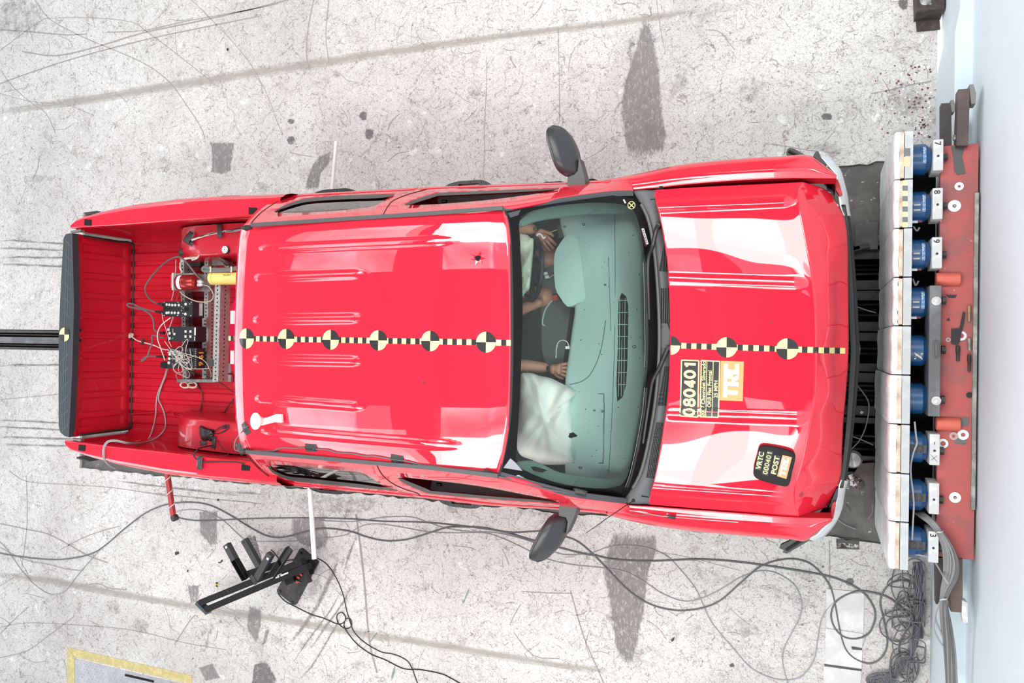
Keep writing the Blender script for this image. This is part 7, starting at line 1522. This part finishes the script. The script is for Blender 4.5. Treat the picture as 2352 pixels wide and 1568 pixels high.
flat('tape_patch', ((2184, 336), (2216, 332), (2210, 360), (2218, 398), (2199, 402), (2192, 392), (2189, 360)), mat('tape_faded', (.075, .078, .08), rough=.45), 'long dark tape patch at the upper end of the red frame', 'tape')
flat('tape_patch', ((2204, 958), (2225, 958), (2225, 978), (2204, 978)), mat('tape_worn', (.13, .13, .13), rough=.5), 'dark square tape beside the lower red collar', 'tape'); flat('tape_patch', ((2196, 999), (2221, 1003), (2217, 1023), (2191, 1017)), MATS['tape_worn'], 'dark square tape under the bright washer', 'tape')
flat('black_shard', ((2172, 677), (2198, 677), (2194, 684), (2180, 684)), TBLK, 'small black trapezoid shard on the red frame', 'shard'); flat('black_shard', ((2173, 735), (2180, 729), (2182, 737)), TBLK, 'tiny triangular black shard on the red frame', 'shard')
flat('black_shard', ((2185, 755), (2204, 754), (2212, 716), (2217, 717), (2214, 740), (2204, 786), (2194, 792), (2185, 789)), TBLK, 'black forked plastic shard lying on the red frame', 'shard', .006, zt + .004)
for name, pts, r, m, lb in (('drill_rod', ((2226, 701), (2226, 738)), .009, mat('brass_rod', (.45, .32, .18), rough=.35, metal=.7), 'brass coloured rod in the groove of the red frame'), ('drill_rod', ((2226, 776), (2227, 806)), .009, STEELG, 'twisted drill bit in the groove of the red frame'), ('threaded_stud', ((2200, 793), (2200, 829)), .010, STEELD, 'short dark threaded stud lying on the red frame'), ('drill_rod', ((2226, 813), (2226, 854)), .009, STEELD, 'dark rod below the drill bit on the red frame')):
    a, b = P(*pts[0], zt + r), P(*pts[1], zt + r); d = b - a; mb = MB(); l_ = d.length; mb.lathe(a, d, [(0, 0), (0, r * .7), (l_ * .08, r), (l_ * .45, r), (l_ * .47, r * .8), (l_ * .92, r * .8), (l_, r * .55), (l_, 0)], n=12); tag(mb.build(name, m), lb, 'rod')
mb = MB(); mb.lathe(P(2226, 907, zt), (0, 0, 1), [(0, .014), (.008, .014), (.008, .008), (.016, .007), (.016, 0)], n=10); tag(mb.build('black_plug', TBLK), 'small black rubber plug at the rear edge of the red frame', 'plug')
# brown wall beams at both ends
def beam(name, px, z0, z1, m, label):
    mb = MB(); mb.prism([P(x, y, z1).xy for x, y in px], z0, z1); return tag(mb.build(name, m), label, 'beam')
DKB = mat('dark_brown_steel', (.055, .050, .048), rough=.6, var=.3, vscale=6)
beam('wall_beam', ((2162, 237.5), (2185, 236), (2186, 334), (2162, 334)), .86, .93, DKB, 'dark brown beam above the red frame, left of the pair'); b2 = beam('wall_beam', ((2201, 205), (2228, 203), (2224, 334), (2197, 334)), .93, 1.02, BROWNST, 'reddish brown beam above the red frame, right of the pair')
mb = MB(); mb.prism([P(x, y, 1.03).xy for x, y in ((2227, 194), (2236, 193), (2242, 214), (2241, 238), (2231, 238))], .95, 1.03); mb.build('end_lug', mat('lug_grey', (.20, .20, .19), rough=.6), b2); mb = MB(); c = P(2194, 316, .97); mb.cyl(c - Vector((.01, 0, 0)), c + Vector((.03, 0, 0)), .016, n=8); mb.build('beam_bolt', STEELG, b2)
mb = MB(); mb.prism([P(x, y, .95).xy for x, y in ((2183, 230), (2190, 229), (2194, 240), (2193, 256), (2187, 257))], .88, .95); mb.build('end_lug', MATS['lug_grey'], b2)
beam('wall_beam', ((2149, 1281), (2168, 1281), (2168, 1387), (2150, 1387)), .86, .93, DKB, 'dark brown beam below the red frame, left of the pair'); b2 = beam('wall_beam', ((2180, 1284), (2211, 1284), (2211, 1406.5), (2184, 1404)), .90, .99, mat('rusted_beam', (.13, .09, .075), rough=.65, col2=(.26, .11, .05), vscale=5, thr=(.30, .42)), 'brown beam with rusted edge below the red frame, right of the pair')
mb = MB(); mb.prism([P(x, y, 1.0).xy for x, y in ((2210, 1378), (2222, 1384), (2223, 1430), (2212, 1429), (2209, 1410))], .93, 1.0); mb.build('end_lug', ALU, b2)
fb = thing('anchor_bracket', 'rusty steel anchor bracket with bolts at the wall foot', 'bracket', P(2135, 40, 0))
RUST = mat('rusty_bracket', (.085, .065, .058), rough=.7, var=.5, vscale=18, wear=((.16, .09, .06), 20, .60, .68))
mb = MB(); mb.prism([P(x, y, .02).xy for x, y in ((2104, 46), (2158, 44), (2160, 66), (2106, 71))], .0, .02); mb.build('foot_flange', RUST, fb); mb = MB(); mb.prism([P(x, y, .18).xy for x, y in ((2104, -50), (2172, -50), (2169, 20), (2106, 24))], .0, .18); mb.build('bracket_block', RUST, fb)
for x, y, z, r in ((2126, 1, .18, .032), (2137, 10, .18, .010), (2152, 24, .10, .014)):
    mb = MB(); c = P(x, y, z); mb.lathe(c, (0, 0, 1), [(0, r), (.006, r), (.012, r * .6), (.014, 0)], n=14); mb.build('bolt_head', STEELG, fb)

# ================================================================== CABLES ON THE CONCRETE
G_ = 'loose cables trailing over the concrete'
def gcable(pts, r, m, label):
    mb = MB(); z = r + .001; mb.tube(L(pts, z), r, n=6, sub=5); return tag(mb.build('floor_cable', m, smooth=True), label, 'cable', G_)
C1 = [(-60, 1255), (0, 1270), (56, 1279), (115, 1284.5), (162, 1282), (212, 1270), (246, 1248), (289, 1211), (336, 1176.5), (383, 1158), (436, 1153), (482, 1160), (529, 1183), (576, 1212), (616, 1231), (654, 1232.5), (700, 1221), (743, 1213), (800, 1219), (840, 1232), (880, 1241), (926, 1240), (972, 1228), (1018, 1213), (1041, 1209.5), (1075, 1210), (1110, 1212), (1167, 1224), (1231, 1243), (1284, 1257), (1339, 1271), (1371, 1276), (1410, 1284), (1491, 1288), (1610, 1284), (1717, 1292.5), (1846, 1312), (1911, 1325), (1950, 1340), (1976, 1355), (1996, 1375), (2010, 1404), (2007, 1431), (1994, 1455), (1967, 1466), (1939, 1462), (1919, 1444), (1909, 1417), (1914, 1391), (1930, 1373), (1961, 1359), (1988, 1357.5), (2023, 1365), (2050, 1377.5), (2083, 1406), (2105, 1431), (2121, 1451)]
C2 = [(404, 1186), (420, 1191), (451, 1195), (498, 1194.5), (582, 1190.5), (700, 1189), (800, 1191), (880, 1197), (972, 1199), (1064, 1207.5), (1155, 1220), (1185, 1222.5), (1247, 1220), (1298, 1232), (1328, 1244), (1362, 1272), (1394, 1305), (1442, 1354), (1491, 1386), (1549, 1401), (1604, 1397.5), (1652, 1380), (1701, 1338), (1749, 1299), (1801, 1284), (1840, 1286), (1872, 1302), (1904, 1341), (1917, 1380), (1927, 1435), (1939, 1482), (1956, 1506), (1983, 1520.5), (2005, 1522), (2027, 1506), (2038, 1475), (2030, 1424), (2022, 1386), (2027, 1362), (2045, 1340), (2072, 1332), (2098, 1340), (2118, 1362), (2121, 1384), (2105, 1415), (2083, 1446), (2067, 1475), (2067, 1504), (2081, 1531)]
C3 = [(405, 1176), (411, 1173), (436, 1170), (467, 1173), (510, 1193), (554, 1233), (576, 1242), (650, 1243), (719, 1238), (790, 1229), (818, 1214), (845, 1204), (880, 1204), (926, 1211), (983, 1221), (1041, 1223.7), (1098, 1223), (1132, 1228), (1178, 1246.5), (1220, 1267), (1258, 1284), (1313, 1296), (1394, 1305), (1439, 1313.5), (1484, 1338), (1523, 1363.5), (1571, 1380), (1613, 1373), (1659, 1350.5), (1701, 1325), (1743, 1311), (1781, 1315), (1823, 1341), (1841, 1380), (1836, 1418.5), (1814, 1460.5), (1799, 1493), (1798, 1525), (1811, 1575)]
C4 = [(700, 1193), (800, 1198), (850, 1192), (880, 1188), (914, 1186), (949, 1188), (979, 1198), (1018, 1211), (1064, 1219), (1132, 1222.5), (1180, 1232), (1224, 1245.5), (1274, 1268), (1307, 1274), (1355, 1270), (1394, 1257), (1436, 1252), (1484, 1257), (1526, 1273), (1555, 1299), (1597, 1350.5), (1617, 1392.5), (1636, 1431), (1685, 1489.5), (1723, 1531.5), (1765, 1554), (1804, 1561), (1840, 1552.5), (1869, 1515), (1878, 1467), (1888, 1418.5), (1911, 1386), (1937, 1367), (1960, 1362), (2000, 1361), (2030, 1368), (2062, 1383)]
C5 = [(-60, 1215), (0, 1245), (28, 1279), (50, 1310), (78, 1341), (109, 1362), (131, 1364), (152, 1354), (174, 1326), (202, 1292), (230, 1262)]
C6 = [(622, 1262), (630, 1270), (646, 1288), (662, 1286), (690, 1282), (711, 1278.5), (727, 1281), (751, 1296), (772, 1327), (787, 1362.5), (796, 1401), (805, 1431), (814, 1452), (838, 1475.5), (874, 1496), (900, 1501), (924, 1510), (942, 1526), (960, 1572)]
C7 = [(638, 1362), (653, 1379), (677, 1392), (716, 1411), (743, 1419), (775, 1432.5), (790, 1428), (793.5, 1416), (784.5, 1405.5), (774, 1413), (777, 1431), (793.5, 1443), (807, 1437), (805, 1422), (795, 1420.5), (790, 1434), (796, 1449), (820, 1478.5), (853, 1502), (883, 1514), (927, 1535), (963, 1537), (1011, 1546), (1034, 1556), (1062, 1572)]
gcable(C1, .0062, CABLEG, 'thick grey cable snaking from the left edge to a loop by the barrier'); gcable(C2, .0055, CABLEG, 'dark grey cable from the red post with a deep dip below the fender'); gcable(C3, .0038, CABLEM, 'thin grey cable passing under the black stand to the lower edge'); gcable(C4, .0038, CABLEM, 'thin pale cable with the lowest wide bow near the bottom edge')
gcable(C5, .0036, CABLEM, 'thin grey cable curling at the left edge of the floor'); gcable(C6, .0044, CABLEK, 'black cable from the white pole foot running to the bottom edge'); gcable(C7, .0044, CABLEK, 'black cable with two small loops below the stand plate')
# hanging bundle over the red frame
cbun = thing('cable_bundle', 'thick bundle of grey cables hanging over the lower red frame', 'cables', P(2178, 1400, .5))
cl = [(2108, 1176, .90), (2122, 1186, .98), (2140, 1200, 1.02), (2158, 1222, 1.03), (2176, 1254, 1.03), (2186, 1290, 1.03), (2184, 1325, 1.04), (2174, 1352, 1.04), (2168, 1376, 1.04), (2169, 1400, 1.02), (2174, 1440, .98), (2180, 1490, .94), (2184, 1540, .92), (2188, 1600, .90)]
for k in range(20):
    mb = MB(); ph = k * 2.4; rad = 10.5 * math.sqrt((k + .5) / 20)
    pts = []
    for i, (x, y, z) in enumerate(cl):
        sq = (1.0, 1.0, .85, .70, 1.2, 1.75, 1.65, 1.2, .80, .95, 1.25, 1.35, 1.3, 1.3)[i] * .95; a_ = ph + i * .28
        pts.append(P(x + rad * sq * math.cos(a_), y + rad * .3 * math.sin(a_), z + .018 * math.sin(a_ + 1) * rad / 10))
    mb.tube(pts, .0058, n=6, sub=4); mb.build('bundled_cable', mat('bundle_mid', (.24, .245, .25), rough=.5) if k % 3 else mat('bundle_grey', (.13, .13, .135), rough=.5), cbun, smooth=True)
for i in (3, 8):
    x, y, z = cl[i]; mb = MB(); sq = (1, 1, 1, .75, 1, 1, 1, 1, .8)[i]; mb.tube([P(x - 11 * sq, y + 2, z + .0), P(x - 5 * sq, y, z + .035), P(x + 5 * sq, y, z + .035), P(x + 11 * sq, y - 3, z)], .0035, n=5); mb.build('cable_tie', CABLEW, cbun)
for pts, lb, r in (([(2103, 1274, 1.0), (2115, 1275, 1.02), (2140, 1282, 1.0), (2155, 1302, .98), (2168, 1325, 1.07), (2178, 1340, 1.08)], 'single grey lead from the bottommost load cell to the bundle', .0045), ([(2163, 1382, 1.02), (2152, 1400, 1.0), (2149, 1422, .98), (2158, 1445, .96), (2168, 1470, .95)], 'stray cable bowing out left of the hanging bundle', .0045), ([(2160, 1380, 1.02), (2149, 1405, 1.0), (2145, 1440, .98), (2152, 1462, .96), (2166, 1484, .95)], 'outer stray cable bowing left of the hanging bundle', .0045)):
    tubeobj('stray_cable', L(pts, 0), r, CABLEM, lb)
for pts, lb in (([(2101, 968), (2104, 1000), (2106, 1018), (2098, 1040), (2092, 1070), (2093, 1100), (2097, 1130), (2099, 1160), (2097, 1200), (2095, 1240)], 'grey cable strung over the lowest three load cells'), ([(2098, 520), (2106, 530), (2112, 522)], 'thin dark loop below the second load cell'), ([(2097, 640), (2103, 655), (2110, 645)], 'thin dark loop below the third load cell')):
    tubeobj('cell_lead', L(pts, 1.04), .0045, CABLEM if len(pts) > 4 else CABLEG, lb)
# cable tangle at the foot of the wall
mb = MB(); rr = random.Random(4)
for k in range(30):
    cx, cy = rr.uniform(2062, 2118), rr.choice((rr.uniform(1330, 1420), rr.uniform(1420, 1560))); rx, ry = rr.uniform(10, 44), rr.uniform(12, 55); a0 = rr.uniform(0, 6.28); z0 = rr.uniform(.008, .10); n_ = rr.randint(5, 9)
    pts = []
    for i in range(n_):
        t = a0 + i * .85; x = cx + rx * math.cos(t) + rr.uniform(-4, 4); y = cy + ry * math.sin(t) + rr.uniform(-4, 4); pts.append(P(min(x, 2124), y, max(.008, z0 + rr.uniform(-.02, .02))))
    mb.tube(pts, .0042, n=5, sub=4)
for k in range(26):
    x0 = rr.uniform(2098, 2116); pts = [P(min(2126, x0 + rr.uniform(-5, 5)), y, max(.01, .10 - (y - 1290) * .0004 + rr.uniform(-.02, .03))) for y in range(1290, 1470, 22)]; mb.tube(pts, .0042, n=5, sub=3)
for k in range(16):
    pts = [P(2112 + rr.uniform(-6, 6), 1420 + rr.uniform(-20, 20), .06), P(2096 + rr.uniform(-8, 8), 1480 + rr.uniform(-14, 14), .05), P(2070 + rr.uniform(-8, 8), 1530 + rr.uniform(-12, 12), .04), P(2030 + rr.uniform(-20, 20), 1566 + rr.uniform(-8, 8), .03)]; mb.tube(pts, .0042, n=5, sub=4)
for k in range(18):
    x0 = 2000 + k * 3.2; mb.tube([P(2052 + rr.uniform(-5, 5), 1590, .03), P(2020 + k * 2 + rr.uniform(-6, 6), 1560 - rr.uniform(0, 16), .05), P(x0 - 10 + rr.uniform(-6, 6), 1556 + rr.uniform(-6, 10), .04), P(1996 + k, 1575, .01)], .0042, n=5, sub=4)
o = mb.build('cable_tangle', CABLEG, smooth=True); o['kind'] = 'stuff'; tag(o, 'heap of tangled grey cables at the foot of the wall', 'cables')
# ---- small bits on the floor ---------------------------------------------------------
for px, lb in ((((401, 1268), (409, 1266), (410, 1272), (403, 1275)), 'black plastic chip left of the black stand'), (((501, 1290), (505, 1292), (509, 1285), (511, 1288), (506, 1293), (502, 1293)), 'bent black chip beside the first black channel'), (((498, 1147), (501, 1145), (502, 1150), (499, 1150)), 'small green black chip between truck and cables'), (((430, 1308), (432, 1308), (431, 1313), (429, 1313)), 'tiny dark chip left of the yellow floor target'),
               (((1541, 1469), (1549, 1462), (1548, 1470), (1543, 1474)), 'triangular black chip on the open concrete below the cables'), (((1888, 1300), (1893, 1299), (1891, 1304), (1888, 1303)), 'tiny dark chip between the cables near the plates'), (((520, 112), (524, 110), (523, 116), (521, 116)), 'tiny dark chip on the upper concrete'), (((1675, 1527), (1683, 1523), (1686, 1530), (1678, 1532)), 'brown stone chip near the bottom edge')):
    flat('floor_chip', px, TBLK if 'brown' not in lb else MATS['rubble_brown'], lb, 'chip', .006, .001)
c = P(498, 1342, .0025); ft = thing('floor_target', 'small round yellow and black target on the concrete', 'target', c)
for k in range(4): mb = MB(); mb.add([c] + [c + .021 * Vector((math.cos((k + i / 6) * 1.5708 + .79), math.sin((k + i / 6) * 1.5708 + .79), 0)) for i in range(7)], [[0, i, i + 1] for i in range(1, 7)]); mb.build('target_quarter', mat('aged_yellow', (.66, .50, .16), rough=.6) if k % 2 else TBLK, ft)
flat('white_chip', ((1461, 1197), (1470, 1195), (1471, 1200), (1464, 1204)), WPRINT, 'white paper scrap at the edge of the cover plate', 'scrap', .003, .002)
flat('white_chip', ((1978, 943), (1984, 946), (1980, 951), (1975, 948)), WPRINT, 'white square scrap on a pit crossbar', 'scrap', .003, -.05)
